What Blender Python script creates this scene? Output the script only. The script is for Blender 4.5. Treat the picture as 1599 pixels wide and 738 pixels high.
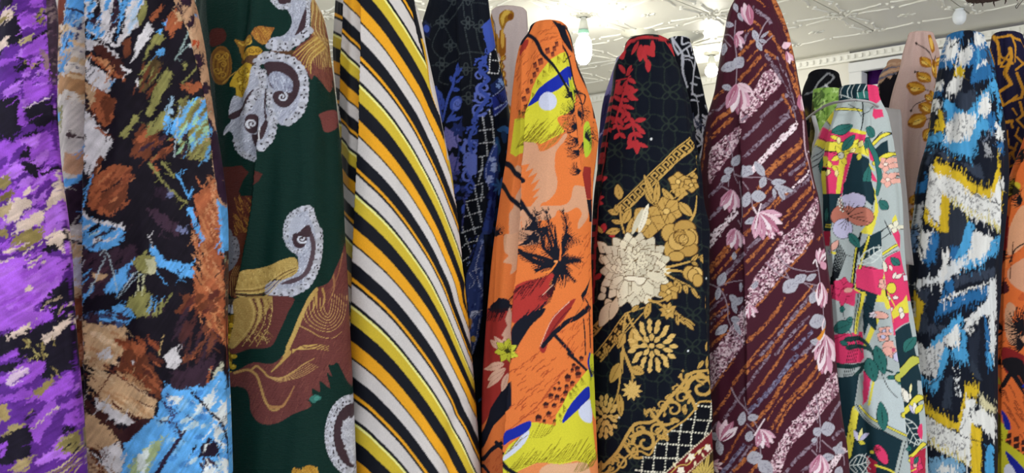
# Fabric shop: upright bolts of printed cloth in front of a pressed-tile ceiling.
import bpy, bmesh, math, random
import numpy as np

for _o in list(bpy.data.objects):
    bpy.data.objects.remove(_o)
COL = bpy.context.scene.collection
SC = bpy.context.scene

# ------------------------------------------------------------------ camera, light, exposure
F = 1200.0            # focal length in pixels of the 1599 x 738 frame
CX, CY = 799.5, 369.0
CAMZ = 1.25
CEIL = CAMZ + 1.46
cam_d = bpy.data.cameras.new('camera')
cam_d.sensor_fit = 'HORIZONTAL'
cam_d.sensor_width = 36.0
cam_d.lens = 36.0 * F / 1599.0
cam_d.clip_start = 0.05
cam = bpy.data.objects.new('camera', cam_d)
COL.objects.link(cam)
cam.location = (0, 0, CAMZ)
cam.rotation_euler = (math.pi / 2, 0, 0)
SC.camera = cam

world = bpy.data.worlds.new('shop_daylight')
SC.world = world
world.use_nodes = True
_bg = world.node_tree.nodes['Background']
_bg.inputs[0].default_value = (0.90, 0.95, 1.03, 1)     # even daylight from the open shop front behind the camera
_bg.inputs[1].default_value = 2.3
SC.view_settings.view_transform = 'Standard'
SC.view_settings.look = 'None'
SC.view_settings.gamma = 1.0
SC.view_settings.use_curve_mapping = False
SC.view_settings.exposure = 0.08


def W3(x, y, Y):
    """A point at depth Y whose picture stands at pixel (x, y)."""
    return ((x - CX) / F * Y, Y, CAMZ + (CY - y) / F * Y)


# ------------------------------------------------------------------ materials
def lin(c):
    c = np.asarray(c, dtype=np.float64) / 255.0
    return np.where(c <= 0.04045, c / 12.92, ((c + 0.055) / 1.055) ** 2.4)


def mat(name, col, rough=0.6, metal=0.0, noise=0.0, nscale=20.0, bump=0.0, bscale=80.0, emit=0.0, spec=0.4):
    m = bpy.data.materials.new(name)
    m.use_nodes = True
    nt = m.node_tree
    b = nt.nodes['Principled BSDF']
    c = tuple(lin(col)) + (1,)
    b.inputs['Base Color'].default_value = c
    b.inputs['Roughness'].default_value = rough
    b.inputs['Metallic'].default_value = metal
    b.inputs['Specular IOR Level'].default_value = spec
    if emit:
        b.inputs['Emission Color'].default_value = c
        b.inputs['Emission Strength'].default_value = emit
    tc = nt.nodes.new('ShaderNodeTexCoord')
    if noise:
        n = nt.nodes.new('ShaderNodeTexNoise')
        n.inputs['Scale'].default_value = nscale
        n.inputs['Detail'].default_value = 5
        mx = nt.nodes.new('ShaderNodeMix')
        mx.data_type = 'RGBA'
        mx.blend_type = 'MULTIPLY'
        mx.inputs[0].default_value = noise
        mx.inputs[6].default_value = c
        nt.links.new(tc.outputs['Object'], n.inputs['Vector'])
        nt.links.new(n.outputs['Fac'], mx.inputs[7])
        nt.links.new(mx.outputs[2], b.inputs['Base Color'])
    if bump:
        n2 = nt.nodes.new('ShaderNodeTexNoise')
        n2.inputs['Scale'].default_value = bscale
        bp = nt.nodes.new('ShaderNodeBump')
        bp.inputs['Strength'].default_value = bump
        bp.inputs['Distance'].default_value = 0.002
        nt.links.new(tc.outputs['Object'], n2.inputs['Vector'])
        nt.links.new(n2.outputs['Fac'], bp.inputs['Height'])
        nt.links.new(bp.outputs['Normal'], b.inputs['Normal'])
    return m


def cloth_mat(name, rough=0.62, crepe=0.0, sheen=0.0, weave=0.10, spec=0.05):
    """Printed cloth: the dyed print is a colour attribute of the cloth, the thread is procedural."""
    m = bpy.data.materials.new(name)
    m.use_nodes = True
    nt = m.node_tree
    b = nt.nodes['Principled BSDF']
    at = nt.nodes.new('ShaderNodeAttribute')
    at.attribute_name = 'print'
    tc = nt.nodes.new('ShaderNodeTexCoord')
    mp = nt.nodes.new('ShaderNodeMapping')
    mp.inputs['Scale'].default_value = (900, 900, 500)
    n = nt.nodes.new('ShaderNodeTexNoise')
    n.inputs['Scale'].default_value = 1.0
    n.inputs['Detail'].default_value = 1
    rr = nt.nodes.new('ShaderNodeMapRange')
    rr.inputs['From Min'].default_value = 0.3
    rr.inputs['From Max'].default_value = 0.7
    rr.inputs['To Min'].default_value = 1.0 - weave
    rr.inputs['To Max'].default_value = 1.0 + weave
    mx = nt.nodes.new('ShaderNodeVectorMath')
    mx.operation = 'SCALE'
    nt.links.new(tc.outputs['Object'], mp.inputs['Vector'])
    nt.links.new(mp.outputs[0], n.inputs['Vector'])
    nt.links.new(n.outputs['Fac'], rr.inputs['Value'])
    nt.links.new(at.outputs['Color'], mx.inputs[0])
    nt.links.new(rr.outputs[0], mx.inputs['Scale'])
    nt.links.new(mx.outputs[0], b.inputs['Base Color'])
    b.inputs['Roughness'].default_value = rough
    b.inputs['Specular IOR Level'].default_value = spec
    b.inputs['Sheen Weight'].default_value = sheen
    b.inputs['Sheen Roughness'].default_value = 0.5
    if crepe:
        mp2 = nt.nodes.new('ShaderNodeMapping')
        mp2.inputs['Rotation'].default_value = (0, math.radians(24), 0)
        mp2.inputs['Scale'].default_value = (90, 90, 380)
        n2 = nt.nodes.new('ShaderNodeTexNoise')
        n2.inputs['Scale'].default_value = 1.0
        n2.inputs['Detail'].default_value = 2
        n2.inputs['Distortion'].default_value = 0.6
        bp = nt.nodes.new('ShaderNodeBump')
        bp.inputs['Strength'].default_value = crepe
        bp.inputs['Distance'].default_value = 0.004
        nt.links.new(tc.outputs['Object'], mp2.inputs['Vector'])
        nt.links.new(mp2.outputs[0], n2.inputs['Vector'])
        nt.links.new(n2.outputs['Fac'], bp.inputs['Height'])
        nt.links.new(bp.outputs['Normal'], b.inputs['Normal'])
    return m


# ------------------------------------------------------------------ small mesh helpers
def link(o, parent=None):
    COL.objects.link(o)
    if parent is not None:
        o.parent = parent
    return o


def tag(o, label=None, cat=None, group=None, kind=None):
    if label: o['label'] = label
    if cat: o['category'] = cat
    if group: o['group'] = group
    if kind: o['kind'] = kind
    return o


def bm_obj(name, bm, material, parent=None, smooth=False):
    me = bpy.data.meshes.new(name)
    bm.to_mesh(me)
    bm.free()
    me.materials.append(material)
    if smooth:
        for p in me.polygons: p.use_smooth = True
    return link(bpy.data.objects.new(name, me), parent)


def empty(name, loc=(0, 0, 0)):
    o = bpy.data.objects.new(name, None)
    o.location = loc
    o.empty_display_size = 0.05
    return link(o)


def add_box(bm, c, s, rz=0.0, bev=0.0):
    vs = []
    for dx in (-1, 1):
        for dy in (-1, 1):
            for dz in (-1, 1):
                x, y = dx * s[0] / 2, dy * s[1] / 2
                vs.append(bm.verts.new((c[0] + x * math.cos(rz) - y * math.sin(rz),
                                        c[1] + x * math.sin(rz) + y * math.cos(rz), c[2] + dz * s[2] / 2)))
    fs = []
    for q in ((0, 1, 3, 2), (4, 6, 7, 5), (0, 4, 5, 1), (2, 3, 7, 6), (0, 2, 6, 4), (1, 5, 7, 3)):
        fs.append(bm.faces.new([vs[i] for i in q]))
    if bev:
        es = list({e for f in fs for e in f.edges})
        bmesh.ops.bevel(bm, geom=es, offset=bev, segments=2, affect='EDGES', clamp_overlap=True)
    return vs


def add_lathe(bm, prof, n=20, c=(0, 0, 0), squash=1.0):
    """Revolve (radius, z) pairs about the vertical."""
    rings = []
    for r, z in prof:
        if r < 1e-6:
            rings.append([bm.verts.new((c[0], c[1], c[2] + z))])
        else:
            rings.append([bm.verts.new((c[0] + r * math.cos(2 * math.pi * i / n),
                                        c[1] + squash * r * math.sin(2 * math.pi * i / n), c[2] + z)) for i in range(n)])
    for a, b in zip(rings, rings[1:]):
        for i in range(n):
            j = (i + 1) % n
            if len(a) == 1 and len(b) == 1: continue
            if len(a) == 1: bm.faces.new((a[0], b[i], b[j]))
            elif len(b) == 1: bm.faces.new((a[i], a[j], b[0]))
            else: bm.faces.new((a[i], a[j], b[j], b[i]))
    return rings


def add_tube(bm, pts, r, n=8, flat=1.0):
    """A round (or flattened) cord along points."""
    P = [np.array(p, float) for p in pts]
    rings = []
    for i, p in enumerate(P):
        t = P[min(i + 1, len(P) - 1)] - P[max(i - 1, 0)]
        t /= max(np.linalg.norm(t), 1e-9)
        up = np.array((0, 0, 1.0)) if abs(t[2]) < 0.9 else np.array((0, 1.0, 0))
        s = np.cross(t, up); s /= np.linalg.norm(s)
        u = np.cross(s, t)
        rr = r[i] if isinstance(r, (list, tuple, np.ndarray)) else r
        rings.append([bm.verts.new(p + rr * (flat * math.cos(2 * math.pi * k / n) * s + math.sin(2 * math.pi * k / n) * u)) for k in range(n)])
    for a, b in zip(rings, rings[1:]):
        for i in range(n):
            j = (i + 1) % n
            bm.faces.new((a[i], a[j], b[j], b[i]))
    bm.faces.new(rings[0][::-1]); bm.faces.new(rings[-1])


def spl(pts, n=6, closed=False):
    """Catmull-Rom through points (any dimension)."""
    P = np.array(pts, float)
    m = len(P)
    if m < 3: return P
    out = []
    segs = m if closed else m - 1
    t = np.linspace(0, 1, n, endpoint=False)[:, None]
    for i in range(segs):
        if closed:
            p0, p1, p2, p3 = P[(i - 1) % m], P[i], P[(i + 1) % m], P[(i + 2) % m]
        else:
            p0, p1, p2, p3 = P[max(i - 1, 0)], P[i], P[i + 1], P[min(i + 2, m - 1)]
        out.append(0.5 * (2 * p1 + (p2 - p0) * t + (2 * p0 - 5 * p1 + 4 * p2 - p3) * t * t + (3 * p1 - p0 - 3 * p2 + p3) * t ** 3))
    if not closed: out.append(P[-1][None])
    return np.concatenate(out)


# ------------------------------------------------------------------ the print works: dye patterns drawn on a sheet
_rng = np.random.RandomState(7)


def _noise_tile(n, cells):
    g = _rng.rand(cells, cells)
    x = np.arange(n) / n * cells
    i = x.astype(int); f = x - i; f = f * f * (3 - 2 * f)
    j = (i + 1) % cells
    a = g[i][:, i] * (1 - f)[None] + g[i][:, j] * f[None]
    b = g[j][:, i] * (1 - f)[None] + g[j][:, j] * f[None]
    return a * (1 - f)[:, None] + b * f[:, None] - 0.5


NT = 1024
_T = {}


def noise(xs, ys, size, seed=0):
    """Value noise with features of the given size (sheet units), in -0.5..0.5."""
    k = (seed % 5,)
    if k not in _T: _T[k] = _noise_tile(NT, 128)
    t = _T[k]
    sc = 8.0 / size
    return t[((ys + seed * 37.7 + 4000) * sc).astype(int) % NT, ((xs + seed * 91.3 + 4000) * sc).astype(int) % NT]


def fbm(xs, ys, size, seed=0, o=3):
    r, a = 0, 1.0
    for i in range(o):
        r = r + a * noise(xs, ys, size / 2 ** i, seed + i * 3)
        a *= 0.55
    return r


def soft_noise(xs, ys, size, seed=0):
    """The same noise, smoothly interpolated."""
    noise(np.zeros(1), np.zeros(1), 8, seed)
    t = _T[(seed % 5,)]
    sc = 8.0 / size
    u = (ys + seed * 37.7 + 4000) * sc; v = (xs + seed * 91.3 + 4000) * sc
    i, j = np.floor(u).astype(int), np.floor(v).astype(int)
    f, g = u - i, v - j
    i, j = i % NT, j % NT
    i2, j2 = (i + 1) % NT, (j + 1) % NT
    return (t[i, j] * (1 - g) + t[i, j2] * g) * (1 - f) + (t[i2, j] * (1 - g) + t[i2, j2] * g) * f


class Sheet:
    S = 2.0

    def __init__(s, x0, y0, x1, y1, base):
        s.x0, s.y0 = x0, y0
        s.w, s.h = int((x1 - x0) * s.S), int((y1 - y0) * s.S)
        s.a = np.empty((s.h, s.w, 3), np.float32)
        s.a[:] = lin(base)
        s.ox, s.oy, s.k = 0.0, 0.0, 1.0
        s.clip = None
        s.rnd = random.Random(11)

    def o(s, ox, oy, k=4.01):
        """Drawing origin and scale for the coordinates that follow."""
        s.ox, s.oy, s.k = ox, oy, k
        return s

    def _pt(s, pts):
        p = np.array(pts, float) / s.k
        p[:, 0] += s.ox; p[:, 1] += s.oy
        return p

    def _box(s, p, m):
        a = max(0, int((p[:, 0].min() - m - s.x0) * s.S)); b = min(s.w, int((p[:, 0].max() + m - s.x0) * s.S) + 2)
        c = max(0, int((p[:, 1].min() - m - s.y0) * s.S)); d = min(s.h, int((p[:, 1].max() + m - s.y0) * s.S) + 2)
        if b <= a or d <= c: return None
        ys, xs = np.mgrid[c:d, a:b]
        return a, b, c, d, xs / s.S + s.x0, ys / s.S + s.y0

    def _put(s, box, m, col, al=1.0):
        a, b, c, d = box[:4]
        if s.clip is not None: m = m & s.clip[c:d, a:b]
        v = s.a[c:d, a:b]
        if callable(col): cc = col(box[4], box[5])[m]
        else: cc = lin(col).astype(np.float32)
        v[m] = v[m] * (1 - al) + cc * al

    @staticmethod
    def _in(p, X, Y):
        r = np.zeros(X.shape, bool)
        q = np.roll(p, -1, 0)
        for (ax, ay), (bx, by) in zip(p, q):
            if ay == by: continue
            k = ((ay > Y) != (by > Y))
            r ^= k & (X < (bx - ax) * (Y - ay) / (by - ay) + ax)
        return r

    def P(s, pts, col, j=0.0, f=6.0, sm=1, al=1.0, seed=None, n=5):
        """Filled shape; j = raggedness of its edge in sheet units."""
        p = s._pt(pts)
        if sm and len(p) > 2: p = spl(p, n, True)
        bx = s._box(p, j + 1)
        if bx is None: return
        X, Y = bx[4], bx[5]
        if j:
            sd = s.rnd.randrange(99) if seed is None else seed
            X = X + 2 * j * fbm(bx[4], bx[5], f, sd); Y = Y + 2 * j * fbm(bx[4], bx[5], f, sd + 1)
        s._put(bx, s._in(p, X, Y), col, al)

    def mask(s, pts, sm=1):
        p = s._pt(pts)
        if sm: p = spl(p, 5, True)
        ys, xs = np.mgrid[0:s.h, 0:s.w]
        return s._in(p, xs / s.S + s.x0, ys / s.S + s.y0)

    def L(s, pts, w, col, w2=None, sm=1, al=1.0, dash=None, j=0.0):
        """Line of width w (drawing units) that may taper to w2."""
        p = s._pt(pts)
        if sm and len(p) > 2: p = spl(p, 5)
        w = w / s.k; w2 = w if w2 is None else w2 / s.k
        m = max(w, w2)
        bx = s._box(p, m + j)
        if bx is None: return
        X, Y = bx[4], bx[5]
        if j:
            sd = s.rnd.randrange(99)
            X = X + 2 * j * fbm(bx[4], bx[5], 5, sd); Y = Y + 2 * j * fbm(bx[4], bx[5], 5, sd + 1)
        r = np.zeros(X.shape, bool)
        d = np.sqrt(((p[1:] - p[:-1]) ** 2).sum(1)); tot = max(d.sum(), 1e-6); acc = 0.0
        for a, b, dl in zip(p[:-1], p[1:], d):
            if dl < 1e-6: continue
            hw = 0.5 * (w + (w2 - w) * (acc + dl / 2) / tot)
            x0 = int((min(a[0], b[0]) - m - j - bx[4][0, 0]) * s.S) - 1; x1 = int((max(a[0], b[0]) + m + j - bx[4][0, 0]) * s.S) + 2
            y0 = int((min(a[1], b[1]) - m - j - bx[5][0, 0]) * s.S) - 1; y1 = int((max(a[1], b[1]) + m + j - bx[5][0, 0]) * s.S) + 2
            x0, y0 = max(x0, 0), max(y0, 0)
            if x1 <= x0 or y1 <= y0: acc += dl; continue
            XX, YY = X[y0:y1, x0:x1], Y[y0:y1, x0:x1]
            t0 = ((XX - a[0]) * (b[0] - a[0]) + (YY - a[1]) * (b[1] - a[1])) / dl ** 2
            t = np.clip(t0, 0, 1)
            k = (XX - a[0] - t * (b[0] - a[0])) ** 2 + (YY - a[1] - t * (b[1] - a[1])) ** 2 <= max(hw, 0.22) ** 2
            if dash: k &= ((acc + t * dl) % dash) < dash * 0.62
            r[y0:y1, x0:x1] |= k
            acc += dl
        s._put(bx, r, col, al)

    def E(s, x, y, rx, ry, col, rot=0.0, j=0.0, al=1.0):
        t = np.linspace(0, 2 * math.pi, 22, endpoint=False)
        c, q = math.cos(math.radians(rot)), math.sin(math.radians(rot))
        s.P([(x + rx * math.cos(u) * c - ry * math.sin(u) * q, y + rx * math.cos(u) * q + ry * math.sin(u) * c) for u in t], col, j=j, sm=0, al=al)

    def leaf(s, x, y, ln, wd, ang, col, vein=None, line=None, lw=3, fat=0.42, al=1.0):
        """Leaf or petal that grows from (x, y); ang in degrees, 0 = right, 90 = down."""
        c, q = math.cos(math.radians(ang)), math.sin(math.radians(ang))
        sh = [(0, 0), (0.12, 0.55), (fat, 1.0), (0.75, 0.72), (1, 0), (0.75, -0.72), (fat, -1.0), (0.12, -0.55)]
        pts = [(x + u * ln * c - v * wd / 2 * q, y + u * ln * q + v * wd / 2 * c) for u, v in sh]
        if line is not None:
            ex = lw / max(ln, 1)
            o = [(x + (0.5 + (u - 0.5) * (1 + 2 * ex)) * ln * c - v * (wd / 2 + lw) * q, y + (0.5 + (u - 0.5) * (1 + 2 * ex)) * ln * q + v * (wd / 2 + lw) * c) for u, v in sh]
            s.P(o, line, n=4, al=al)
        s.P(pts, col, n=4, al=al)
        if vein is not None:
            s.L([(x, y), (x + 0.88 * ln * c, y + 0.88 * ln * q)], lw, vein, lw * 0.4, al=al)

    def bloom(s, x, y, r, n, wd, col, a0=0, line=None, lw=3, vein=None, mid=None, mr=0.2, fat=0.6, squash=1.0, tilt=0):
        for i in range(n):
            a = a0 + 360.0 * i / n
            k = 1 - (1 - squash) * abs(math.cos(math.radians(a - tilt)))
            s.leaf(x, y, r * k, wd, a, col if not isinstance(col, list) else col[i % len(col)], vein=vein, line=line, lw=lw, fat=fat)
        if mid is not None:
            if line is not None: s.E(x, y, r * mr + lw, r * mr + lw, line)
            s.E(x, y, r * mr, r * mr, mid)

    def hatch(s, pts, ln, ang, w, col, n=1, jl=0.4, ja=8):
        """Short tapering strokes set along a line."""
        p = spl(np.array(pts, float), 6) if len(pts) > 2 else np.array(pts, float)
        d = np.r_[0, np.cumsum(np.sqrt(((p[1:] - p[:-1]) ** 2).sum(1)))]
        for i in range(n):
            u = d[-1] * (i + s.rnd.random() * 0.6) / n
            x, y = np.interp(u, d, p[:, 0]), np.interp(u, d, p[:, 1])
            l = ln * (1 + jl * (s.rnd.random() * 2 - 1)); a = math.radians(ang + ja * (s.rnd.random() * 2 - 1))
            s.L([(x, y), (x + l * math.cos(a), y + l * math.sin(a))], w, col, w * 0.4)

    def spray(s, x, y, r, n, w, col, a0=0, a1=360, bend=12, w2=None, jl=0.25):
        """Fan of thin strokes: palm fronds, grass, needles."""
        for i in range(n):
            a = math.radians(a0 + (a1 - a0) * (i + s.rnd.random() * 0.7) / n)
            l = r * (1 - jl * s.rnd.random())
            m = math.radians(bend)
            s.L([(x, y), (x + 0.55 * l * math.cos(a), y + 0.55 * l * math.sin(a)), (x + l * math.cos(a + m), y + l * math.sin(a + m))], w, col, w * 0.25 if w2 is None else w2)

    def frond(s, pts, ln, w, col, spread=50, n=14, lw=3, both=True):
        """Palm frond: a rib with strokes on both sides."""
        s.L(pts, w, col, w * 0.4)
        p = spl(np.array(pts, float), 8)
        m = len(p)
        for i in range(n):
            k = int((i + 0.5) / n * (m - 2)); t = p[k + 1] - p[k]
            a = math.atan2(t[1], t[0])
            l = ln * (1.0 - 0.5 * i / n) * (0.8 + 0.4 * s.rnd.random())
            for sg in ((1, -1) if both else (1,)):
                b = a + sg * math.radians(spread)
                s.L([p[k], (p[k][0] + l * math.cos(b), p[k][1] + l * math.sin(b))], lw, col, lw * 0.25)

    def daub(s, region, cols, n, ln, wd, ang, ja=15, j=1.0, al=1.0):
        """Scattered ragged brush marks inside a box (x0, y0, x1, y1)."""
        for i in range(n):
            x = region[0] + (region[2] - region[0]) * s.rnd.random(); y = region[1] + (region[3] - region[1]) * s.rnd.random()
            l = ln * (0.5 + s.rnd.random()); w = wd * (0.5 + s.rnd.random())
            a = math.radians(ang + ja * (s.rnd.random() * 2 - 1)); c, q = math.cos(a), math.sin(a)
            pts = [(x + u * l * c - v * w * q, y + u * l * q + v * w * c) for u, v in ((-.5, -.2), (-.1, -.5), (.5, -.3), (.45, .3), (0, .5), (-.45, .35))]
            s.P(pts, cols[s.rnd.randrange(len(cols))], j=j, f=5, al=al)

    def speckle(s, pts, col, dens=0.5, size=3.0, seed=0, sm=1, j=0.0, ax=1.0):
        """Grainy print inside a shape."""
        p = s._pt(pts)
        if sm: p = spl(p, 5, True)
        bx = s._box(p, j + 1)
        if bx is None: return
        X, Y = bx[4], bx[5]
        g = fbm(X * ax, Y, size, seed, 2)
        if j:
            X = X + 2 * j * fbm(bx[4], bx[5], 6, seed + 3); Y = Y + 2 * j * fbm(bx[4], bx[5], 6, seed + 4)
        s._put(bx, s._in(p, X, Y) & (g > (0.5 - dens) * 0.75), col)

    def get(s, x, y):
        u = np.clip((x - s.x0) * s.S, 0, s.w - 1.001); v = np.clip((y - s.y0) * s.S, 0, s.h - 1.001)
        i, j = u.astype(int), v.astype(int)
        f, g = (u - i)[..., None], (v - j)[..., None]
        A = s.a
        return (A[j, i] * (1 - f) + A[j, i + 1] * f) * (1 - g) + (A[j + 1, i] * (1 - f) + A[j + 1, i + 1] * f) * g

    def streak(s, amp, fine, long, ang, seed=1):
        """Drag the dye along a direction so that edges break into comb-like strokes."""
        ys, xs = np.mgrid[0:s.h, 0:s.w]
        x, y = xs / s.S + s.x0, ys / s.S + s.y0
        c, q = math.cos(math.radians(ang)), math.sin(math.radians(ang))
        d = 2 * amp * soft_noise((y * c - x * q) * long / fine, x * c + y * q, long, seed)
        s.a = s.get(x + d * c, y + d * q).astype(np.float32)

    def tone(s, amp, fine, long, ang, seed=2):
        """Uneven dye: lighter and darker strokes."""
        ys, xs = np.mgrid[0:s.h, 0:s.w]
        x, y = xs / s.S + s.x0, ys / s.S + s.y0
        c, q = math.cos(math.radians(ang)), math.sin(math.radians(ang))
        s.a *= (1 + 2 * amp * soft_noise((y * c - x * q) * long / fine, x * c + y * q, long, seed))[..., None].astype(np.float32)

    def smear(s, box, n, ln, w, ang, ja=8):
        """Thin strokes that carry the dye they start on a little way along."""
        for i in range(n):
            x, y = s.rnd.uniform(box[0], box[2]), s.rnd.uniform(box[1], box[3])
            u, v = int((x - s.x0) * s.S), int((y - s.y0) * s.S)
            if not (0 <= u < s.w and 0 <= v < s.h): continue
            c = s.a[v, u].copy()
            a = math.radians(ang + s.rnd.uniform(-ja, ja)); l = ln * s.rnd.uniform(.4, 1.3) * s.rnd.choice((-1, 1))
            s.L([(x, y), (x + l * math.cos(a), y + l * math.sin(a))], w * s.rnd.uniform(.6, 1.6), lambda X, Y: np.broadcast_to(c, X.shape + (3,)), w * .3, sm=0)

    def soften(s, n=1):
        for _ in range(n):
            a = s.a
            b = a.copy()
            b[1:-1, 1:-1] = (a[1:-1, 1:-1] * 4 + a[:-2, 1:-1] + a[2:, 1:-1] + a[1:-1, :-2] + a[1:-1, 2:]) / 8
            s.a = b


# ------------------------------------------------------------------ a bolt of cloth
def curve(tab, y):
    t = np.array(tab, float)
    ys, xs = t[:, 0], t[:, 1]
    # smooth cubic (finite-difference tangents), flat beyond the ends
    m = np.gradient(xs, ys)
    i = np.clip(np.searchsorted(ys, y) - 1, 0, len(ys) - 2)
    h = ys[i + 1] - ys[i]; u = np.clip((y - ys[i]) / h, 0, 1)
    return ((2 * u ** 3 - 3 * u ** 2 + 1) * xs[i] + (u ** 3 - 2 * u ** 2 + u) * h * m[i]
            + (-2 * u ** 3 + 3 * u ** 2) * xs[i + 1] + (u ** 3 - u ** 2) * h * m[i + 1])


def bolt(name, label, Y, left, right, sheet, material, depth=0.75, folds=(), cap=10, group=None,
         step=1.35, ymax=742.0, vis=(0.0, 1.0), ripple=0.010, seed=0, gather=0.05, capn=2.6, zbase=0.0):
    """Cloth wound on an upright core and left to fall over its top.
    left/right: (row, column) outlines of the bolt seen from the front at its own distance Y.
    folds: (kind, [(row, column)...], height in m, width in columns); kind 'r' raised to the right of the line,
    'l' raised to its left, 's' soft ridge, 'v' soft valley."""
    ytop = max(left[0][0], right[0][0])
    zf = lambda y: CAMZ + (CY - y) / F * Y
    ybot = CY + (CAMZ - zbase - 0.001) * F / Y
    lo = max(ytop, -25.0)
    rows = []
    if ytop < lo: rows += list(np.linspace(ytop, lo, max(3, int((lo - ytop) / 12)), endpoint=False))
    rows += list(np.arange(lo, min(ymax, ybot), step))
    if ybot > ymax: rows += list(np.linspace(ymax, ybot, 14))
    rows = np.array(rows)
    xl, xr = curve(left, rows), curve(right, rows)
    rise = np.zeros(len(rows)); shrink = np.ones(len(rows))
    # rounded top
    kc = np.sin(np.linspace(0, math.pi / 2, 9))[1:][::-1]
    crow = ytop - cap * kc
    cs = np.maximum((1 - kc ** capn), 0) ** (1 / capn)
    rows = np.r_[crow, rows]
    xl = np.r_[np.full(8, xl[0]), xl]; xr = np.r_[np.full(8, xr[0]), xr]
    shrink = np.r_[cs, shrink]
    wpx = float(np.max(xr - xl))
    nf = int(max(24, wpx / step * (vis[1] - vis[0]) * 1.12))
    ph = np.linspace(0, 1, nf)
    t = vis[0] + (vis[1] - vis[0]) * ph
    e = lambda q: 0.55 * q + 0.45 * (0.5 - 0.5 * np.cos(math.pi * q))
    t = e(t)
    if vis[0] > 0: t = np.r_[e(np.linspace(0, vis[0], 14, endpoint=False)), t]
    if vis[1] < 1: t = np.r_[t, e(np.linspace(vis[1], 1, 14)[1:])]
    nb = 22
    tb = (0.5 + 0.5 * np.cos(math.pi * np.arange(1, nb) / nb))
    tt = np.r_[t, tb]
    sg = np.r_[-np.ones(len(t)), np.ones(nb - 1)]
    cxp, hw = (xl + xr) / 2, (xr - xl) / 2
    Xc = (cxp - CX) / F * Y; A = hw / F * Y * shrink
    R, Cn = len(rows), len(tt)
    cosv = 2 * tt - 1; sinv = np.sqrt(np.maximum(0, 1 - cosv ** 2)) * sg
    X = Xc[:, None] + A[:, None] * cosv[None]
    D = A * depth
    if np.ndim(depth) == 0:
        lim = 0.125
        D = np.minimum(D, lim)
    Yw = Y + D[:, None] * sinv[None]
    Z = np.repeat(zf(rows)[:, None], Cn, 1)
    # place on the cloth, measured on the face of the bolt
    fy = Y - D[:, None] * np.abs(sinv[None])
    px = CX + X / fy * F
    py = CY - (Z - CAMZ) / fy * F
    # folds
    nx, ny = cosv[None] * depth, sinv[None] * np.ones((R, 1))
    ln = np.sqrt(nx ** 2 + ny ** 2); nx = nx / ln; ny = ny / ln
    d = np.zeros((R, Cn))
    front = (sg < 0)[None]
    for kind, line, hgt, wd in folds:
        hgt *= 1.6
        lt = np.array(line, float)
        fx = np.interp(py, lt[:, 0], lt[:, 1])
        q = px - fx
        y0, y1 = lt[0, 0], lt[-1, 0]
        fade = np.clip((py - y0 + 1) / 30 if y0 > -5 else 1, 0, 1) * np.clip((y1 + 1 - py) / 30 if y1 < 735 else 1, 0, 1)
        if kind == 'r': v = np.where(q >= 0, np.exp(-q / wd), np.exp(np.minimum(q, 0) / 0.9))
        elif kind == 'l': v = np.where(q <= 0, np.exp(q / wd), np.exp(-np.maximum(q, 0) / 0.9))
        elif kind == 's': v = np.exp(-(q / wd) ** 2)
        else: v = -np.exp(-(q / wd) ** 2)
        d += np.where(front, v * hgt * fade, 0)
    if ripple:
        d += np.where(front, ripple * (soft_noise(px, py * 0.16, 44, int(left[0][1]) % 50) + 0.5 * soft_noise(px + 0.1 * py, py * 0.12, 20, int(left[0][1]) % 40 + 3)), 0)
    if gather:      # pleats that run down from the gathered top
        g = (rows - rows[0]) / 330.0
        amp = gather * A * np.exp(-np.maximum(g, 0) * 1.3)
        ang = np.arccos(np.clip(cosv, -1, 1)) * 57.3
        sd = int(right[0][1]) % 40
        pl = soft_noise(ang[None] + 5 * g[:, None], 30 * g[:, None] + 0 * ang[None], 34, sd) + 0.6 * soft_noise(ang[None] * 1.0, 18 * g[:, None] + 0 * ang[None], 15, sd + 2)
        d += np.where(front, 2.2 * amp[:, None] * (0.35 - np.abs(pl) * 2.2), 0)
    edge = np.clip(np.abs(sinv) / 0.25, 0.25, 1)[None]
    d *= edge * shrink[:, None]
    X = X + nx * d; Yw = Yw + ny * d
    col = sheet.get(px, py)
    V = np.stack([X, Yw, Z], -1).reshape(-1, 3)
    base = np.array([Xc[-1], Y, zbase])
    # centre of the top and bottom
    V = np.r_[V, [[Xc[0], Y, zf(rows[0])]], [[Xc[-1], Y, Z[-1, 0]]]] - base
    n0 = R * Cn
    ii, jj = np.mgrid[0:R - 1, 0:Cn]
    k = (jj + 1) % Cn
    Q = np.stack([ii * Cn + jj, ii * Cn + k, (ii + 1) * Cn + k, (ii + 1) * Cn + jj], -1).reshape(-1, 4)
    Q = Q[:, ::-1]
    j = np.arange(Cn)
    T1 = np.stack([np.full(Cn, n0), j, (j + 1) % Cn], -1)
    T2 = np.stack([np.full(Cn, n0 + 1), (R - 1) * Cn + (j + 1) % Cn, (R - 1) * Cn + j], -1)
    loops = np.r_[Q.ravel(), T1.ravel(), T2.ravel()].astype(np.int32)
    nq = len(Q); ntri = 2 * Cn
    starts = np.r_[np.arange(nq) * 4, nq * 4 + np.arange(ntri) * 3].astype(np.int32)
    me = bpy.data.meshes.new(name)
    me.vertices.add(len(V)); me.vertices.foreach_set('co', V.astype(np.float32).ravel())
    me.loops.add(len(loops)); me.loops.foreach_set('vertex_index', loops)
    me.polygons.add(nq + ntri); me.polygons.foreach_set('loop_start', starts)
    me.update(calc_edges=True)
    me.polygons.foreach_set('use_smooth', np.ones(nq + ntri, bool))
    ca = me.color_attributes.new('print', 'FLOAT_COLOR', 'POINT')
    C4 = np.ones((len(V), 4), np.float32)
    C4[:n0, :3] = col.reshape(-1, 3); C4[n0, :3] = col[0, 0]; C4[n0 + 1, :3] = col[-1, 0]
    ca.data.foreach_set('color', C4.ravel())
    me.materials.append(material)
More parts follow.
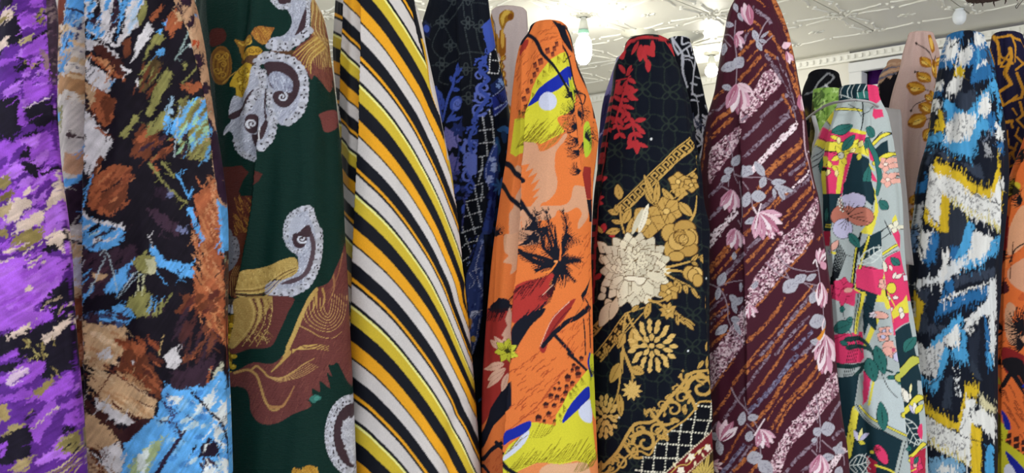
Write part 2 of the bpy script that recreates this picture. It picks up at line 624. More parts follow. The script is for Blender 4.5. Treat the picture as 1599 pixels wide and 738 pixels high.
    ob = bpy.data.objects.new(name, me)
    ob.location = base
    link(ob)
    tag(ob, label, 'fabric bolt', group)
    return ob

# ------------------------------------------------------------------ the room, turned 45 degrees to the camera
R2 = math.sqrt(0.5)
WB = 8.82 * R2            # distance of the long wall, measured along its normal


def ab(a, b, z=0.0):
    """Room axes: a runs along the long wall to the far left, b towards it."""
    return ((b - a) * R2, (a + b) * R2, z)


A45 = math.radians(135)
M_wall = mat('painted_wall', (236, 232, 220), 0.8, noise=0.12, nscale=3)
M_ceil = mat('ceiling_plaster', (244, 242, 232), 0.5, noise=0.10, nscale=2.5, bump=0.1, bscale=30)
M_ridge = mat('ceiling_relief_paint', (246, 244, 234), 0.4)
M_floor = mat('terrazzo_floor', (206, 202, 192), 0.45, noise=0.2, nscale=30)
M_white = mat('white_gloss_paint', (228, 228, 226), 0.4)
M_grey = mat('grey_board', (120, 120, 124), 0.6, noise=0.2, nscale=8)


def slab(name, a0, a1, b0, b1, z0, z1, m, kind='structure', parent=None, bev=0.0):
    bm = bmesh.new()
    c = ab((a0 + a1) / 2, (b0 + b1) / 2, (z0 + z1) / 2)
    add_box(bm, (0, 0, 0), (abs(a1 - a0), abs(b1 - b0), z1 - z0), A45, bev)
    o = bm_obj(name, bm, m, parent)
    o.location = c
    if kind and parent is None: o['kind'] = kind
    return o


A_POST = 2.43
slab('floor', -6, 11, -4, 7.2, -0.06, 0.0, M_floor)
ceiling = slab('ceiling', -6, 11, -4, 7.2, CEIL + 0.012, CEIL + 0.08, M_ceil)
slab('wall_back', A_POST, 11, WB, WB + 0.12, 0.0, CEIL + 0.012, M_wall)
slab('wall_alcove', -6, 3.0, WB + 0.62, WB + 0.72, 0.0, CEIL + 0.012, M_grey)
slab('wall_alcove_side', 2.9, 3.0, WB + 0.125, WB + 0.62, 0.0, CEIL + 0.012, M_grey)
slab('wall_left', 10.9, 11, -4, WB, 0.0, CEIL + 0.012, M_wall)

# pressed ceiling tiles, 0.6 m, each with its moulded rails, corner sprays and a centre motif
TILE = 0.60


def tile_mesh():
    bm = bmesh.new()
    add_box(bm, (0, 0, 0.004), (TILE - 0.006, TILE - 0.006, 0.016), 0, 0.002)
    zr = -0.006

    def rail(pts, r=0.0075):
        add_tube(bm, [(x, y, zr) for x, y in pts], r, 5)

    for k in range(4):
        c, s = (1, 0, -1, 0)[k], (0, 1, 0, -1)[k]
        rot = lambda x, y: (x * c - y * s, x * s + y * c)
        e = -0.252
        # straight rail in two lengths that swell into scrolls
        for sg in (-1, 1):
            pts = []
            for i in range(9):
                u = i / 8.0
                x = sg * (0.03 + 0.185 * u)
                y = e + 0.010 * math.sin(u * math.pi * 2.0) + (0.030 * max(0, 0.16 - u) / 0.16 if u < 0.16 else 0)
                pts.append(rot(x, y))
            rail(pts)
            # corner spray
            q = [rot(sg * (0.215 + 0.06 * u), e - 0.006 - 0.032 * math.sin(u * 2.6)) for u in np.linspace(0, 1, 6)]
            rail(q, 0.0075)
        for x, y, r in ((0, e, 0.012), (0.236, e + 0.012, 0.010), (-0.262, e - 0.012, 0.012)):
            p = rot(x, y)
            add_lathe(bm, [(0, -r * 0.9), (r * 0.7, -r * 0.6), (r, 0), (r, 0.006)], 7, (p[0], p[1], zr))
    # centre motif: a small spray of leaves
    for i in range(6):
        a = i * math.pi / 3
        pts = [(0.012 * math.cos(a), 0.012 * math.sin(a)), (0.035 * math.cos(a + .2), 0.035 * math.sin(a + .2)), (0.055 * math.cos(a - .1), 0.030 * math.sin(a - .1))]
        rail(pts, 0.006)
    add_lathe(bm, [(0, -0.014), (0.012, -0.008), (0.014, 0.004)], 8, (0, 0, zr))
    me = bpy.data.meshes.new('ceiling_tile')
    bm.to_mesh(me); bm.free()
    me.materials.append(M_ridge)
    for p in me.polygons: p.use_smooth = len(p.vertices) == 4 and p.area < 0.002
    return me


tm = tile_mesh()
# a joint of four tiles lies above the nearer lamp
NX, NY = 0.47, 5.05
na, nb_ = (NY - NX) * R2, (NY + NX) * R2
cnt = 0
for i in range(-14, 16):
    for j in range(-9, 4):
        a, b = na + (i + 0.5) * TILE, nb_ + (j + 0.5) * TILE
        x, y, _ = ab(a, b)
        if b > WB - TILE / 2 + 0.02 or a > 10.5 or a < -5.6: continue
        if y < 3.2 or abs(x) > 0.72 * y + 1.4 or x < -0.45 * y: continue
        o = bpy.data.objects.new('ceiling_tile', tm)
        link(o, ceiling)
        o.matrix_parent_inverse = ceiling.matrix_basis.inverted()
        o.location = (x, y, CEIL)
        o.rotation_euler = (0, 0, A45)
        cnt += 1
print('tiles', cnt)

# cornice with dentils along the wall
cor = slab('trim_1', -5.9, 10.9, WB - 0.06, WB + 0.02, CEIL - 0.075, CEIL - 0.014, M_ridge, bev=0.006)
bm = bmesh.new(); add_box(bm, (0, 0, 0), (0.030, 0.02, 0.034), A45, 0.004)
dm = bpy.data.meshes.new('dentil'); bm.to_mesh(dm); bm.free(); dm.materials.append(M_ridge)
for i in range(120):
    o = bpy.data.objects.new('dentil', dm); link(o, cor)
    o.matrix_parent_inverse = cor.matrix_basis.inverted()
    o.location = ab(-1.2 + i * 0.055, WB - 0.069, CEIL - 0.046)

# the shelving bay built into the wall right of the post
def bay_piece(name, a0, a1, b0, b1, z0, z1, m):
    o = slab(name, a0, a1, b0, b1, z0, z1, m, kind=None, parent=None, bev=0.004)
    o.parent = bay
    o.matrix_parent_inverse = bay.matrix_basis.inverted()
    return o


bay = empty('shelf_unit', ab(0.5, WB + 0.3, 0.0))
tag(bay, 'white open shelving bay built into the back wall, holding purple and blue cloth', 'shelf unit')
bpy.context.view_layer.update()
M_under = mat('shelf_shadow_paint', (150, 150, 156), 0.7)
for a in (A_POST, 1.15, -0.10, -1.35, -2.6):
    bay_piece('upright', a - 0.10, a - 0.002, WB - 0.02, WB + 0.10, 0.0, CEIL - 0.16, M_white)
for z in (0.12, 1.30):
    bay_piece('shelf_board', -2.74, 2.88, WB + 0.13, WB + 0.61, z, z + 0.03, M_white)
bay_piece('fascia', -2.74, A_POST, WB - 0.03, WB + 0.03, CEIL - 0.16, CEIL - 0.085, M_white)
for i, z in enumerate((CEIL - 0.30, CEIL - 0.42)):
    bay_piece('hanging_rail', 1.16, A_POST - 0.11, WB + 0.02 + 0.02 * i, WB + 0.04 + 0.02 * i, z, z + 0.03, M_white)

# ------------------------------------------------------------------ lamps
M_socket = mat('lamp_holder_plastic', (196, 198, 190), 0.35)
M_band = mat('lamp_neck_green', (150, 200, 176), 0.35)
M_glow = mat('lit_bulb_glass', (255, 250, 232), 0.3, emit=26.0)
M_off = mat('opal_bulb_glass', (238, 242, 246), 0.15)
M_rose = mat('ceiling_rose_plastic', (214, 212, 196), 0.45)
M_metal = mat('dark_wire', (52, 48, 46), 0.45, metal=0.6)


def hanging_lamp(x, y, label, drop=0.10, lit=True, rb=0.042, lb=0.16, rose=0.05, power=35.0, band=True, stem=0.018, cat='lamp'):
    t = empty('ceiling_lamp', (x, y, CEIL))
    tag(t, label, cat)
    bm = bmesh.new()
    add_lathe(bm, [(0, -0.012 - 0.22 * rose), (rose * 0.55, -0.012 - 0.2 * rose), (rose, -0.014), (rose, 0.0)], 24)
    bm_obj('ceiling_rose', bm, M_rose, t, True)
    bm = bmesh.new()
    add_lathe(bm, [(0.0, -0.015), (stem, -0.016), (stem, -0.35 * drop), (0.024, -0.45 * drop), (0.032, -0.9 * drop), (0.030, -drop), (0, -drop)], 18)
    bm_obj('lamp_holder', bm, M_socket, t, True)
    z = -drop
    if band:
        bm = bmesh.new()
        add_lathe(bm, [(0, z), (0.033, z), (0.036, z - 0.01), (0.036, z - 0.022), (0.033, z - 0.028), (0, z - 0.028)], 20)
        bm_obj('bulb_collar', bm, M_band, t, True)
        z -= 0.028
    bm = bmesh.new()
    prof = [(0.024, z)] + [(rb * math.sin(u) ** 0.8, z - lb * (0.5 - 0.5 * math.cos(u))) for u in np.linspace(0.5, math.pi - 0.02, 12)] + [(0, z - lb)]
    add_lathe(bm, prof, 20)
    bm_obj('bulb', bm, M_glow if lit else M_off, t, True)
    if lit:
        ld = bpy.data.lights.new('bulb_light', 'POINT')
        ld.energy = power
        ld.color = (1.0, 0.97, 0.86)
        ld.shadow_soft_size = rb * 1.3
        lo = link(bpy.data.objects.new('bulb_light', ld), t)
        lo.location = (0, 0, z - lb - rb * 1.6)
    return t


hanging_lamp(NX, NY, 'lit bulb with pale green collar hanging from the tiled ceiling', 0.105, True, 0.056, 0.20, 0.05, 9)
_x = (1111 - CX) / F * 6.1
hanging_lamp(_x, 6.1, 'small lit round bulb under the far ceiling beside the maroon bolt', 0.10, True, 0.05, 0.095, 0.06, 7, band=False)
_x = (1498 - CX) / F * 4.9
hanging_lamp(_x, 4.9, 'unlit opal white bulb above the blue and white bolt', 0.012, False, 0.040, 0.10, 0.02, band=False)
_x = (998 - CX) / F * 5.5
hanging_lamp(_x, 5.5, 'unlit ceiling lamp with a wide pale rose and thin dark stem', 0.10, False, 0.04, 0.12, 0.13, band=False, stem=0.006)
_x = (1062 - CX) / F * 5.62
hanging_lamp(_x, 5.62, 'unlit ceiling lamp with a scalloped cream rose behind the lattice print bolt', 0.10, False, 0.04, 0.12, 0.17, band=False, stem=0.006)

hanging_lamp(1.75, 0.55, 'added unseen fill bulb over the aisle in front of the zigzag bolt', 0.10, True, 0.043, 0.15, 0.05, 22)  # added lamp out of view, brightens the right-hand bolts
hanging_lamp(-0.60, 3.9, 'added hidden fill bulb behind the green and striped bolts', 0.10, True, 0.043, 0.15, 0.05, 14)  # added lamp, unseen behind the bolts, to lift the ceiling brightness

# brown twig ring with wire hooks hung under the ceiling at the right
M_twig = mat('dry_brown_twig', (84, 62, 56), 0.8, noise=0.6, nscale=60)
ring_c = W3(1560, -25, 3.0)
ring = empty('hanging_twig_ring', ring_c)
tag(ring, 'brown dry twig ring with bent wire hooks hung below the ceiling', 'wreath')
rr = random.Random(4)
bm = bmesh.new()
for k in range(5):
    pts = []
    for i in range(41):
        u = 2 * math.pi * i / 40
        w = 0.012 * math.sin(5 * u + k * 1.26); v = 0.010 * math.cos(5 * u + k * 1.26)
        pts.append(((0.098 + w) * math.cos(u), (0.098 + w) * math.sin(u), v + 0.01 * math.cos(u) - 0.028))
    add_tube(bm, pts, 0.008, 6)
bm_obj('twig_hoop', bm, M_twig, ring, True)
for i in range(16):
    u = 2 * math.pi * i / 16
    bm = bmesh.new()
    x, y = 0.1 * math.cos(u), 0.1 * math.sin(u)
    add_tube(bm, [(x, y, -0.03), (x * 1.05, y * 1.05, -0.045), (x * 1.08 + rr.uniform(-.006, .006), y * 1.08, -0.054 - 0.006 * rr.random())], [0.004, 0.003, 0.001], 5)
    bm_obj('twig_end', bm, M_twig, ring)
for dx, pts in ((0, [(0.052, -0.084, -0.03), (0.046, -0.084, -0.075), (0.022, -0.084, -0.108), (0.014, -0.084, -0.120), (0.010, -0.084, -0.113), (0.020, -0.084, -0.100)]),
                (1, [(0.052, -0.084, -0.03), (0.060, -0.084, -0.070), (0.064, -0.084, -0.085), (0.062, -0.084, -0.112)])):
    bm = bmesh.new()
    add_tube(bm, spl(pts, 4), 0.0012, 5)
    bm_obj('wire_hook', bm, M_metal, ring)
bm = bmesh.new()
add_tube(bm, [(0.06, 0.07, -0.03), (0.0, 0.0, 0.16), (-0.06, -0.07, -0.03)], 0.0012, 5)
add_tube(bm, [(0, 0, 0.16), (0, 0, CEIL - ring_c[2] - 0.004)], 0.0012, 5)
bm_obj('hanging_wire', bm, M_metal, ring)

# ------------------------------------------------------------------ prints
def p_stripe():
    s = Sheet(515, -100, 760, 745, (205, 200, 198))
    ys, xs = np.mgrid[0:s.h, 0:s.w]
    x = xs / s.S + s.x0; y = ys / s.S + s.y0
    BLK, AMB, MUS, PALE, WHT = (22, 24, 32), (232, 164, 38), (206, 180, 56), (238, 236, 150), (207, 201, 200)
    seq = [(0.0, AMB), (.135, BLK), (.155, WHT), (.30, BLK), (.44, AMB), (.475, BLK), (.505, WHT), (.655, BLK), (.69, PALE), (.715, MUS), (.84, BLK)]
    lut = np.empty((1000, 3), np.float32)
    for f0, c in seq: lut[int(f0 * 1000):] = lin(c)
    fold = np.interp(y, [-100, 90, 184, 250, 369, 400, 560, 745], [569, 569, 568, 565, 561, 560, 556, 553])
    dx = x - fold
    wob = 5 * np.exp(-((y - 690) / 45) ** 2) * np.sin((x - 690) / 16) * np.clip((x - 655) / 40, 0, 1)
    yy = y + wob
    y0 = yy - dx
    for _ in range(8):
        m = np.interp(y0, [0, 200, 380], [1.27, 1.08, 1.0]); k = np.interp(y0, [14, 190, 372, 560], [3.3e-5, 2.3e-5, 1.2e-5, 1.0e-5])
        y0 = 0.5 * y0 + 0.5 * (yy - m * dx - k * dx ** 3)
    ph = np.interp(y0, [-500, -158, 14, 189, 354, 529, 704, 879], [-3, -1, 0, 1, 2, 3, 4, 5])
    c = lut[((ph % 1.0) * 1000).astype(int)]
    # pleated layers left of the main panel
    e1 = np.interp(y, [-100, 0, 50, 90, 200, 745], [543, 542, 540, 538, 535, 530])
    d2 = x - 552
    ph2 = np.interp(y - 0.95 * d2 - 0.012 * d2 * np.abs(d2), [-230, -86, 61, 204, 346, 500, 650, 800], [-1.545, -.545, .455, 1.455, 2.455, 3.455, 4.455, 5.455])
    ph3 = np.interp(y - 0.5 * (x - 532), [-120, 26, 160, 300, 450, 600, 760], [-.545, .455, 1.455, 2.455, 3.455, 4.455, 5.455])
    c = np.where((x < fold)[..., None], lut[((ph2 % 1.0) * 1000).astype(int)], c)
    c = np.where((x < e1)[..., None], lut[((ph3 % 1.0) * 1000).astype(int)], c)
    # turned edge on the right: steep slivers
    er = np.interp(y, [-100, 0, 65, 100, 150, 184, 266, 319, 368, 470, 560], [620, 640, 652, 662, 672, 681, 695, 705, 712, 727, 750])
    q = x - er
    wv = np.interp(y, [0, 70, 130, 200, 300, 420], [7, 9, 4, 3, 2, 2])
    r = np.where((q < wv)[..., None], lin((22, 24, 32)), np.where((y < 250)[..., None], lin((214, 208, 204)), lin((214, 186, 60))))
    r = np.where(((q > wv - 3) & (q < wv) & (y > 60))[..., None], lin((220, 170, 44)), r)
    c = np.where(((q > 0) & (y < 520))[..., None], r, c)
    s.a[:] = c
    return s

def lace(s, pts, r, col=(196, 198, 212), hole=(50, 40, 48), step=None):
    """Scalloped lace edging along a line."""
    p = spl(np.array(pts, float), 8) if len(pts) > 2 else np.array(pts, float)
    d = np.r_[0, np.cumsum(np.sqrt(((p[1:] - p[:-1]) ** 2).sum(1)))]
    step = step or r * 1.25
    for i, u in enumerate(np.arange(0, d[-1], step)):
        x, y = np.interp(u, d, p[:, 0]), np.interp(u, d, p[:, 1])
        s.E(x, y, r, r * 0.9, col if i % 2 else tuple(int(c * 0.88) for c in col))
    for i, u in enumerate(np.arange(0, d[-1], step * 0.62)):
        x, y = np.interp(u, d, p[:, 0]), np.interp(u, d, p[:, 1])
        q = r * 0.65
        s.E(x + s.rnd.uniform(-q, q), y + s.rnd.uniform(-q, q), r * 0.17, r * 0.3, hole, rot=s.rnd.uniform(0, 180))


def curl(s, x, y, r, w, col, turns=1.3, a0=0, sg=1):
    t = np.linspace(0, 1, 18)
    s.L([(x + r * (1 - 0.85 * u) * math.cos(math.radians(a0) + sg * u * turns * 2 * math.pi), y + r * (1 - 0.85 * u) * math.sin(math.radians(a0) + sg * u * turns * 2 * math.pi)) for u in t], w, col, w * 0.7)


def fur(s, box, col, n, ln, ang, ja=14, w=2.5, clip=None, sm=1):
    old = s.clip
    if clip is not None: s.clip = s.mask(clip, sm)
    for i in range(n):
        x, y = s.rnd.uniform(box[0], box[2]), s.rnd.uniform(box[1], box[3])
        a = math.radians(ang + s.rnd.uniform(-ja, ja)); l = ln * s.rnd.uniform(.5, 1.3)
        s.L([(x, y), (x + l * math.cos(a), y + l * math.sin(a))], w, col if not isinstance(col, list) else col[i % len(col)])
    s.clip = old


def p_green():
    G, SI, WH, DK, GO, GD, MA, CG = (13, 43, 38), (166, 170, 188), (208, 210, 222), (64, 47, 54), (192, 156, 52), (132, 90, 38), (100, 54, 52), (192, 166, 104)
    s = Sheet(300, -100, 565, 745, G)
    s.o(340, 0)
    # bronze medallion, leaf and crests
    s.P([(-40, 190), (20, 175), (46, 215), (30, 260), (-40, 290)], (78, 36, 32))
    s.E(18, 408, 66, 124, GD)
    for i in range(5): s.E(18, 408, 60 - 11 * i, 116 - 20 * i, (150, 108, 42) if i % 2 else (112, 74, 34))
    for q in ((0, 350), (30, 400), (-5, 440), (28, 470), (40, 350)): curl(s, q[0], q[1], 24, 7, (186, 146, 56), a0=q[0] * 7)
    s.P([(150, 350), (230, 330), (300, 320), (470, 320), (480, 360), (300, 400), (150, 405)], (88, 60, 40))
    leafp = [(213, 212), (235, 175), (262, 160), (300, 166), (356, 172), (332, 222), (322, 272), (275, 278), (236, 248)]
    s.P(leafp, (158, 102, 48), sm=0)
    fur(s, (210, 160, 350, 280), [(196, 148, 66), (120, 72, 36), (178, 124, 58)], 120, 55, 55, 18, clip=leafp, sm=0)
    cr = [(100, 245), (150, 252), (190, 228), (212, 224), (218, 268), (190, 290), (160, 300), (146, 360), (134, 340), (122, 290)]
    s.P(cr, (146, 106, 42)); s.L([(125, 262), (150, 275), (200, 250)], 9, (200, 164, 66)); curl(s, 190, 262, 26, 7, (206, 168, 70))
    s.P([(150, 335), (190, 308), (240, 290), (276, 312), (262, 338), (200, 352), (150, 372)], (186, 146, 50))
    for q in ((180, 335), (215, 320), (250, 312)): curl(s, q[0], q[1], 17, 6, (110, 76, 30))
    yc = [(70, 532), (105, 450), (150, 398), (216, 408), (220, 470), (188, 560), (140, 604), (106, 596), (104, 548)]
    s.P(yc, (188, 156, 48))
    for q in ((140, 440), (180, 450), (130, 490), (175, 505), (140, 540), (160, 570)): curl(s, q[0], q[1], 26, 7, (116, 84, 24), a0=q[0] * 3)
    for q in ((155, 425), (125, 515), (160, 530), (195, 470)): s.E(q[0], q[1], 10, 8, (226, 200, 84))
    s.L([(30, 520), (80, 470), (135, 420)], 10, (170, 134, 60), 3)
    # plume on the right
    pl = [(572, -60), (618, -10), (660, 60), (690, 150), (708, 260), (722, 430), (712, 575), (640, 520), (590, 478), (572, 505), (540, 440), (505, 395), (465, 352), (500, 290), (562, 240), (576, 150)]
    s.P(pl, (110, 62, 56))
    old = s.clip; s.clip = s.mask(pl)
    for i in range(9):
        s.L([(566 + 12 * i, -60), (575 + 12 * i, 60 + 4 * i), (560 + 14 * i, 160 + 9 * i), (590 + 12 * i, 250), (640 + 9 * i, 420)], 13, (192, 164, 106) if i % 2 else (150, 108, 66), 4)
    for i in range(8):
        s.L([(600 + 8 * i, 230 + 10 * i), (540 + 5 * i, 280 + 14 * i), (470 + 14 * i, 340 + 18 * i)], 12, (196, 166, 92) if i % 2 else (168, 128, 70), 5)
        s.L([(600 + 14 * i, 240), (580 + 14 * i, 330), (590 + 14 * i, 420 + 6 * i)], 8, (180, 148, 92), 2)
    fur(s, (580, 400, 720, 580), (126, 76, 64), 90, 60, 70)
    s.clip = old
    # silver scrolls
    up = [(345, -40), (560, -60), (568, 60), (560, 175), (510, 240), (445, 305), (345, 308), (308, 285), (335, 238), (410, 222), (452, 178), (462, 120), (432, 62), (395, 46), (355, 15)]
    s.P(up, SI)
    fur(s, (400, -40, 560, 260), [(204, 208, 222), (136, 138, 156)], 160, 40, 100, 25, clip=up)
    s.P([(560, 20), (566, 140), (530, 190), (480, 225), (500, 180), (525, 110)], DK); s.E(418, -4, 44, 34, DK)
    lace(s, [(345, 0), (385, 40), (425, 45), (452, 22)], 16); lace(s, [(560, 195), (525, 230), (480, 270), (430, 285), (380, 270), (330, 270)], 28)
    lace(s, [(440, 300), (370, 300), (320, 285)], 24); lace(s, [(555, 0), (562, 90), (556, 170)], 12)
    low = [(218, 420), (268, 428), (312, 480), (308, 560), (302, 650), (335, 738), (365, 790), (330, 880), (255, 920), (246, 1010), (165, 985), (112, 935), (95, 850), (72, 822), (35, 845), (50, 795), (80, 755), (66, 700), (92, 600), (140, 604), (190, 545)]
    s.P(low, SI)
    fur(s, (60, 430, 330, 1000), [(206, 210, 224), (140, 142, 160), (190, 194, 210)], 420, 45, 125, 25, clip=low)
    s.P([(66, 722), (150, 655), (222, 556), (214, 610), (160, 690), (95, 745)], DK)
    s.P([(180, 745), (205, 715), (250, 725), (255, 800), (220, 838), (180, 808)], DK); curl(s, 215, 775, 30, 14, (206, 208, 220), a0=120)
    s.P([(215, 840), (250, 835), (300, 745), (296, 700), (318, 760), (290, 860), (262, 880), (245, 925), (222, 890)], DK)
    s.L([(302, 560), (296, 660), (300, 738)], 11, DK); s.L([(268, 800), (264, 880)], 7, (225, 226, 232))
    lace(s, [(245, 430), (280, 520), (240, 580), (190, 680), (140, 720)], 24); lace(s, [(285, 450), (278, 560), (250, 600)], 20)
    lace(s, [(330, 745), (350, 800), (330, 870), (290, 915), (262, 950)], 24); lace(s, [(110, 880), (130, 935), (180, 975), (245, 995)], 20)
    s.L([(40, 842), (70, 800), (100, 760)], 12, WH, 5)
    mn = [(232, 382), (262, 342), (310, 322), (380, 338), (445, 352), (505, 392), (545, 455), (556, 560), (548, 650), (510, 738), (465, 775), (400, 785), (360, 738), (312, 660), (312, 560), (312, 470), (288, 402), (252, 412)]
    s.P(mn, SI)
    s.P([(292, 396), (380, 384), (450, 412), (500, 480), (506, 560), (482, 625), (432, 672), (380, 664), (348, 622), (376, 575), (330, 540), (312, 465)], DK)
    lobe = [(318, 478), (360, 446), (425, 468), (466, 515), (462, 578), (420, 575), (375, 572), (338, 540)]
    s.P(lobe, (152, 158, 180)); fur(s, (318, 440, 466, 580), [(196, 202, 220), (118, 120, 142)], 120, 36, 70, 20, clip=lobe)
    s.E(388, 606, 44, 38, DK); curl(s, 405, 606, 30, 13, (198, 202, 216), a0=-60)
    lw = [(372, 672), (430, 690), (480, 640), (510, 600), (520, 680), (490, 735), (400, 780)]
    s.P(lw, (170, 174, 194)); fur(s, (372, 600, 520, 780), [(210, 214, 226), (130, 132, 150)], 90, 40, 130, 20, clip=lw)
    lace(s, [(250, 385), (300, 345), (380, 355), (450, 375), (505, 425), (530, 500), (535, 580), (525, 660), (490, 730), (430, 775)], 27)
    lace(s, [(325, 570), (325, 650), (345, 720), (365, 780)], 20)
    s.P([(628, 715), (740, 690), (750, 790), (705, 825), (660, 818), (636, 750)], (116, 64, 62))
    # left maroon drapery and small diamond
    s.o(340, 184)
    mb = [(20, 312), (150, 298), (196, 342), (160, 400), (135, 460), (150, 490), (222, 488), (218, 560), (195, 760), (60, 760), (40, 560)]
    s.P(mb, (86, 42, 38), sm=0)
    fur(s, (100, 480, 215, 740), [(170, 124, 56), (128, 78, 44)], 70, 70, 60, 25, 5, clip=mb, sm=0)
    s.P([(238, 330), (285, 352), (262, 400), (234, 422)], (86, 44, 40), sm=0)
    s.E(70, 735, 30, 45, (120, 124, 134))
    # lower silver shell
    s.o(340, 368)
    sh = [(420, 20), (424, -75), (455, -130), (510, -175), (566, -188), (580, -138), (602, -70), (636, -40), (645, 40), (640, 140), (612, 220), (572, 290), (520, 350), (450, 386), (380, 386), (312, 370), (296, 322), (332, 286), (420, 270), (488, 230), (504, 180), (498, 130), (470, 95), (436, 58)]
    s.P(sh, SI)
    fur(s, (420, -190, 640, 300), [(208, 212, 226), (134, 136, 154)], 330, 36, 110, 30, clip=sh)
    s.P([(545, -60), (580, -20), (602, 60), (590, 160), (552, 242), (480, 292), (395, 302), (440, 276), (520, 240), (558, 160), (572, 60)], (84, 68, 76))
    s.E(508, 20, 42, 58, DK); curl(s, 522, 18, 28, 12, (206, 208, 220), a0=40); s.P([(490, -10), (520, -40), (560, -70), (575, -20), (550, 10)], DK)
    s.P([(430, -60), (470, -120), (530, -110), (520, -40), (470, 0), (440, 20)], (180, 184, 200), j=2); lace(s, [(430, 10), (434, -70), (465, -130), (520, -165), (566, -170), (585, -110), (615, -40)], 20)
    lace(s, [(622, -30), (626, 60), (612, 160), (585, 240), (540, 310), (470, 350), (400, 350), (330, 335)], 26); lace(s, [(440, 55), (480, 95), (520, 90)], 14)
    lace(s, [(505, 330), (420, 365), (340, 350)], 26)
    # gold plume
    gp = [(146, 250), (178, 215), (250, 205), (340, 180), (400, 150), (480, 134), (502, 180), (490, 232), (420, 270), (342, 270), (298, 316), (292, 352), (230, 362), (150, 348), (126, 312)]
    s.P(gp, (182, 154, 88))
    fur(s, (130, 130, 500, 360), [(206, 180, 112), (150, 122, 66)], 220, 40, 70, 25, clip=gp)
    for i in range(5): s.L([(140, 330 + 10 * i), (220, 330 + 14 * i), (310, 300 + 18 * i), (400, 230 + 12 * i), (490, 190 + 8 * i)], 7, (92, 56, 36) if i % 2 else (204, 176, 110), 3)
    st = [(130, -20), (192, -20), (166, 190), (150, 250), (130, 300), (145, 385), (95, 385), (60, 335), (70, 230), (112, 150)]
    s.P(st, (102, 54, 40), sm=0)
    for i in range(4): s.L([(150 - 12 * i, 190), (120 - 10 * i, 260), (135 - 16 * i, 370)], 4, (176, 134, 78))
    gs = [(55, 20), (120, 10), (142, 100), (110, 190), (66, 220), (58, 120)]
    s.P(gs, (124, 128, 140)); lace(s, [(110, 20), (125, 100), (105, 170)], 18, (150, 152, 164))
    s.P([(50, 395), (146, 390), (140, 430), (50, 430)], (96, 84, 72), sm=0); lace(s, [(50, 460), (95, 455), (140, 455)], 30)
    s.P([(40, 500), (134, 488), (112, 640), (95, 800), (36, 900)], (120, 92, 24), sm=0)
    for i in range(17): s.E(60 + 24 * (i % 3) + s.rnd.uniform(-8, 8), 510 + 22 * i, 17, 15, (188, 156, 44)); s.E(55 + 24 * (i % 3), 506 + 22 * i, 6, 5, (226, 202, 90))
    # maroon skirt with nested gold lines
    sk = [(134, 395), (250, 378), (340, 372), (476, 388), (440, 480), (392, 590), (335, 690), (210, 704), (100, 735), (110, 640), (132, 520)]
    s.P(sk, (98, 52, 50))
    old = s.clip; s.clip = s.mask(sk)
    s.P([(130, 395), (330, 375), (340, 410), (310, 480), (250, 560), (180, 640), (100, 690)], (168, 140, 82))
    for i in range(7): s.L([(210 + 22 * i, 395), (240 + 18 * i, 470 - 3 * i), (215 + 18 * i, 570), (120 + 22 * i, 690)], 13 if i < 4 else 4, (96, 50, 48) if i % 2 else (196, 168, 104), 3)
    fur(s, (120, 400, 330, 640), [(150, 118, 66), (192, 166, 102)], 130, 34, 60)
    s.clip = old
    # big maroon plume
    bp = [(806, 50), (770, 130), (738, 200), (702, 280), (650, 312), (602, 324), (562, 380), (536, 440), (500, 520), (470, 600), (430, 690), (415, 742), (340, 800), (228, 790), (130, 838), (64, 868), (64, 940), (130, 942), (182, 962), (202, 1010), (212, 1100), (262, 1165), (332, 1180), (402, 1158), (482, 1108), (584, 1064), (552, 1018), (596, 1030), (588, 952), (642, 978), (638, 906), (708, 955), (684, 856), (722, 884), (694, 812), (726, 810), (762, 800), (842, 940), (838, 700), (820, 400)]
    s.P(bp, (106, 58, 56), n=3)
    old = s.clip; s.clip = s.mask(bp)
    fur(s, (60, 60, 840, 1180), [(124, 74, 66), (88, 44, 44), (116, 66, 60)], 900, 48, 118, 12, 3)
    s.L([(602, 335), (552, 420), (512, 520), (478, 610), (440, 700), (420, 760)], 34, (190, 158, 90), 26)
    s.L([(600, 340), (610, 400), (590, 470)], 22, (180, 146, 84), 6); s.L([(650, 330), (668, 400), (640, 470)], 18, (172, 134, 80), 4)
    s.L([(720, 240), (728, 330), (690, 420)], 16, (150, 104, 72), 3); s.L([(780, 110), (750, 250), (700, 360)], 8, (150, 104, 70), 2)
    for i in range(7):
        r = 30 + 24 * i
        s.L([(690 - r, 400 - 0.2 * r), (690 - 0.8 * r, 440 + 0.55 * r), (690, 470 + 0.75 * r), (690 + 0.55 * r, 440 + 0.5 * r), (700 + 0.62 * r, 360)], 5, (196, 160, 98), 2)
    s.L([(510, 560), (570, 590), (640, 630), (720, 640), (780, 600)], 7, (190, 152, 92), 2)
    for i in range(4): s.L([(470, 730 - 6 * i), (520, 690 + 6 * i), (600, 680 + 8 * i), (700, 690 + 10 * i)], 6, (196, 162, 92), 2)
    s.o(340, 552)
    s.L([(450, -10), (400, 50), (340, 110)], 26, (182, 148, 84), 8); s.L([(110, 118), (190, 100), (245, 130), (272, 200), (300, 290), (340, 350), (380, 345)], 16, (176, 138, 84), 16)
    s.L([(215, 100), (250, 75), (290, 110), (330, 145), (400, 150), (470, 115), (540, 60), (600, 30)], 15, (178, 140, 84), 5); s.L([(330, 330), (400, 330), (440, 280), (480, 200)], 20, (168, 122, 78), 5)
    for i in range(6): s.L([(310 + 8 * i, 140 + 4 * i), (400, 148 + 5 * i), (470 + 10 * i, 110 + 6 * i), (560 + 14 * i, 50 + 6 * i)], 3, (190, 152, 96))
    s.clip = old
    s.E(615, 278, 36, 24, (54, 112, 104), j=2); s.E(615, 278, 20, 12, (74, 140, 130), j=2)
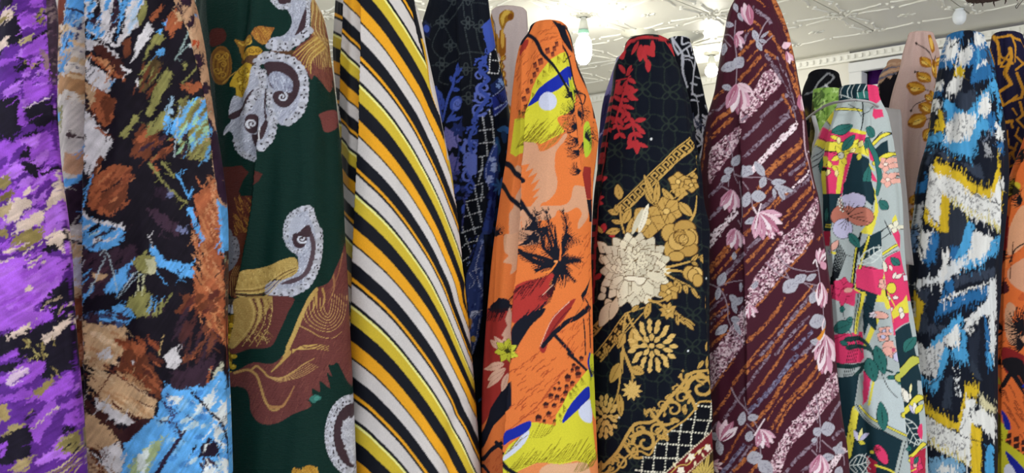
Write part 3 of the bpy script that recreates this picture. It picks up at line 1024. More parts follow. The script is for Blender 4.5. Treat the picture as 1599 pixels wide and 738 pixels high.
    # lace oval and gold crest at the foot
    s.E(862, 510, 178, 236, (54, 42, 48)); s.E(868, 510, 136, 200, DK)
    sil = [(830, 400), (790, 430), (780, 500), (800, 570), (820, 630), (850, 690), (920, 700), (920, 380)]
    s.P(sil, (184, 186, 200), j=2, f=3); fur(s, (770, 390, 900, 690), [(222, 224, 232), (150, 150, 164)], 160, 34, 30, 30, clip=sil)
    t = np.radians(np.linspace(82, 278, 22))
    lace(s, [(862 + 158 * math.cos(u), 510 + 226 * math.sin(u)) for u in t], 27)
    lace(s, [(862 + 178 * math.cos(u), 510 + 246 * math.sin(u)) for u in t], 15)
    s.P([(470, 712), (520, 722), (560, 692), (605, 705), (630, 742), (600, 800), (480, 800)], (176, 130, 48)); fur(s, (470, 700, 630, 790), [(206, 162, 70), (130, 84, 34)], 60, 30, 80, 40)
    return s

def ridge_marks(s, box, n, col, ang=-42, ln=45, w=5, clip=None):
    old = s.clip
    if clip is not None: s.clip = s.mask(clip)
    for i in range(n):
        x, y = s.rnd.uniform(box[0], box[2]), s.rnd.uniform(box[1], box[3])
        a = math.radians(ang + s.rnd.uniform(-12, 12)); l = ln * s.rnd.uniform(.5, 1.2)
        c, q = math.cos(a), math.sin(a)
        s.L([(x, y), (x + .35 * l * c, y + .35 * l * q - 4), (x + .7 * l * c, y + .7 * l * q + 3), (x + l * c, y + l * q)], w, col, w * .5)
    s.clip = old


OR, OD, YE, YD, BU, PI, NV, RD = (222, 120, 62), (158, 70, 40), (210, 204, 58), (120, 104, 24), (28, 44, 160), (208, 154, 122), (24, 26, 38), (152, 48, 44)


def p_orange():
    s = Sheet(740, 20, 945, 745, OR)
    s.o(740, 0)
    # roof texture near the top
    ridge_marks(s, (250, 160, 420, 700), 70, (176, 84, 46), -62, 55, 5, clip=[(345, 215), (420, 330), (390, 380), (350, 480), (330, 560), (300, 640), (260, 730), (225, 735), (280, 330)])
    ridge_marks(s, (380, 150, 560, 280), 22, (180, 86, 46), -28, 50, 5)
    s.P([(345, 250), (330, 300), (290, 350), (290, 320), (310, 270)], (160, 52, 44))
    for x, y, w in ((515, 280, 26), (460, 325, 30), (500, 310, 26), (420, 390, 34), (385, 410, 28), (380, 470, 28), (360, 510, 24), (335, 570, 28), (315, 620, 26), (325, 670, 26), (285, 705, 26), (312, 712, 22), (560, 295, 24), (490, 345, 24), (400, 440, 22)):
        s.P([(x - w / 2, y - w * .5), (x + w * .3, y - w * .8), (x + w / 2, y + w * .4), (x - w * .3, y + w * .7)], (86, 40, 36), sm=0)
        s.P([(x - w / 2 + 6, y - w * .1), (x + w * .4, y - w * .4), (x + w / 2, y + w * .4), (x - w * .3, y + w * .7)], (140, 68, 46), sm=0)
    # yellow meadow with blue streak and white disc
    me = [(590, 318), (540, 335), (480, 375), (430, 440), (395, 490), (362, 560), (345, 640), (338, 740), (240, 742), (215, 960), (250, 980), (330, 945), (400, 895), (425, 905), (560, 830), (545, 760), (640, 700), (652, 560), (620, 440)]
    s.P(me, YE, sm=0)
    s.P([(520, 745), (560, 720), (600, 700), (640, 640), (680, 700), (690, 800), (650, 900), (570, 830), (545, 800)], OR)
    for q in ((470, 400), (435, 440), (400, 500), (560, 335), (520, 350), (365, 580)): s.spray(q[0], q[1], 60, 7, 3, (140, 128, 34), 40, 100, 0)
    s.P([(350, 668), (362, 625), (400, 565), (440, 530), (520, 470), (570, 425), (608, 412), (624, 450), (590, 500), (530, 560), (470, 590), (410, 630)], BU)
    s.P([(608, 410), (624, 470), (610, 540), (590, 545), (560, 470)], BU)
    s.E(463, 638, 54, 60, (200, 204, 228))
    s.hatch([(250, 930), (330, 900), (400, 890)], 150, -52, 3.5, (126, 112, 30), 28); s.hatch([(345, 885), (420, 900), (540, 830)], 95, -55, 3.5, (140, 118, 34), 20)
    s.hatch([(370, 940), (430, 960), (520, 880)], 110, -55, 3.5, (150, 110, 50), 12); s.hatch([(250, 760), (330, 740)], 70, -65, 3, (130, 118, 34), 12)
    # black boughs
    s.L([(300, 275), (345, 215), (372, 150), (395, 125)], 18, NV, 16); s.P([(490, 130), (560, 150), (585, 200), (620, 330), (560, 230), (540, 190)], NV)
    s.L([(340, 215), (390, 255), (420, 320), (440, 352), (500, 420), (560, 510), (620, 640), (640, 720)], 26, NV, 8)
    s.L([(525, 165), (560, 260), (600, 350), (640, 520), (680, 640), (690, 740)], 9, NV, 6)
    s.L([(575, 160), (612, 240), (650, 420), (720, 600), (752, 738)], 12, (50, 40, 44), 6)
    s.L([(612, 350), (560, 390)], 10, NV, 4); s.L([(670, 580), (700, 600), (690, 650), (670, 640)], 7, NV)
    # palm on the right flank
    for x, y, a, b, r in ((620, 700, 120, 300, 95), (640, 560, 20, 200, 70), (660, 720, -90, 60, 80), (610, 600, 150, 330, 70)): s.spray(x, y, r, 22, 4, NV, a, b, 20)
    s.P([(590, 480), (620, 500), (640, 600), (600, 560)], (178, 190, 50))
    s.o(740, 184)
    for x, y, a, b, r in ((640, 60, 130, 250, 100), (650, 130, 100, 200, 110), (655, 200, 100, 180, 90), (700, 60, -60, 80, 70), (690, 150, 20, 120, 80), (660, 330, 120, 230, 70)): s.spray(x, y, r, 20, 4, NV, a, b, 25)
    s.L([(630, 0), (645, 120), (662, 250), (680, 380), (700, 560)], 10, NV, 5)
    # pink cloud shapes
    s.P([(328, 170), (345, 155), (400, 165), (425, 215), (510, 170), (560, 105), (580, 108), (560, 150), (530, 185), (508, 230), (505, 320), (520, 400), (505, 470), (460, 520), (420, 545), (405, 640), (395, 745), (330, 745), (308, 560), (316, 300)], PI)
    fl = [(316, 300), (360, 290), (335, 340), (385, 315), (350, 375), (405, 345), (365, 420), (418, 385), (375, 460), (420, 440), (372, 505), (412, 490), (360, 560), (312, 545)]
    s.P(fl, OR, sm=0)
    s.P([(620, 430), (650, 425), (690, 445), (700, 540), (690, 640), (655, 695), (650, 650), (665, 600), (640, 560), (580, 590), (520, 580), (500, 620), (420, 640), (415, 560), (480, 550), (560, 545), (600, 510)], PI)
    s.P([(228, 738), (232, 600), (255, 560), (270, 480), (300, 420), (305, 400), (312, 740)], (204, 156, 128), sm=0)
    s.E(278, 330, 26, 32, (206, 156, 124))
    s.L([(170, 265), (230, 310), (320, 395)], 32, NV, 30, sm=0); s.L([(165, 405), (230, 490), (305, 570)], 30, NV, 26); s.L([(305, 520), (345, 590), (390, 660), (412, 745)], 28, NV, 14)
    s.L([(165, 690), (140, 740)], 8, NV); s.spray(130, 740, 90, 16, 5, NV, -80, -10, 10)
    s.frond([(285, 760), (340, 720), (380, 640), (400, 590)], 70, 20, NV, 40, 16, 6)
    s.P([(300, 740), (340, 690), (390, 650), (385, 700), (330, 760)], NV)
    # the big palm
    s.o(740, 368)
    for pts, ln in (([(520, 160), (440, 80), (420, 0), (410, -90)], 60), ([(520, 160), (500, 40), (470, -60), (450, -160)], 70), ([(530, 160), (570, 60), (580, -60), (550, -160)], 70), ([(520, 160), (400, 170), (300, 100)], 80), ([(530, 165), (600, 150), (670, 150)], 60), ([(520, 165), (440, 190), (385, 220)], 40), ([(525, 170), (560, 210), (640, 290)], 50), ([(525, 170), (520, 250), (470, 360)], 60)):
        s.frond(pts, ln, 17, NV, 28, 18, 6)
    s.P([(300, 80), (360, 130), (440, 165), (480, 175), (420, 190), (340, 150), (292, 100)], NV); s.P([(290, -30), (400, -20), (410, 40), (330, 60), (290, 50)], PI, al=.8)
    for i in range(16): s.L([(292 + 4 * i, 62 - i), (345 + 3 * i, 20 - 2 * i), (405, -70 + 8 * i)], 4, NV, 2)
    for l, w, a in ((250, 16, -112), (240, 18, -95), (230, 18, -74), (235, 24, 196), (150, 16, -4), (140, 12, 158), (170, 14, 48), (190, 16, 104), (130, 12, 76)): s.leaf(525, 165, l, w, a, NV, fat=.35)
    for a0, n, r in ((-125, 26, 235), (-65, 20, 225), (185, 18, 240), (60, 26, 170), (-10, 16, 150), (100, 20, 200), (150, 14, 150)): s.spray(525, 162, r, n, 3.5, NV, a0 - 16, a0 + 16, 14)
    s.spray(410, 0, 130, 22, 5, NV, 100, 190, 12); s.spray(575, -20, 120, 20, 5, NV, 30, 110, 12); s.spray(460, -60, 110, 20, 5, NV, 90, 170, 10)
    s.spray(525, 165, 130, 44, 6, NV, 20, 130, 8); s.spray(525, 160, 90, 26, 5, NV, -70, 10, 8)
    s.L([(440, 230), (480, 215), (520, 165)], 16, (226, 130, 60), 8); s.E(512, 160, 14, 8, (226, 150, 90))
    s.L([(540, 150), (545, 60), (525, -40)], 14, OR, 5)
    # red shape and black trunk
    rs = [(272, 330), (290, 300), (350, 275), (420, 265), (480, 235), (500, 250), (470, 300), (480, 340), (455, 420), (430, 440), (340, 500), (262, 540), (258, 430)]
    s.P(rs, (172, 54, 50)); s.hatch([(275, 330), (350, 285), (470, 240)], 110, 125, 5, (70, 24, 30), 22)
    s.spray(505, 300, 150, 16, 6, (60, 24, 30), 100, 140, 4)
    for d in (0, 12, 24): s.L([(470 + d, 330 - d), (430 + d, 370 - d)], 4, (226, 180, 160), 2)
    s.P([(440, 450), (430, 490), (360, 560), (300, 660), (258, 745), (244, 745), (258, 570), (330, 500)], NV)
    s.hatch([(270, 545), (340, 500), (430, 450)], 60, -50, 5, NV, 16)
    # beak and boughs on the right
    s.P([(410, 700), (450, 600), (490, 510), (550, 450), (600, 410), (640, 395), (610, 450), (560, 520), (500, 590), (470, 650), (440, 730)], RD)
    s.L([(415, 690), (490, 520), (600, 412)], 5, (226, 170, 150)); s.L([(470, 620), (540, 520), (610, 450)], 8, (110, 32, 36))
    s.L([(430, 690), (500, 610), (580, 540), (650, 510), (720, 450)], 26, NV, 34); s.P([(620, 520), (660, 470), (700, 380), (720, 300), (730, 260), (700, 330), (675, 370), (685, 420), (650, 480)], NV)
    s.L([(505, 620), (560, 680), (620, 745)], 22, NV, 24); s.L([(690, 380), (720, 440), (730, 560), (740, 700)], 8, NV)
    s.L([(690, 520), (700, 620), (705, 745)], 7, NV)
    ridge_marks(s, (520, 540, 690, 740), 26, (176, 78, 44), -55, 45, 5); ridge_marks(s, (650, 0, 730, 260), 16, (176, 84, 46), -60, 50, 5); ridge_marks(s, (690, 380, 735, 640), 12, (170, 80, 46), -60, 40, 5)
    # left pleat: red ground, cream lily
    s.P([(40, 500), (110, 430), (180, 385), (230, 420), (250, 520), (258, 760), (180, 960), (80, 1130), (10, 1240), (10, 700)], RD, sm=0)
    s.P([(90, 450), (175, 384), (240, 425), (220, 470), (110, 480)], NV, j=2); s.hatch([(90, 470), (220, 450)], 70, 115, 6, (46, 18, 26), 18)
    s.P([(40, 1240), (100, 1080), (180, 960), (250, 900), (250, 1060), (120, 1190), (10, 1400)], NV, sm=0)
    s.P([(195, 0), (240, -10), (290, -10), (280, 180), (232, 240), (240, 180), (195, 165), (222, 125), (200, 90)], (212, 160, 128))
    s.P([(228, 440), (250, 520), (250, 660), (205, 640), (185, 620), (215, 560), (205, 520)], (204, 160, 140), sm=0)
    for x, y, l, w, a in ((190, 700, 110, 46, 205), (200, 690, 90, 36, 225), (190, 800, 140, 50, 165), (200, 830, 150, 46, 150), (190, 850, 160, 44, 140), (215, 860, 120, 44, 110), (220, 760, 130, 40, 260)): s.leaf(x, y, l, w, a, (216, 172, 150), vein=(168, 110, 100))
    s.bloom(212, 720, 80, 7, 40, (196, 196, 60), 20, line=(70, 60, 20), lw=2, mid=(60, 60, 24), mr=.16)
    s.spray(215, 720, 70, 12, 4, (60, 60, 24), 180, 420)
    # lower part
    s.o(740, 552)
    lo = [(245, 0), (230, 200), (215, 460), (260, 440), (330, 400), (400, 430), (510, 445), (520, 370), (560, 300), (620, 210), (680, 110), (700, 0)]
    ridge_marks(s, (235, 20, 620, 420), 62, (170, 74, 42), -42, 60, 6, clip=lo)
    s.hatch([(230, 470), (300, 410), (390, 330), (470, 220), (540, 120)], 44, -40, 7, (176, 78, 46), 22)
    for x, y, w in ((630, 75, 30), (620, 105, 26), (590, 150, 44), (660, 130, 40), (655, 95, 36), (680, 30, 30), (620, 185, 30), (580, 205, 30), (575, 245, 34), (555, 290, 30), (535, 220, 26), (520, 270, 32), (480, 262, 34), (450, 318, 36), (502, 322, 30), (468, 375, 34), (405, 398, 40), (440, 420, 26), (505, 420, 22), (505, 218, 22), (532, 182, 18)):
        s.P([(x - w / 2, y - w * .2), (x - w * .1, y - w * .6), (x + w / 2, y - w * .3), (x + w * .35, y + w * .55), (x - w * .4, y + w * .6)], (58, 30, 32), sm=0)
        s.P([(x - w * .35, y + w * .2), (x + w * .38, y + w * .05), (x + w * .35, y + w * .55), (x - w * .4, y + w * .6)], (148, 66, 42), sm=0)
    s.L([(595, 0), (650, 45), (720, 110)], 24, NV, 14)
    me = [(725, 95), (680, 150), (640, 200), (590, 250), (555, 320), (515, 380), (512, 448), (400, 428), (362, 425), (340, 470), (290, 520), (235, 560), (200, 640), (195, 800), (780, 800), (765, 620), (745, 300)]
    s.P(me, YE, sm=0)
    for q in ((600, 235), (640, 190), (680, 150), (560, 320), (535, 370), (620, 215)): s.spray(q[0], q[1], 60, 6, 3.5, (130, 120, 34), 50, 100, 0)
    s.P([(552, 436), (580, 360), (640, 280), (725, 205), (738, 270), (680, 330), (610, 390)], BU); s.P([(660, 355), (690, 320), (742, 292), (750, 420), (710, 430), (672, 400)], (208, 214, 238))
    s.P([(205, 560), (215, 480), (260, 455), (330, 420), (362, 422), (350, 465), (310, 500), (250, 530)], BU); s.P([(200, 660), (225, 600), (280, 540), (310, 500), (350, 475), (330, 540), (280, 600), (230, 640)], (208, 214, 236))
    s.hatch([(350, 520), (430, 520), (480, 490)], 85, -58, 4, (136, 124, 34), 12); s.hatch([(215, 620), (280, 560)], 90, -50, 4, (136, 124, 34), 8)
    s.hatch([(220, 735), (320, 700), (420, 680), (540, 680), (640, 665), (740, 690)], 120, -52, 4.5, (128, 116, 32), 48, .5)
    s.P([(260, 745), (340, 700), (420, 678), (540, 690), (650, 670), (700, 700), (780, 660), (780, 820), (240, 820)], (224, 136, 84)); s.P([(410, 735), (460, 690), (540, 690), (660, 680), (720, 700), (700, 800), (440, 800)], (220, 172, 138))
    s.hatch([(620, 740), (680, 735), (750, 700)], 110, -58, 4, (128, 116, 32), 16)
    s.L([(195, 660), (230, 710), (280, 745)], 24, NV, 22)
    # lower left pleat
    s.P([(50, 640), (120, 570), (190, 620), (200, 760), (60, 760)], (186, 98, 56), sm=0); s.P([(160, 540), (195, 520), (205, 560), (185, 580)], (190, 100, 60), sm=0); ridge_marks(s, (70, 600, 190, 740), 14, OD, -65, 40, 5)
    s.L([(50, 660), (110, 600), (170, 560)], 26, NV); s.L([(140, 555), (200, 610)], 24, NV); s.L([(50, 700), (90, 745)], 20, NV)
    # strip on the right flank
    s.P([(722, 0), (760, 0), (765, 200), (770, 420), (745, 330), (730, 150)], (188, 190, 48), sm=0); s.L([(735, 0), (725, 60), (750, 140)], 14, (32, 46, 150)); s.spray(740, 120, 60, 14, 4, NV, -120, 90, 10)
    s.o(740, 184)
    s.P([(700, 300), (745, 300), (740, 510), (700, 505), (685, 380)], (150, 50, 46), sm=0); s.P([(690, 510), (742, 510), (740, 650), (705, 650)], NV, sm=0)
    s.P([(720, 0), (760, 40), (800, 130), (760, 380), (752, 390), (735, 160)], (214, 118, 58), sm=0); s.P([(695, 60), (720, 20), (740, 90), (745, 200), (705, 240)], (176, 196, 56)); s.spray(705, 120, 90, 20, 5, NV, -90, 60, 18)
    s.L([(790, 110), (752, 390)], 5, (70, 50, 46)); s.P([(700, 240), (740, 260), (745, 310), (690, 300)], (214, 118, 58), sm=0)
    return s

def scroll(s, x, y, r, ang, col, sg=1, w=20):
    """Acanthus curl: a thick spiral with leaf tips."""
    t = np.linspace(0, 1, 16)
    a0 = math.radians(ang)
    s.L([(x + r * (1 - .8 * u) * math.cos(a0 + sg * u * 7.5), y + r * (1 - .8 * u) * math.sin(a0 + sg * u * 7.5)) for u in t], w, col, w * .55)
    for k in range(3): s.leaf(x + r * .95 * math.cos(a0 + sg * (k - .4)), y + r * .95 * math.sin(a0 + sg * (k - .4)), r * .55, r * .3, ang + sg * math.degrees(k - .4) - sg * 50, col)


def p_dark():
    K, LA, GO, GD, CR, RD = (15, 19, 30), (36, 45, 42), (190, 152, 82), (88, 60, 28), (222, 213, 188), (172, 48, 54)
    GL = (214, 178, 106)
    s = Sheet(915, 40, 1120, 745, K)
    s.o(915, 40)
    # chain lattice
    for i in range(-3, 5):
        for j in range(-3, 16):
            x, y = 355 + 158 * i - 3 * j, 405 + 196 * j + 16 * i
            for a in (0, 90, 180, 270):
                cx, cy = x + 30 * math.cos(math.radians(a + 45)), y + 30 * math.sin(math.radians(a + 45))
                t = np.radians(np.linspace(0, 360, 13))
                c, q = math.cos(math.radians(a + 45)), math.sin(math.radians(a + 45))
                s.L([(cx + 32 * math.cos(u) * c - 15 * math.sin(u) * q, cy + 32 * math.cos(u) * q + 15 * math.sin(u) * c) for u in t], 8, LA)
            for dy in (-38, 38): s.L([(x + 40, y + dy), (x + 79, y + dy * 1.25 + 8), (x + 118, y + dy + 16)], 8, LA, dash=2.4)
            for dx in (-34, 34): s.L([(x + dx, y + 45), (x + dx * 1.2, y + 98), (x + dx, y + 150)], 8, LA, dash=2.4)
    # red sprigs
    s.L([(225, 200), (262, 112), (330, 78), (430, 76), (500, 100), (552, 185)], 22, RD, 16); s.P([(455, 55), (500, 48), (530, 80), (490, 90)], RD)
    for x, y, l, w, a in ((345, 120, 110, 44, 92), (365, 125, 95, 56, 52), (385, 215, 85, 34, 88), (415, 90, 90, 30, 88), (330, 100, 95, 30, 118), (530, 110, 90, 36, 65), (250, 150, 60, 26, 130), (350, 130, 120, 26, 75)): s.leaf(x, y, l, w, a, RD)
    s.L([(290, 325), (190, 348), (205, 425)], 9, RD)
    for br in ([(275, 320), (262, 400), (235, 480), (270, 560), (300, 640), (320, 760)], [(205, 350), (165, 470), (142, 600), (118, 760)], [(225, 500), (200, 600), (225, 690)]):
        s.L(br, 13, RD, 9)
        p = spl(np.array(br, float), 4)
        for k in range(1, len(p) - 1, 2):
            for sg in (-1, 1): s.leaf(p[k][0], p[k][1], s.rnd.uniform(45, 75), 27, 90 + sg * s.rnd.uniform(30, 70), RD)
    for x, y, a in ((240, 300, -120), (255, 305, -60), (245, 310, -30), (185, 370, 80), (200, 380, 60), (270, 430, -20), (270, 450, 20), (255, 440, -70), (310, 600, -10), (320, 640, 40), (285, 700, 100), (300, 720, 75)): s.leaf(x, y, 66, 30, a, RD)
    s.o(915, 224)
    br = [(122, -20), (118, 100), (95, 200), (112, 270), (75, 360), (62, 480), (50, 600), (45, 760), (40, 1000)]
    s.L(br, 11, RD, 8)
    for x, y, a in ((118, 60, 150), (118, 100, 160), (105, 200, 150), (100, 240, -30), (80, 350, -15), (78, 360, 20), (70, 480, 160), (58, 540, -20), (60, 560, 160), (52, 640, -30), (50, 700, 150), (140, 500, 100), (160, 540, 60), (45, 850, -40), (42, 900, 130)): s.leaf(x, y, 60, 34, a, RD)
    s.leaf(322, -20, 90, 36, 90, RD)

    # Greek key bands
    def band(p0, p1, h, pitch, key=True):
        L = math.hypot(p1[0] - p0[0], p1[1] - p0[1]); dx, dy = (p1[0] - p0[0]) / L, (p1[1] - p0[1]) / L
        T = lambda u, v: (p0[0] + u * dx - v * dy, p0[1] + u * dy + v * dx)
        s.P([T(-5, 0), T(L, 0), T(L, h), T(-5, h)], (20, 18, 20), sm=0)
        s.L([T(0, 0), T(L, 0)], 7, GO); s.L([T(0, h), T(L, h)], 8, GO)
        u = 4
        while u < L - pitch * .6:
            if key:
                s.L([T(u, h * .86), T(u, h * .2), T(u + pitch * .62, h * .2), T(u + pitch * .62, h * .62), T(u + pitch * .34, h * .62)], 9, GO, sm=0)
                s.L([T(u + pitch * .36, h * .86), T(u + pitch * .98, h * .86)], 8, GO, sm=0)
            else:
                for v in (.28, .72): s.E(*T(u + pitch * .3, h * v), 9, 9, GO); s.E(*T(u + pitch * .58, h * v), 9, 9, GO)
                s.L([T(u, h * .5), T(u + pitch * .9, h * .5)], 3, GD)
            u += pitch
    band((196, 398), (620, -34), 62, 47)
    band((452, 372), (655, 160), 46, 46, False)
    band((12, 1180), (240, 900), 40, 50, True)
    band((40, 1330), (250, 1060), 58, 62, False)
    s.L([(250, 1060), (385, 1020)], 7, GO); s.L([(85, 1360), (385, 1030)], 7, GO)

    def gleaf(x, y, l, w, a, c=GO): s.leaf(x, y, l, w, a, c, vein=GD, line=(40, 30, 22), lw=4)
    for x, y, l, w, a in ((432, 385, 120, 48, 238), (432, 385, 200, 40, 250), (432, 385, 150, 40, 275), (222, 350, 95, 50, -100), (215, 440, 60, 40, 200), (215, 430, 50, 34, 250), (240, 500, 100, 48, -65), (220, 540, 75, 44, 165), (230, 500, 55, 30, 200), (260, 560, 160, 60, -55), (545, 390, 130, 44, -125), (570, 370, 110, 52, 50), (130, 560, 70, 26, 230)): gleaf(x, y, l, w, a)
    s.L([(245, 560), (225, 470), (225, 390)], 11, GO); s.L([(540, 380), (590, 320), (600, 250)], 13, GO); s.L([(630, 495), (655, 430), (662, 330)], 16, GO, 5)
    s.bloom(565, 240, 62, 5, 52, GO, -90, line=GD, lw=5, mid=GL, mr=.22); s.bloom(632, 262, 46, 5, 34, GO, -60, line=GD, lw=5, mid=GL)
    s.bloom(580, 310, 38, 5, 30, GO, 10, line=GD, lw=2)
    s.bloom(495, 425, 92, 6, 74, GO, 15, line=GD, lw=5, mid=GL, mr=.2, vein=(150, 112, 56)); s.bloom(385, 488, 105, 5, 104, GO, -60, line=GD, lw=5, mid=GL, mr=.2, vein=(150, 112, 56))
    # rose
    for i, (x, y, rx, ry) in enumerate(((520, 560, 52, 56), (600, 530, 60, 50), (640, 600, 34, 66), (530, 660, 46, 62), (610, 660, 66, 46), (560, 610, 50, 56), (610, 590, 52, 50), (575, 580, 34, 40), (595, 600, 26, 30), (555, 705, 44, 30))):
        s.E(x, y, rx + 5, ry + 5, GD); s.E(x, y, rx, ry, (GO, (178, 140, 74), (200, 162, 92))[i % 3])
    for a in (0, 60, 130, 200): curl(s, 585, 590, 30 + a * .12, 4, GD, .5, a)
    s.leaf(330, 560, 190, 44, -72, (236, 230, 210), vein=(170, 160, 130)); s.leaf(290, 570, 180, 34, -68, (206, 200, 176))

    # chrysanthemum
    s.o(915, 392)
    ol = (112, 90, 60)
    cx, cy = 305, 120
    for x, y, l, w, a in ((130, 50, 60, 60, 180), (150, 0, 90, 70, 215), (115, 270, 56, 44, 150), (110, 262, 50, 36, 250), (120, 300, 60, 50, 60), (150, 320, 170, 76, 115), (200, 290, 150, 60, 112)): s.leaf(x, y, l, w, a, CR if y < 280 else (214, 196, 168), line=ol, lw=3)
    for r, n, w, a0 in ((222, 17, 88, 5), (188, 17, 76, 14), (152, 14, 68, 0), (118, 12, 60, 12), (88, 9, 52, 0)):
        for i in range(n):
            a = a0 + 360 * i / n; ca = math.cos(math.radians(a)); sa = math.sin(math.radians(a))
            k = 1.0 + .22 * max(0, sa) - .02 * abs(ca)
            kk = s.rnd.uniform(.92, 1.03); c = tuple(int(v * kk) for v in CR)
            yy = cy - (40 if r < 130 else 15) + (60 - r * .25 if r < 130 else 0) * 0
            x1, y1 = cx + r * .30 * ca, yy + r * .30 * sa
            s.leaf(x1, y1, r * k * .72, w, a, c, line=ol, lw=4, fat=.66)
            s.L([(x1 + r * .1 * ca, y1 + r * .1 * sa), (x1 + r * .5 * ca, y1 + r * .5 * sa)], 2, (188, 172, 138))
    for x, y, l, w, a in ((250, 185, 120, 62, 100), (300, 170, 110, 66, 75), (345, 170, 130, 70, 55), (235, 160, 90, 50, 150), (380, 140, 120, 66, 20)): s.leaf(x, y, l, w, a, CR, line=ol, lw=3, fat=.7)
    s.P([(235, 165), (270, 150), (320, 155), (380, 165), (365, 205), (330, 218), (300, 190), (265, 190)], ol); s.P([(240, 166), (275, 155), (322, 160), (374, 168), (360, 200), (330, 212), (300, 185), (265, 184)], (234, 226, 204))
    for i in range(24):
        a = i * 2.4; r = 6 + 3.0 * i
        s.leaf(312 + r * .7 * math.cos(a), 60 + r * .75 * math.sin(a), 34, 22, math.degrees(a), (226, 218, 192), line=ol, lw=2, fat=.6)
    # gold branches right of it
    s.L([(500, 100), (560, 85), (640, 60), (700, 25)], 15, GO, 9); s.L([(505, 122), (560, 120), (600, 130)], 16, GO, 10); s.L([(490, 140), (560, 180), (640, 225), (688, 290)], 13, GO, 6)
    for x, y, l, w, a in ((640, 65, 60, 24, -50), (690, 30, 60, 24, 60), (640, 65, 46, 20, 30), (550, 175, 60, 24, 80), (570, 190, 70, 26, 85), (600, 205, 60, 26, 75), (640, 225, 75, 24, 60)): gleaf(x, y, l, w, a)
    for i, (x, y, rx, ry) in enumerate(((630, 135, 36, 44), (665, 140, 36, 42), (650, 150, 30, 40), (675, 180, 26, 40))): s.E(x, y, rx + 5, ry + 5, GD); s.E(x, y, rx, ry, (GO, GL, (198, 160, 90))[i % 3])
    s.bloom(512, 252, 62, 6, 46, GO, -80, line=GD, lw=5, mid=GL, mr=.22); s.L([(395, 305), (440, 318), (490, 300)], 17, GO, 10); s.L([(440, 318), (490, 350)], 12, GO)
    s.bloom(510, 372, 54, 8, 26, GO, 10, line=GD, lw=2, mid=GL, mr=.2)
    for x, y, l, w, a in ((400, 320, 105, 44, 105), (545, 375, 120, 30, 50), (560, 400, 110, 36, 40), (580, 410, 95, 22, 32), (600, 430, 80, 24, 48), (560, 400, 60, 24, 85), (330, 340, 60, 30, 140)): gleaf(x, y, l, w, a)
    # dahlia and its stems
    s.L([(262, 390), (275, 430), (320, 510), (392, 605)], 15, GO, 11); s.L([(250, 400), (235, 500), (232, 640), (225, 760)], 13, GO); s.L([(232, 600), (262, 700), (300, 790)], 13, GO)
    for x, y, l, w, a in ((295, 480, 155, 60, 88), (240, 510, 105, 58, 112), (175, 525, 60, 30, 70), (110, 600, 60, 30, 80)): gleaf(x, y, l, w, a)

    def dahlia(cx, cy, rx, ry, rings, w):
        for f, n, a0, l in rings:
            for i in range(n):
                a = math.radians(a0 + 360.0 * i / n)
                x, y = cx + rx * f * math.cos(a), cy + ry * f * math.sin(a)
                d = math.degrees(math.atan2(ry * math.sin(a), rx * math.cos(a)))
                s.leaf(x, y, l, w, d, GL, vein=GO, fat=.55)
        s.E(cx, cy, w * .6, w * .55, GL)
    dahlia(412, 592, 128, 152, ((.20, 8, 0, 50), (.52, 13, 12, 62), (.80, 15, 0, 52)), 30)
    # sequins
    for x, y in ((755, 170), (620, 620)): s.E(x, y, 6, 6, (220, 224, 230))
    s.o(915, 40); s.E(405, 713, 7, 7, (230, 232, 236))
    # right selvage strip details
    s.o(915, 224); s.P([(660, 80), (692, 75), (694, 130), (662, 138)], (196, 164, 84), sm=0); s.E(680, 105, 10, 16, K)
    s.o(915, 392)
    for x, y, l, a in ((745, 280, 60, 100), (750, 330, 60, 110), (745, 430, 40, 80), (735, 560, 60, 100)): gleaf(x, y, l, 24, a)
    # foot of the print
    s.o(915, 554)
    for x, y, l, w, a in ((215, 50, 140, 70, 118), (285, 80, 85, 62, 25), (208, 245, 140, 48, 85)): gleaf(x, y, l, w, a)
    s.L([(225, -20), (215, 130), (195, 250), (148, 342)], 13, GO, 9); s.L([(245, -10), (285, 90), (290, 180)], 13, GO, 9)
    s.bloom(288, 222, 66, 10, 22, GL, 5, vein=GO, mid=GL, mr=.16)
    dahlia(118, 385, 66, 125, ((.2, 7, 0, 44), (.52, 11, 12, 48), (.82, 13, 0, 40)), 26)
    # dashed trellis below the scroll border
    s.P([(300, 760), (420, 600), (600, 440), (700, 280), (800, 260), (820, 760)], (12, 14, 22), sm=0)
    for x0, y0, x1, y1 in ((358, 640, 345, 745), (432, 570, 415, 745), (512, 470, 488, 745), (590, 430, 565, 680), (672, 300, 650, 600), (757, 270, 738, 520)):
        s.L([(x0, y0), (x1, y1)], 9, (226, 222, 204), dash=4.6)
    for x0, y0, x1, y1 in ((680, 312, 790, 322), (620, 395, 790, 410), (510, 470, 790, 492), (430, 550, 720, 570), (350, 636, 610, 648), (310, 722, 520, 732)):
        s.L([(x0, y0), (x1, y1)], 9, (226, 222, 204), dash=4.6)
    # acanthus border
    s.L([(60, 745), (180, 730), (250, 640), (330, 600), (400, 620), (440, 540), (520, 470), (600, 410), (660, 340), (690, 290), (760, 285)], 12, GO)
    for x, y, r, a, sg in ((105, 700, 46, 0, 1), (215, 680, 50, 180, 1), (280, 590, 46, 60, -1), (370, 545, 78, 180, 1), (255, 545, 30, 90, 1), (330, 470, 40, 200, -1), (440, 470, 50, 20, -1), (420, 370, 36, 200, 1), (540, 335, 56, 180, 1), (470, 310, 36, 90, -1), (590, 260, 50, 40, -1), (565, 210, 28, 180, 1), (700, 200, 84, 180, 1), (620, 130, 40, 200, -1), (700, 130, 40, 0, 1)):
        scroll(s, x, y, r, a, GO, sg, r * .36)
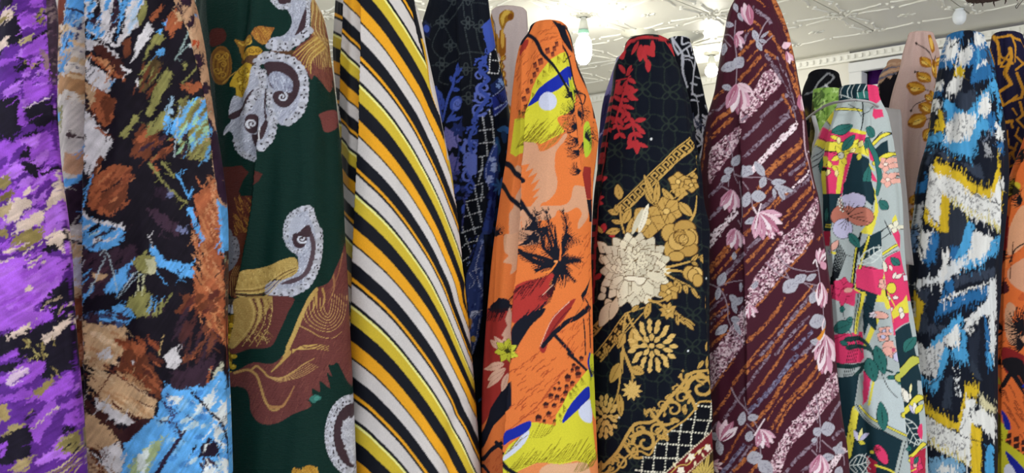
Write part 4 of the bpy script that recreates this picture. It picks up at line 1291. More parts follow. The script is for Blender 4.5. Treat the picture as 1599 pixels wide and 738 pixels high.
    s.L([(90, 720), (200, 600), (300, 440), (420, 410), (500, 290), (590, 180), (640, 110), (745, 90)], 22, GO, 18)
    s.L([(240, 560), (300, 640), (350, 640)], 16, GO); s.L([(400, 340), (470, 430), (540, 420)], 18, GO); s.L([(590, 200), (640, 260), (670, 330)], 20, GO)
    for x, y, l, w, a in ((430, 480, 60, 34, -30), (440, 500, 60, 30, 20), (480, 480, 66, 34, 60), (520, 400, 60, 34, 10), (600, 310, 60, 30, 80), (710, 30, 60, 24, 120), (735, 0, 80, 22, 95), (170, 640, 50, 30, 40), (380, 380, 50, 24, -110), (490, 270, 46, 24, -40), (100, 720, 60, 20, -90)): s.leaf(x, y, l, w, a, GO, vein=GD)
    # red ribbon with white flowers, striped corner
    s.P([(600, 760), (800, 600), (820, 760)], (60, 46, 24), sm=0)
    for i in range(9): s.leaf(735, 760, 170, 26, -150 + 24 * i, (196, 170, 92), vein=(70, 50, 24))
    s.P([(478, 760), (790, 470), (800, 595), (620, 760)], (112, 32, 38), sm=0)
    s.L([(484, 745), (790, 472)], 10, (220, 208, 180), dash=4); s.L([(622, 745), (800, 590)], 8, (214, 200, 160), dash=4)
    s.L([(520, 745), (580, 690), (640, 680), (690, 610), (760, 560)], 7, (200, 170, 90))
    for x, y in ((590, 720), (655, 635), (760, 580)): s.bloom(x, y, 26, 5, 18, (232, 222, 204), 20)
    for x, y, a in ((620, 670, -60), (680, 660, 100), (720, 590, 150), (560, 700, -120), (700, 620, -60), (720, 610, 60)): s.leaf(x, y, 34, 15, a, (222, 208, 170))
    s.E(207, 392, 6, 6, (226, 228, 232))
    return s

def grain(s, pts, w, kind, seed=0):
    """Grainy brushed stripe."""
    cols = {'o': ((142, 78, 46), (182, 110, 64)), 'g': ((108, 88, 104), (140, 124, 140)), 'w': ((214, 190, 200), (236, 220, 228)), 'b': ((92, 84, 112), (128, 124, 150))}[kind]
    p = spl(np.array(pts, float), 8) if len(pts) > 2 else np.array([np.array(pts[0]) + (np.array(pts[1]) - np.array(pts[0])) * u for u in np.linspace(0, 1, 8)])
    t = np.gradient(p, axis=0); t /= np.linalg.norm(t, axis=1)[:, None] + 1e-9
    n = np.stack([-t[:, 1], t[:, 0]], 1) * w * 0.4
    poly = np.r_[p + n, (p - n)[::-1]]
    s.speckle(poly, cols[0], .66 if kind != 'w' else .55, 3.0, seed, 0, 1.3)
    s.speckle(poly, cols[1], .42, 2.4, seed + 2, 0, 1.0)


def lily(s, x, y, r, ang, n=5, spread=95, back=None):
    cs = [(206, 156, 178), (228, 200, 212), (176, 108, 134), (234, 216, 226), (192, 136, 160)]
    for i in range(n):
        a = ang - spread / 2 + spread * i / (n - 1)
        l = r * (1.0 - .18 * abs(i - (n - 1) / 2) / n * 2)
        s.leaf(x, y, l, r * .34, a, cs[i % 5], fat=.55)
        s.leaf(x, y, l * .72, r * .14, a + 3, (136, 66, 92) if i % 2 else (170, 100, 126), fat=.4)
        s.L([(x + l * .3 * math.cos(math.radians(a)), y + l * .3 * math.sin(math.radians(a))), (x + l * .9 * math.cos(math.radians(a)), y + l * .9 * math.sin(math.radians(a)))], 3, (240, 228, 236), 1)


def gleaf2(s, x, y, l, w, a, c=(174, 173, 186)):
    s.leaf(x, y, l, w, a, c, vein=(118, 112, 130), lw=3)
    for k in (.3, .5, .7):
        px, py = x + l * k * math.cos(math.radians(a)), y + l * k * math.sin(math.radians(a))
        for sg in (-1, 1): s.L([(px, py), (px + w * .36 * math.cos(math.radians(a + sg * 50)), py + w * .36 * math.sin(math.radians(a + sg * 50)))], 2, (130, 124, 142))


def p_maroon():
    s = Sheet(1080, -20, 1335, 745, (68, 27, 41))
    ST = (150, 132, 146)
    s.o(1080, 0)
    G = lambda pts, w, k: grain(s, pts, w, k, s.rnd.randrange(60))
    B = lambda pts: (s.speckle(pts, (150, 104, 122), .60, 2.8, 5, 1, 1.5), s.speckle(pts, (224, 198, 208), .40, 2.2, 9, 1, 1.5))
    B([(300, 760), (330, 640), (390, 560), (480, 432), (550, 520), (480, 610), (400, 700), (340, 760)])
    for pts, w, k in (([(430, 738), (585, 595)], 28, 'g'), ([(550, 745), (620, 680)], 24, 'g'), ([(295, 350), (392, 250)], 28, 'o'), ([(345, 385), (412, 312)], 13, 'o'), ([(295, 505), (435, 350)], 26, 'o'), ([(345, 545), (465, 400)], 13, 'o'), ([(165, 695), (255, 600)], 22, 'g'), ([(180, 745), (250, 680)], 30, 'o'), ([(120, 640), (205, 565)], 20, 'o'), ([(110, 740), (150, 690)], 18, 'g'),
                      ([(300, 310), (360, 190)], 24, 'g'), ([(330, 200), (385, 180)], 16, 'o'), ([(380, 45), (460, 115), (485, 160)], 24, 'g'), ([(410, -10), (468, 55)], 15, 'o'), ([(380, 130), (440, 180)], 20, 'o'),
                      ([(500, -20), (560, 120), (602, 240), (640, 400), (672, 560), (700, 720)], 24, 'o'), ([(470, 200), (560, 330), (620, 460), (680, 620), (708, 745)], 26, 'o'), ([(460, 340), (545, 480), (605, 600), (650, 745)], 28, 'g'), ([(560, 590), (625, 745)], 15, 'o'), ([(455, 315), (525, 372)], 20, 'o'), ([(520, 360), (600, 500), (665, 700)], 13, 'g')): G(pts, w, k)
    s.o(1080, 184)
    B([(120, 410), (128, 220), (215, 118), (300, 55), (302, 130), (240, 235), (170, 335)])
    B([(590, 745), (680, 635), (782, 495), (792, 560), (772, 640), (742, 700), (720, 745)])
    for pts, w, k in (([(325, 135), (440, 15)], 24, 'g'), ([(310, 20), (350, -10)], 20, 'g'), ([(325, 250), (595, -5)], 26, 'g'), ([(375, 335), (660, 25)], 44, 'w'), ([(465, 355), (695, 135)], 46, 'o'), ([(555, 358), (705, 205)], 18, 'o'), ([(605, 355), (722, 255)], 22, 'g'), ([(635, 388), (735, 278)], 26, 'o'), ([(590, 470), (742, 325)], 14, 'w'), ([(560, 520), (750, 355)], 24, 'g'), ([(600, 590), (762, 398)], 28, 'o'), ([(580, 690), (772, 458)], 18, 'o'), ([(520, 560), (600, 470)], 16, 'o'),
                      ([(128, 135), (255, -5)], 26, 'o'), ([(138, 60), (190, -10)], 20, 'o'), ([(120, 500), (205, 395)], 24, 'g'), ([(120, 640), (215, 525)], 22, 'g'), ([(138, 745), (285, 585)], 42, 'w'), ([(62, 360), (110, 90)], 16, 'o'), ([(325, 620), (500, 430)], 16, 'o'), ([(430, 570), (535, 485)], 28, 'g'), ([(470, 575), (560, 495)], 20, 'o'), ([(330, 735), (420, 650)], 30, 'o'), ([(390, 560), (430, 510)], 22, 'o'), ([(560, 640), (620, 590)], 16, 'o'), ([(400, 450), (450, 410)], 26, 'o')): G(pts, w, k)
    s.o(1080, 368)
    B([(340, 400), (400, 250), (520, 100), (600, -20), (755, -20), (720, 60), (640, 150), (560, 240), (470, 360), (400, 432)])
    B([(140, 745), (200, 650), (262, 540), (332, 468), (338, 640), (275, 745)])
    for pts, w, k in (([(112, 65), (180, -10)], 42, 'w'), ([(112, 225), (265, 35)], 48, 'o'), ([(135, 275), (300, 80)], 17, 'o'), ([(210, 245), (335, 105)], 32, 'g'), ([(210, 305), (325, 185)], 22, 'o'), ([(395, 455), (560, 262), (745, 25)], 15, 'o'), ([(345, 90), (450, -10)], 28, 'g'), ([(345, 165), (500, -10)], 22, 'o'), ([(345, 245), (545, 15)], 14, 'o'),
                      ([(345, 665), (480, 530), (578, 385)], 24, 'o'), ([(385, 745), (520, 590), (640, 440), (745, 305)], 15, 'o'), ([(425, 745), (560, 592), (680, 432), (775, 305)], 24, 'g'), ([(465, 745), (600, 562), (720, 420), (800, 300)], 20, 'o'), ([(515, 745), (640, 590), (720, 500)], 22, 'g'), ([(565, 728), (705, 555)], 15, 'o'), ([(630, 710), (740, 590)], 26, 'b'), ([(670, 745), (780, 640)], 26, 'g'), ([(830, 420), (862, 330)], 20, 'o'), ([(780, 40), (820, -10)], 14, 'o'),
                      ([(112, 435), (205, 335)], 15, 'o'), ([(112, 475), (225, 365)], 15, 'g'), ([(112, 525), (235, 425)], 17, 'o'), ([(120, 555), (235, 440)], 17, 'g'), ([(120, 605), (240, 470)], 22, 'o'), ([(112, 705), (230, 590)], 22, 'o'), ([(790, 640), (840, 560)], 26, 'o'), ([(300, 480), (330, 440)], 18, 'g')): G(pts, w, k)
    s.o(1080, 554)
    B([(112, 225), (108, 60), (118, -10), (275, -10), (232, 60), (172, 150)])
    B([(480, 760), (520, 600), (600, 460), (700, 330), (800, 210), (905, 110), (915, 240), (800, 362), (700, 482), (600, 602), (545, 760)])
    for pts, w, k in (([(112, 245), (205, 115), (270, 20)], 15, 'o'), ([(125, 398), (220, 272), (280, 150), (405, -10)], 22, 'o'), ([(205, 405), (300, 262), (485, -10)], 19, 'g'), ([(340, 110), (470, -10)], 22, 'o'), ([(348, 305), (440, 172), (565, -10)], 17, 'o'), ([(348, 365), (470, 232), (600, 62), (655, -10)], 34, 'b'), ([(375, 438), (480, 322), (590, 132), (705, -10)], 32, 'o'), ([(468, 415), (540, 290), (680, 100), (745, 15)], 10, 'o'), ([(495, 460), (600, 292), (700, 172), (785, 60)], 28, 'o'), ([(525, 480), (620, 312), (805, 105)], 18, 'o'),
                      ([(575, 745), (680, 622), (765, 535)], 26, 'g'), ([(860, 405), (935, 290)], 24, 'g'), ([(880, 525), (950, 465)], 30, 'g'), ([(840, 725), (965, 585)], 54, 'w'), ([(205, 670), (300, 502), (345, 435)], 17, 'o'), ([(195, 745), (335, 555)], 28, 'b'), ([(245, 745), (375, 555)], 17, 'g'), ([(265, 728), (405, 575)], 26, 'o'), ([(360, 745), (420, 680)], 24, 'o'), ([(680, 735), (760, 660)], 24, 'g'), ([(120, 480), (170, 420)], 16, 'g')): G(pts, w, k)
    # lilies, stems, leaves
    L = lambda pts, w=6: s.L(pts, w, ST, w * .7)
    Q = lambda *a: gleaf2(s, *a)
    s.o(1080, 0)
    L([(275, 130), (268, 240), (278, 330), (282, 420), (275, 560)], 8); L([(205, 220), (240, 220), (262, 250)]); L([(210, 245), (245, 290)]); L([(420, 230), (450, 160), (478, 122)], 9); L([(440, 290), (470, 255), (498, 228)], 9)
    for a in ((270, 20, 60, 26, 75), (290, 80, 60, 30, 60), (265, 160, 60, 36, 190), (240, 170, 50, 30, 230), (385, 190, 80, 40, 68), (405, 260, 70, 34, 60), (420, 250, 50, 24, 20), (215, 270, 80, 40, 100), (190, 440, 120, 60, -25), (270, 420, 80, 74, -50), (195, 540, 60, 40, 15), (430, 240, 60, 18, -40)): Q(*a)
    lily(s, 372, 158, 150, -108, 3, 22); lily(s, 275, 215, 95, 65, 3, 40); s.leaf(275, 215, 55, 24, -20, (214, 170, 190)); lily(s, 285, 525, 195, 88, 5, 50); s.leaf(285, 525, 110, 52, 28, (226, 196, 208), vein=(170, 110, 130))
    s.leaf(560, 300, 60, 46, -30, (226, 190, 204)); lily(s, 590, 320, 85, 70, 3, 30); lily(s, 680, 590, 120, 75, 3, 20)
    s.o(1080, 184)
    L([(215, 110), (240, 170), (258, 260), (265, 350), (290, 410)]); L([(200, 200), (240, 250)]); L([(265, 350), (330, 372), (455, 375), (520, 400), (550, 430)], 8); L([(320, 400), (355, 450)], 7); L([(235, 340), (230, 430)], 7); L([(375, 500), (380, 560), (405, 600)], 8); L([(300, 400), (318, 560), (310, 680)], 7); L([(195, 430), (240, 455)], 8); L([(290, 640), (310, 670)], 6)
    for a in ((255, 300, 80, 56, -55), (205, 340, 60, 44, -20), (190, 400, 70, 44, -40), (315, 370, 90, 60, -50), (330, 330, 60, 40, 20), (320, 300, 60, 30, 60), (455, 365, 110, 52, -125), (460, 370, 75, 50, 115), (500, 405, 90, 44, -5), (520, 430, 110, 44, 15), (515, 440, 60, 28, 80), (550, 440, 80, 34, 65), (330, 560, 100, 56, -75), (370, 490, 95, 76, 0), (335, 660, 80, 40, -25)): Q(*a)
    lily(s, 250, 450, 145, 95, 5, 55); lily(s, 415, 600, 185, 50, 6, 95); s.L([(395, 690), (410, 620), (432, 540)], 13, (224, 206, 214), 8); s.L([(405, 600), (385, 560)], 10, (224, 206, 214)); lily(s, 220, 745, 90, -25, 3, 40)
    s.L([(700, 20), (715, 200), (745, 300), (770, 440)], 11, (188, 160, 172), 8); s.L([(720, 230), (770, 200)], 6, (200, 180, 190))
    s.o(1080, 368)
    L([(110, 300), (165, 320), (205, 370), (228, 460), (230, 520), (260, 590), (280, 650)], 8); L([(165, 320), (240, 290), (320, 278)], 7); L([(280, 610), (330, 680)], 6); L([(540, 120), (600, 190), (700, 220), (790, 215)], 8); L([(470, 165), (520, 220), (600, 265), (680, 290), (780, 310)], 9); L([(570, 200), (605, 265)], 7); L([(690, 295), (775, 360)], 6); L([(785, 190), (800, 300), (820, 440), (830, 540), (840, 640)], 8)
    for a in ((265, 150, 50, 30, -85), (175, 310, 90, 50, -65), (165, 400, 80, 34, -80), (240, 370, 70, 44, 45), (255, 410, 80, 34, 70), (270, 430, 70, 44, -40), (245, 520, 60, 44, 5), (225, 560, 90, 50, 140), (265, 540, 90, 34, 60), (570, 350, 115, 84, -42), (635, 290, 80, 56, -35), (700, 275, 80, 40, -25), (730, 420, 80, 60, -65), (720, 550, 120, 90, -18), (820, 500, 90, 44, 85), (725, 655, 100, 46, 10), (310, 290, 60, 22, 90), (380, 330, 50, 34, -60), (400, 280, 40, 24, 80)): Q(*a)
    lily(s, 270, -40, 130, 85, 5, 60); lily(s, 480, -40, 70, 60, 3, 40); lily(s, 540, -15, 40, 0, 3, 40); lily(s, 355, 430, 90, 75, 4, 70); lily(s, 800, 175, 105, -80, 4, 50); s.leaf(810, 160, 60, 44, 60, (206, 150, 172)); lily(s, 800, 290, 170, 82, 4, 26); lily(s, 830, 620, 200, 85, 6, 60)
    s.L([(750, 170), (770, 150), (780, 190)], 10, (226, 212, 220)); s.L([(800, 660), (830, 620), (815, 570), (832, 520)], 14, (226, 210, 218), 10); s.L([(740, 720), (800, 670)], 12, (220, 204, 214))
    s.P([(770, 640), (800, 615), (830, 580), (835, 600), (800, 650)], (216, 140, 50))
    s.o(1080, 554)
    L([(250, 205), (290, 280), (345, 345), (400, 430), (420, 470)], 9); L([(330, 265), (345, 340)], 6); L([(345, 430), (400, 490), (430, 590)], 7); L([(430, 590), (430, 640)], 8); L([(765, 250), (790, 380), (795, 470), (790, 600)], 8); L([(720, 290), (780, 420)], 6); L([(805, 530), (880, 590), (950, 620), (960, 690)], 8); L([(775, 500), (770, 600)], 7); L([(740, 590), (770, 620)], 9)
    for a in ((305, 440, 90, 50, -75), (350, 395, 70, 46, -10), (350, 540, 70, 54, -70), (345, 650, 100, 84, -10), (420, 665, 110, 84, 40), (120, 490, 80, 46, 25), (175, 530, 95, 46, 78), (800, 470, 100, 92, -12), (750, 490, 60, 60, -30), (745, 545, 40, 30, -60), (800, 640, 90, 50, -5), (880, 580, 90, 50, 20), (900, 620, 90, 40, -60), (940, 700, 80, 60, 120)): Q(*a)
    lily(s, 425, 465, 130, 62, 5, 70); s.L([(395, 500), (430, 440), (455, 400)], 12, (226, 210, 218), 8); lily(s, 195, 535, 145, -70, 4, 55); lily(s, 140, 690, 70, 0, 4, 90); lily(s, 790, 620, 150, 90, 5, 55); lily(s, 830, -60, 190, 92, 4, 24); s.leaf(860, 0, 120, 40, 80, (206, 152, 176))
    return s

def p_multi():
    PK, TE, LT, YL, GY, LV, SA, OU = (220, 62, 110), (26, 50, 60), (48, 108, 104), (224, 212, 74), (174, 184, 186), (198, 194, 226), (188, 116, 100), (18, 22, 28)
    PE = (230, 172, 160)
    s = Sheet(1255, 120, 1455, 745, GY)
    P = lambda pts, c, sm=0: s.P(pts, c, sm=sm)
    D = lambda pts, w=5, c=OU: s.L(pts, w, c)
    lf = lambda x, y, l, w, a, c=LT: s.leaf(x, y, l, w, a, c, vein=OU, line=OU, lw=3)

    def spark(x, y, n=5, r=50, c=YL):
        for i in range(n): s.leaf(x + r * .4 * math.cos(i * 2.1), y + r * .4 * math.sin(i * 2.1), r * .55, r * .34, i * 121, c, line=OU, lw=2.5)

    def ribs(x0, y0, x1, y1, w, n=5):
        """White line leaf skeleton."""
        D([(x0, y0), (x1, y1)], 6, (206, 214, 212))
        a = math.atan2(y1 - y0, x1 - x0)
        for i in range(1, n):
            px, py = x0 + (x1 - x0) * i / n, y0 + (y1 - y0) * i / n
            h = w * math.sin(math.pi * i / n) ** .6
            for sg in (-1, 1): D([(px, py), (px + h * math.cos(a + sg * 1.0), py + h * math.sin(a + sg * 1.0))], 5, (206, 214, 212))
        for sg in (-1, 1):
            D([(x0 + (x1 - x0) * u + sg * w * .85 * math.sin(math.pi * u) * -math.sin(a), y0 + (y1 - y0) * u + sg * w * .85 * math.sin(math.pi * u) * math.cos(a)) for u in np.linspace(0, 1, 9)], 6, (206, 214, 212))

    s.o(1250, 120)
    P([(235, 20), (480, 20), (480, 158), (240, 152)], TE); P([(350, 92), (442, 80), (448, 142), (348, 142)], LT); P([(425, 20), (475, 40), (482, 158), (448, 155), (440, 90)], PK, 1)
    for x in (265, 300, 325, 360, 395): D([(x + 12, 50), (x - 6, 90), (x, 130)], 5, (190, 200, 200))
    D([(250, 110), (330, 140), (345, 160)], 6, (190, 200, 200)); D([(350, 95), (440, 85)], 4)
    s.L([(232, 206), (300, 202), (382, 212)], 18, OU); s.L([(234, 206), (300, 202), (380, 212)], 12, YL)
    D([(300, 170), (345, 200), (380, 250)], 4); D([(380, 240), (440, 205), (470, 180)], 4); D([(385, 150), (386, 280), (352, 420), (320, 500)], 6)
    P([(470, 195), (500, 205), (512, 250), (480, 262), (462, 240)], PK)
    P([(192, 335), (405, 345), (395, 400), (350, 480), (152, 470)], PK); P([(310, 320), (405, 345), (405, 365), (310, 345)], YL)
    P([(165, 408), (345, 404), (400, 440), (430, 502), (330, 472), (150, 466)], YL); D([(165, 408), (345, 404)], 4); D([(150, 466), (330, 472)], 4)
    P([(160, 470), (327, 474), (258, 745), (130, 745), (138, 560)], PK); P([(132, 575), (165, 575), (165, 745), (128, 745)], YL); P([(245, 480), (292, 490), (245, 745), (218, 745)], YL)
    P([(327, 474), (430, 515), (452, 745), (262, 745)], TE); P([(135, 565), (175, 570), (172, 592), (135, 590)], OU); s.L([(165, 560), (240, 560)], 12, YL)
    # right side bands
    P([(420, 440), (470, 470), (500, 540), (440, 520)], PK); P([(455, 470), (545, 395), (560, 475), (480, 540)], TE); s.L([(440, 442), (535, 358)], 26, OU); s.L([(440, 442), (535, 358)], 18, YL); s.L([(450, 420), (520, 345)], 6, OU)
    s.L([(470, 540), (565, 485)], 34, OU); s.L([(470, 540), (565, 485)], 26, YL); P([(435, 570), (495, 660), (450, 650)], PK); P([(430, 540), (475, 590), (430, 570)], YL); P([(450, 690), (480, 720), (450, 745)], YL)
    s.L([(415, 400), (470, 470), (500, 560), (512, 640), (490, 725)], 46, OU, 40); s.L([(415, 400), (470, 470), (500, 560), (512, 640), (490, 725)], 38, LT, 34)
    lf(208, 352, 125, 60, -22); lf(475, 368, 85, 70, 215); lf(262, 460, 120, 52, -52); lf(432, 560, 145, 60, 105); lf(408, 400, 60, 30, 95)
    for x, y, a in ((240, 390, 200), (240, 375, 90), (165, 355, -40), (160, 380, -60), (190, 570, -100), (200, 560, 40), (330, 420, -40), (365, 440, -70), (365, 480, 100), (405, 450, 60), (345, 450, 150), (225, 580, 90), (185, 580, 110)): s.leaf(x, y, 44, 24, a, (234, 222, 150) if a % 20 else YL, line=OU, lw=2.5)
    P([(150, 500), (180, 505), (170, 550), (130, 565), (135, 530)], YL, 1); s.bloom(255, 490, 66, 4, 30, YL, 60, line=OU, lw=3, mid=(190, 190, 180), mr=.3); D([(250, 490), (180, 470), (165, 470)], 4); D([(330, 460), (270, 470)], 4)
    # left pleat
    P([(140, 310), (195, 345), (160, 440), (105, 400)], PK); P([(165, 265), (215, 205), (215, 270), (195, 310)], YL); P([(105, 385), (165, 410), (135, 455), (90, 420)], YL); P([(150, 430), (165, 415), (150, 470)], OU)
    D([(110, 375), (165, 410)], 5); D([(90, 425), (135, 460)], 5); D([(70, 510), (150, 440)], 4); D([(65, 540), (145, 470)], 4); D([(60, 580), (140, 500)], 4); lf(110, 600, 110, 46, -75); D([(160, 260), (195, 320)], 5)
    for x, y in ((555, 545), (570, 640)): s.bloom(x, y, 52, 5, 36, PE, 20, line=OU, lw=2, mid=(240, 220, 210))
    # hibiscus zone
    s.o(1250, 284)
    P([(130, 74), (262, 70), (232, 110), (200, 250), (185, 335), (130, 300)], TE); P([(272, 0), (448, 0), (452, 90), (432, 150), (385, 110), (330, 70), (262, 90)], TE)
    P([(446, 55), (470, 150), (452, 262), (432, 332), (368, 318), (412, 250), (442, 190)], YL); D([(446, 55), (432, 150), (412, 250)], 4)
    s.L([(155, 265), (190, 268)], 8, YL); s.L([(150, 280), (190, 284)], 8, YL); P([(130, 310), (190, 310), (180, 400), (140, 400)], (190, 50, 80)); lf(155, 250, 90, 30, -85)
    P([(432, 330), (490, 300), (505, 400), (440, 460), (375, 505), (362, 420)], TE); P([(360, 520), (440, 530), (508, 555), (482, 702), (342, 655)], PK); D([(360, 520), (508, 555)], 4)
    P([(480, 690), (420, 745), (400, 690)], TE); P([(345, 655), (480, 700), (460, 745), (340, 745)], TE)
    s.L([(352, 400), (322, 650)], 18, OU); s.L([(352, 400), (322, 650)], 11, YL); s.L([(415, 340), (380, 500), (345, 660)], 18, OU); s.L([(415, 340), (380, 500), (345, 660)], 11, YL); D([(372, 320), (340, 560), (330, 660)], 12)
    D([(200, 425), (330, 470), (380, 490)], 3); ribs(360, 515, 505, 405, 46)
    for i in range(7): s.L([(232 + 9 * i, 370 + 14 * i), (196 + 6 * i, 600)], 3, OU, 11)
    P([(185, 590), (225, 600), (215, 640), (180, 650)], OU)
    hib = lambda x, y, rx, ry, c, r=0: (s.E(x, y, rx + 3, ry + 3, OU, r), s.E(x, y, rx, ry, c, r))
    hib(240, 205, 46, 62, SA, 20); hib(330, 125, 60, 58, LV, -10); s.E(285, 105, 26, 26, LV); hib(372, 216, 70, 58, SA, 10); hib(265, 292, 62, 62, LV, 0); s.E(372, 110, 20, 28, LV); P([(285, 150), (340, 170), (330, 230), (290, 240)], SA, 1)
    for a in (-125, -105, -85, -65, -45): D([(300, 205), (300 + 85 * math.cos(math.radians(a)), 205 + 85 * math.sin(math.radians(a)))], 3.5)
    for a in (-15, 5, 25): D([(305, 215), (395 + a, 215 + 95 * math.sin(math.radians(a)))], 3.5)
    for a in (85, 105, 125, 145): D([(300, 225), (300 + 80 * math.cos(math.radians(a)), 225 + 80 * math.sin(math.radians(a)))], 3.5)
    s.L([(300, 215), (262, 170), (245, 110)], 10, SA)
    for i, (x, y) in enumerate(((240, 105), (255, 112), (242, 128), (258, 136), (246, 150), (262, 158), (252, 172), (266, 182))): s.E(x, y, 9, 8, OU); s.E(x, y, 6, 5.5, (240, 236, 226))
    lf(305, 320, 110, 50, 55); s.leaf(190, 430, 80, 36, -55, PE, line=OU, lw=3); s.bloom(182, 440, 20, 6, 12, LV, 0, line=OU, lw=2); s.L([(195, 440), (215, 445)], 16, YL)
    # right layer
    D([(480, 170), (500, 130), (530, 100)], 4); lf(575, 165, 80, 60, 215); D([(460, 120), (480, 220)], 4); D([(490, 330), (600, 260)], 5); D([(490, 385), (610, 300)], 5); D([(550, 240), (590, 330)], 6); D([(505, 330), (540, 300)], 8)
    s.L([(505, 475), (560, 440), (625, 400)], 40, (190, 196, 194)); s.L([(505, 470), (560, 435), (622, 395)], 20, OU); s.L([(505, 470), (560, 435), (622, 395)], 13, YL); D([(505, 500), (560, 462), (628, 430)], 4)
    P([(590, 300), (612, 270), (640, 330), (640, 420), (610, 350)], PK); P([(595, 240), (612, 200), (625, 250), (610, 290)], YL); s.bloom(612, 280, 40, 4, 28, (230, 226, 206), 10, line=OU, lw=2)
    P([(508, 560), (560, 470), (640, 430), (700, 745), (540, 745)], PK); lf(640, 520, 70, 46, 220); hib(530, 530, 30, 44, (226, 222, 206), -20)
    for i in range(3): s.leaf(600 + 16 * i, 620, 70, 34, -70 + 20 * i, (228, 222, 232), line=OU, lw=2.5)
    for x, y, a in ((575, 520, 60), (580, 560, 100), (600, 720, 20)): s.leaf(x, y, 40, 22, a, (240, 214, 210), line=OU, lw=2.5)
    D([(530, 570), (570, 610), (600, 640)], 4); D([(560, 540), (560, 600)], 4)
    # middle
    s.o(1250, 420)
    P([(188, 95), (375, 130), (356, 240), (186, 182)], PK); D([(220, 40), (190, 190)], 5); D([(165, 160), (150, 300)], 6); s.bloom(265, 120, 70, 6, 54, PK, -80, line=(120, 24, 48), lw=3); s.leaf(268, 125, 110, 44, 95, PK, line=(120, 24, 48), lw=3); s.E(300, 132, 28, 16, PE, -10); lf(262, 232, 40, 30, 95); D([(262, 260), (275, 310)], 4)
    P([(205, 410), (395, 395), (400, 560), (380, 590), (210, 590)], PK); D([(205, 440), (300, 400)], 4, (130, 24, 50)); lf(205, 385, 130, 80, -22); lf(330, 320, 40, 36, 190); s.leaf(295, 470, 50, 34, 200, LT, line=OU, lw=3); D([(300, 370), (330, 430), (390, 520)], 8, LT)
    P([(345, 150), (410, 160), (395, 300), (370, 420), (330, 400)], (140, 150, 148)); s.L([(395, 150), (375, 260), (350, 400)], 22, YL); D([(380, 150), (355, 400)], 5); D([(365, 140), (335, 400)], 5); s.L([(340, 125), (410, 162)], 10, YL)
    P([(410, 165), (475, 150), (470, 200), (440, 300), (400, 430), (395, 260)], TE); P([(465, 180), (500, 140), (525, 210), (545, 250), (540, 340), (480, 300), (430, 470), (400, 450), (440, 330)], GY); P([(500, 0), (530, 140), (545, 240), (520, 250), (505, 205), (462, 205), (480, 100)], YL); s.L([(470, 320), (415, 470)], 28, YL); lf(400, 210, 180, 54, 68, TE)
    P([(350, 0), (508, 0), (490, 165), (345, 110)], PK); D([(430, 230), (455, 260)], 4)
    hib(485, 285, 44, 22, PE, 10); s.bloom(450, 285, 22, 5, 14, (220, 210, 220), 0, line=OU, lw=2); s.bloom(512, 92, 40, 5, 34, PE, 10, line=OU, lw=2.5); s.leaf(520, 110, 100, 28, 75, PE, line=OU, lw=2.5)
    for x, y in ((512, 385), (505, 420), (545, 380)): s.bloom(x, y, 34, 4, 30, PE, 30, line=OU, lw=2.5, mid=LV, mr=.35)
    for x, y, rx in ((540, 480, 36), (560, 520, 30), (530, 510, 28), (595, 540, 34)): hib(x, y, rx, rx, PE if x < 590 else LV)
    s.E(540, 150, 24, 34, OU, -20); P([(535, 320), (560, 330), (600, 520), (560, 470)], GY)
    P([(530, 20), (655, 0), (680, 200), (690, 330), (560, 412), (540, 250)], PK); P([(552, 290), (660, 200), (676, 160), (688, 270), (560, 330)], YL); hib(588, 120, 34, 34, YL, -20); s.L([(560, 155), (610, 235)], 8, YL); hib(555, 180, 26, 12, (230, 226, 210), 20)
    for x, y, a in ((595, 180, 0), (590, 240, 130), (650, 240, 90), (660, 270, 100), (600, 60, -60), (620, 60, -40)): s.leaf(x, y, 44, 24, a, (234, 222, 214), line=OU, lw=2.5)
    P([(566, 420), (692, 335), (735, 560), (760, 700), (610, 680), (590, 520)], TE); lf(665, 520, 110, 60, -60); s.L([(602, 670), (660, 630), (722, 570)], 60, OU); s.L([(602, 670), (660, 630), (722, 570)], 52, (190, 192, 84)); s.L([(602, 655), (660, 615), (720, 555)], 14, (196, 204, 196))
    for pts in ([(300, 490), (400, 490), (470, 530)], [(290, 440), (380, 440), (440, 500), (465, 570)], [(210, 600), (330, 610), (440, 600), (560, 640)], [(320, 690), (380, 640), (410, 580)]): s.L(pts, 34, (36, 66, 66), 12)
    lf(470, 480, 180, 66, 75); lf(420, 580, 130, 60, 70); lf(590, 690, 60, 40, 200)
    s.E(560, 500, 10, 14, (200, 90, 120))
    for i in range(6): D([(320 + 12 * i, 420), (268 + 12 * i, 690)], 4)
    # foot
    s.o(1250, 554)
    P([(210, 140), (372, 130), (332, 345), (290, 500), (240, 560), (220, 300)], TE); P([(335, 340), (430, 380), (440, 745), (285, 745), (300, 600)], TE); s.L([(345, 340), (295, 625)], 54, OU); s.L([(345, 340), (295, 625)], 46, YL); D([(370, 150), (340, 340)], 6, GY)
    P([(375, 140), (400, 120), (400, 330), (340, 330)], (150, 160, 158)); P([(398, 100), (440, 150), (420, 290), (395, 320)], PK); P([(440, 150), (620, 150), (655, 530), (430, 400), (425, 300)], (192, 204, 208)); s.L([(455, 170), (430, 310)], 14, YL); P([(430, 420), (640, 540), (585, 745), (430, 745)], TE)
    s.L([(370, 330), (440, 410), (540, 460), (650, 515)], 46, (160, 170, 168)); s.L([(372, 322), (440, 392), (540, 445), (650, 500)], 16, OU); s.L([(372, 322), (440, 392), (540, 445), (650, 500)], 10, YL); D([(350, 310), (430, 420), (640, 540)], 5)
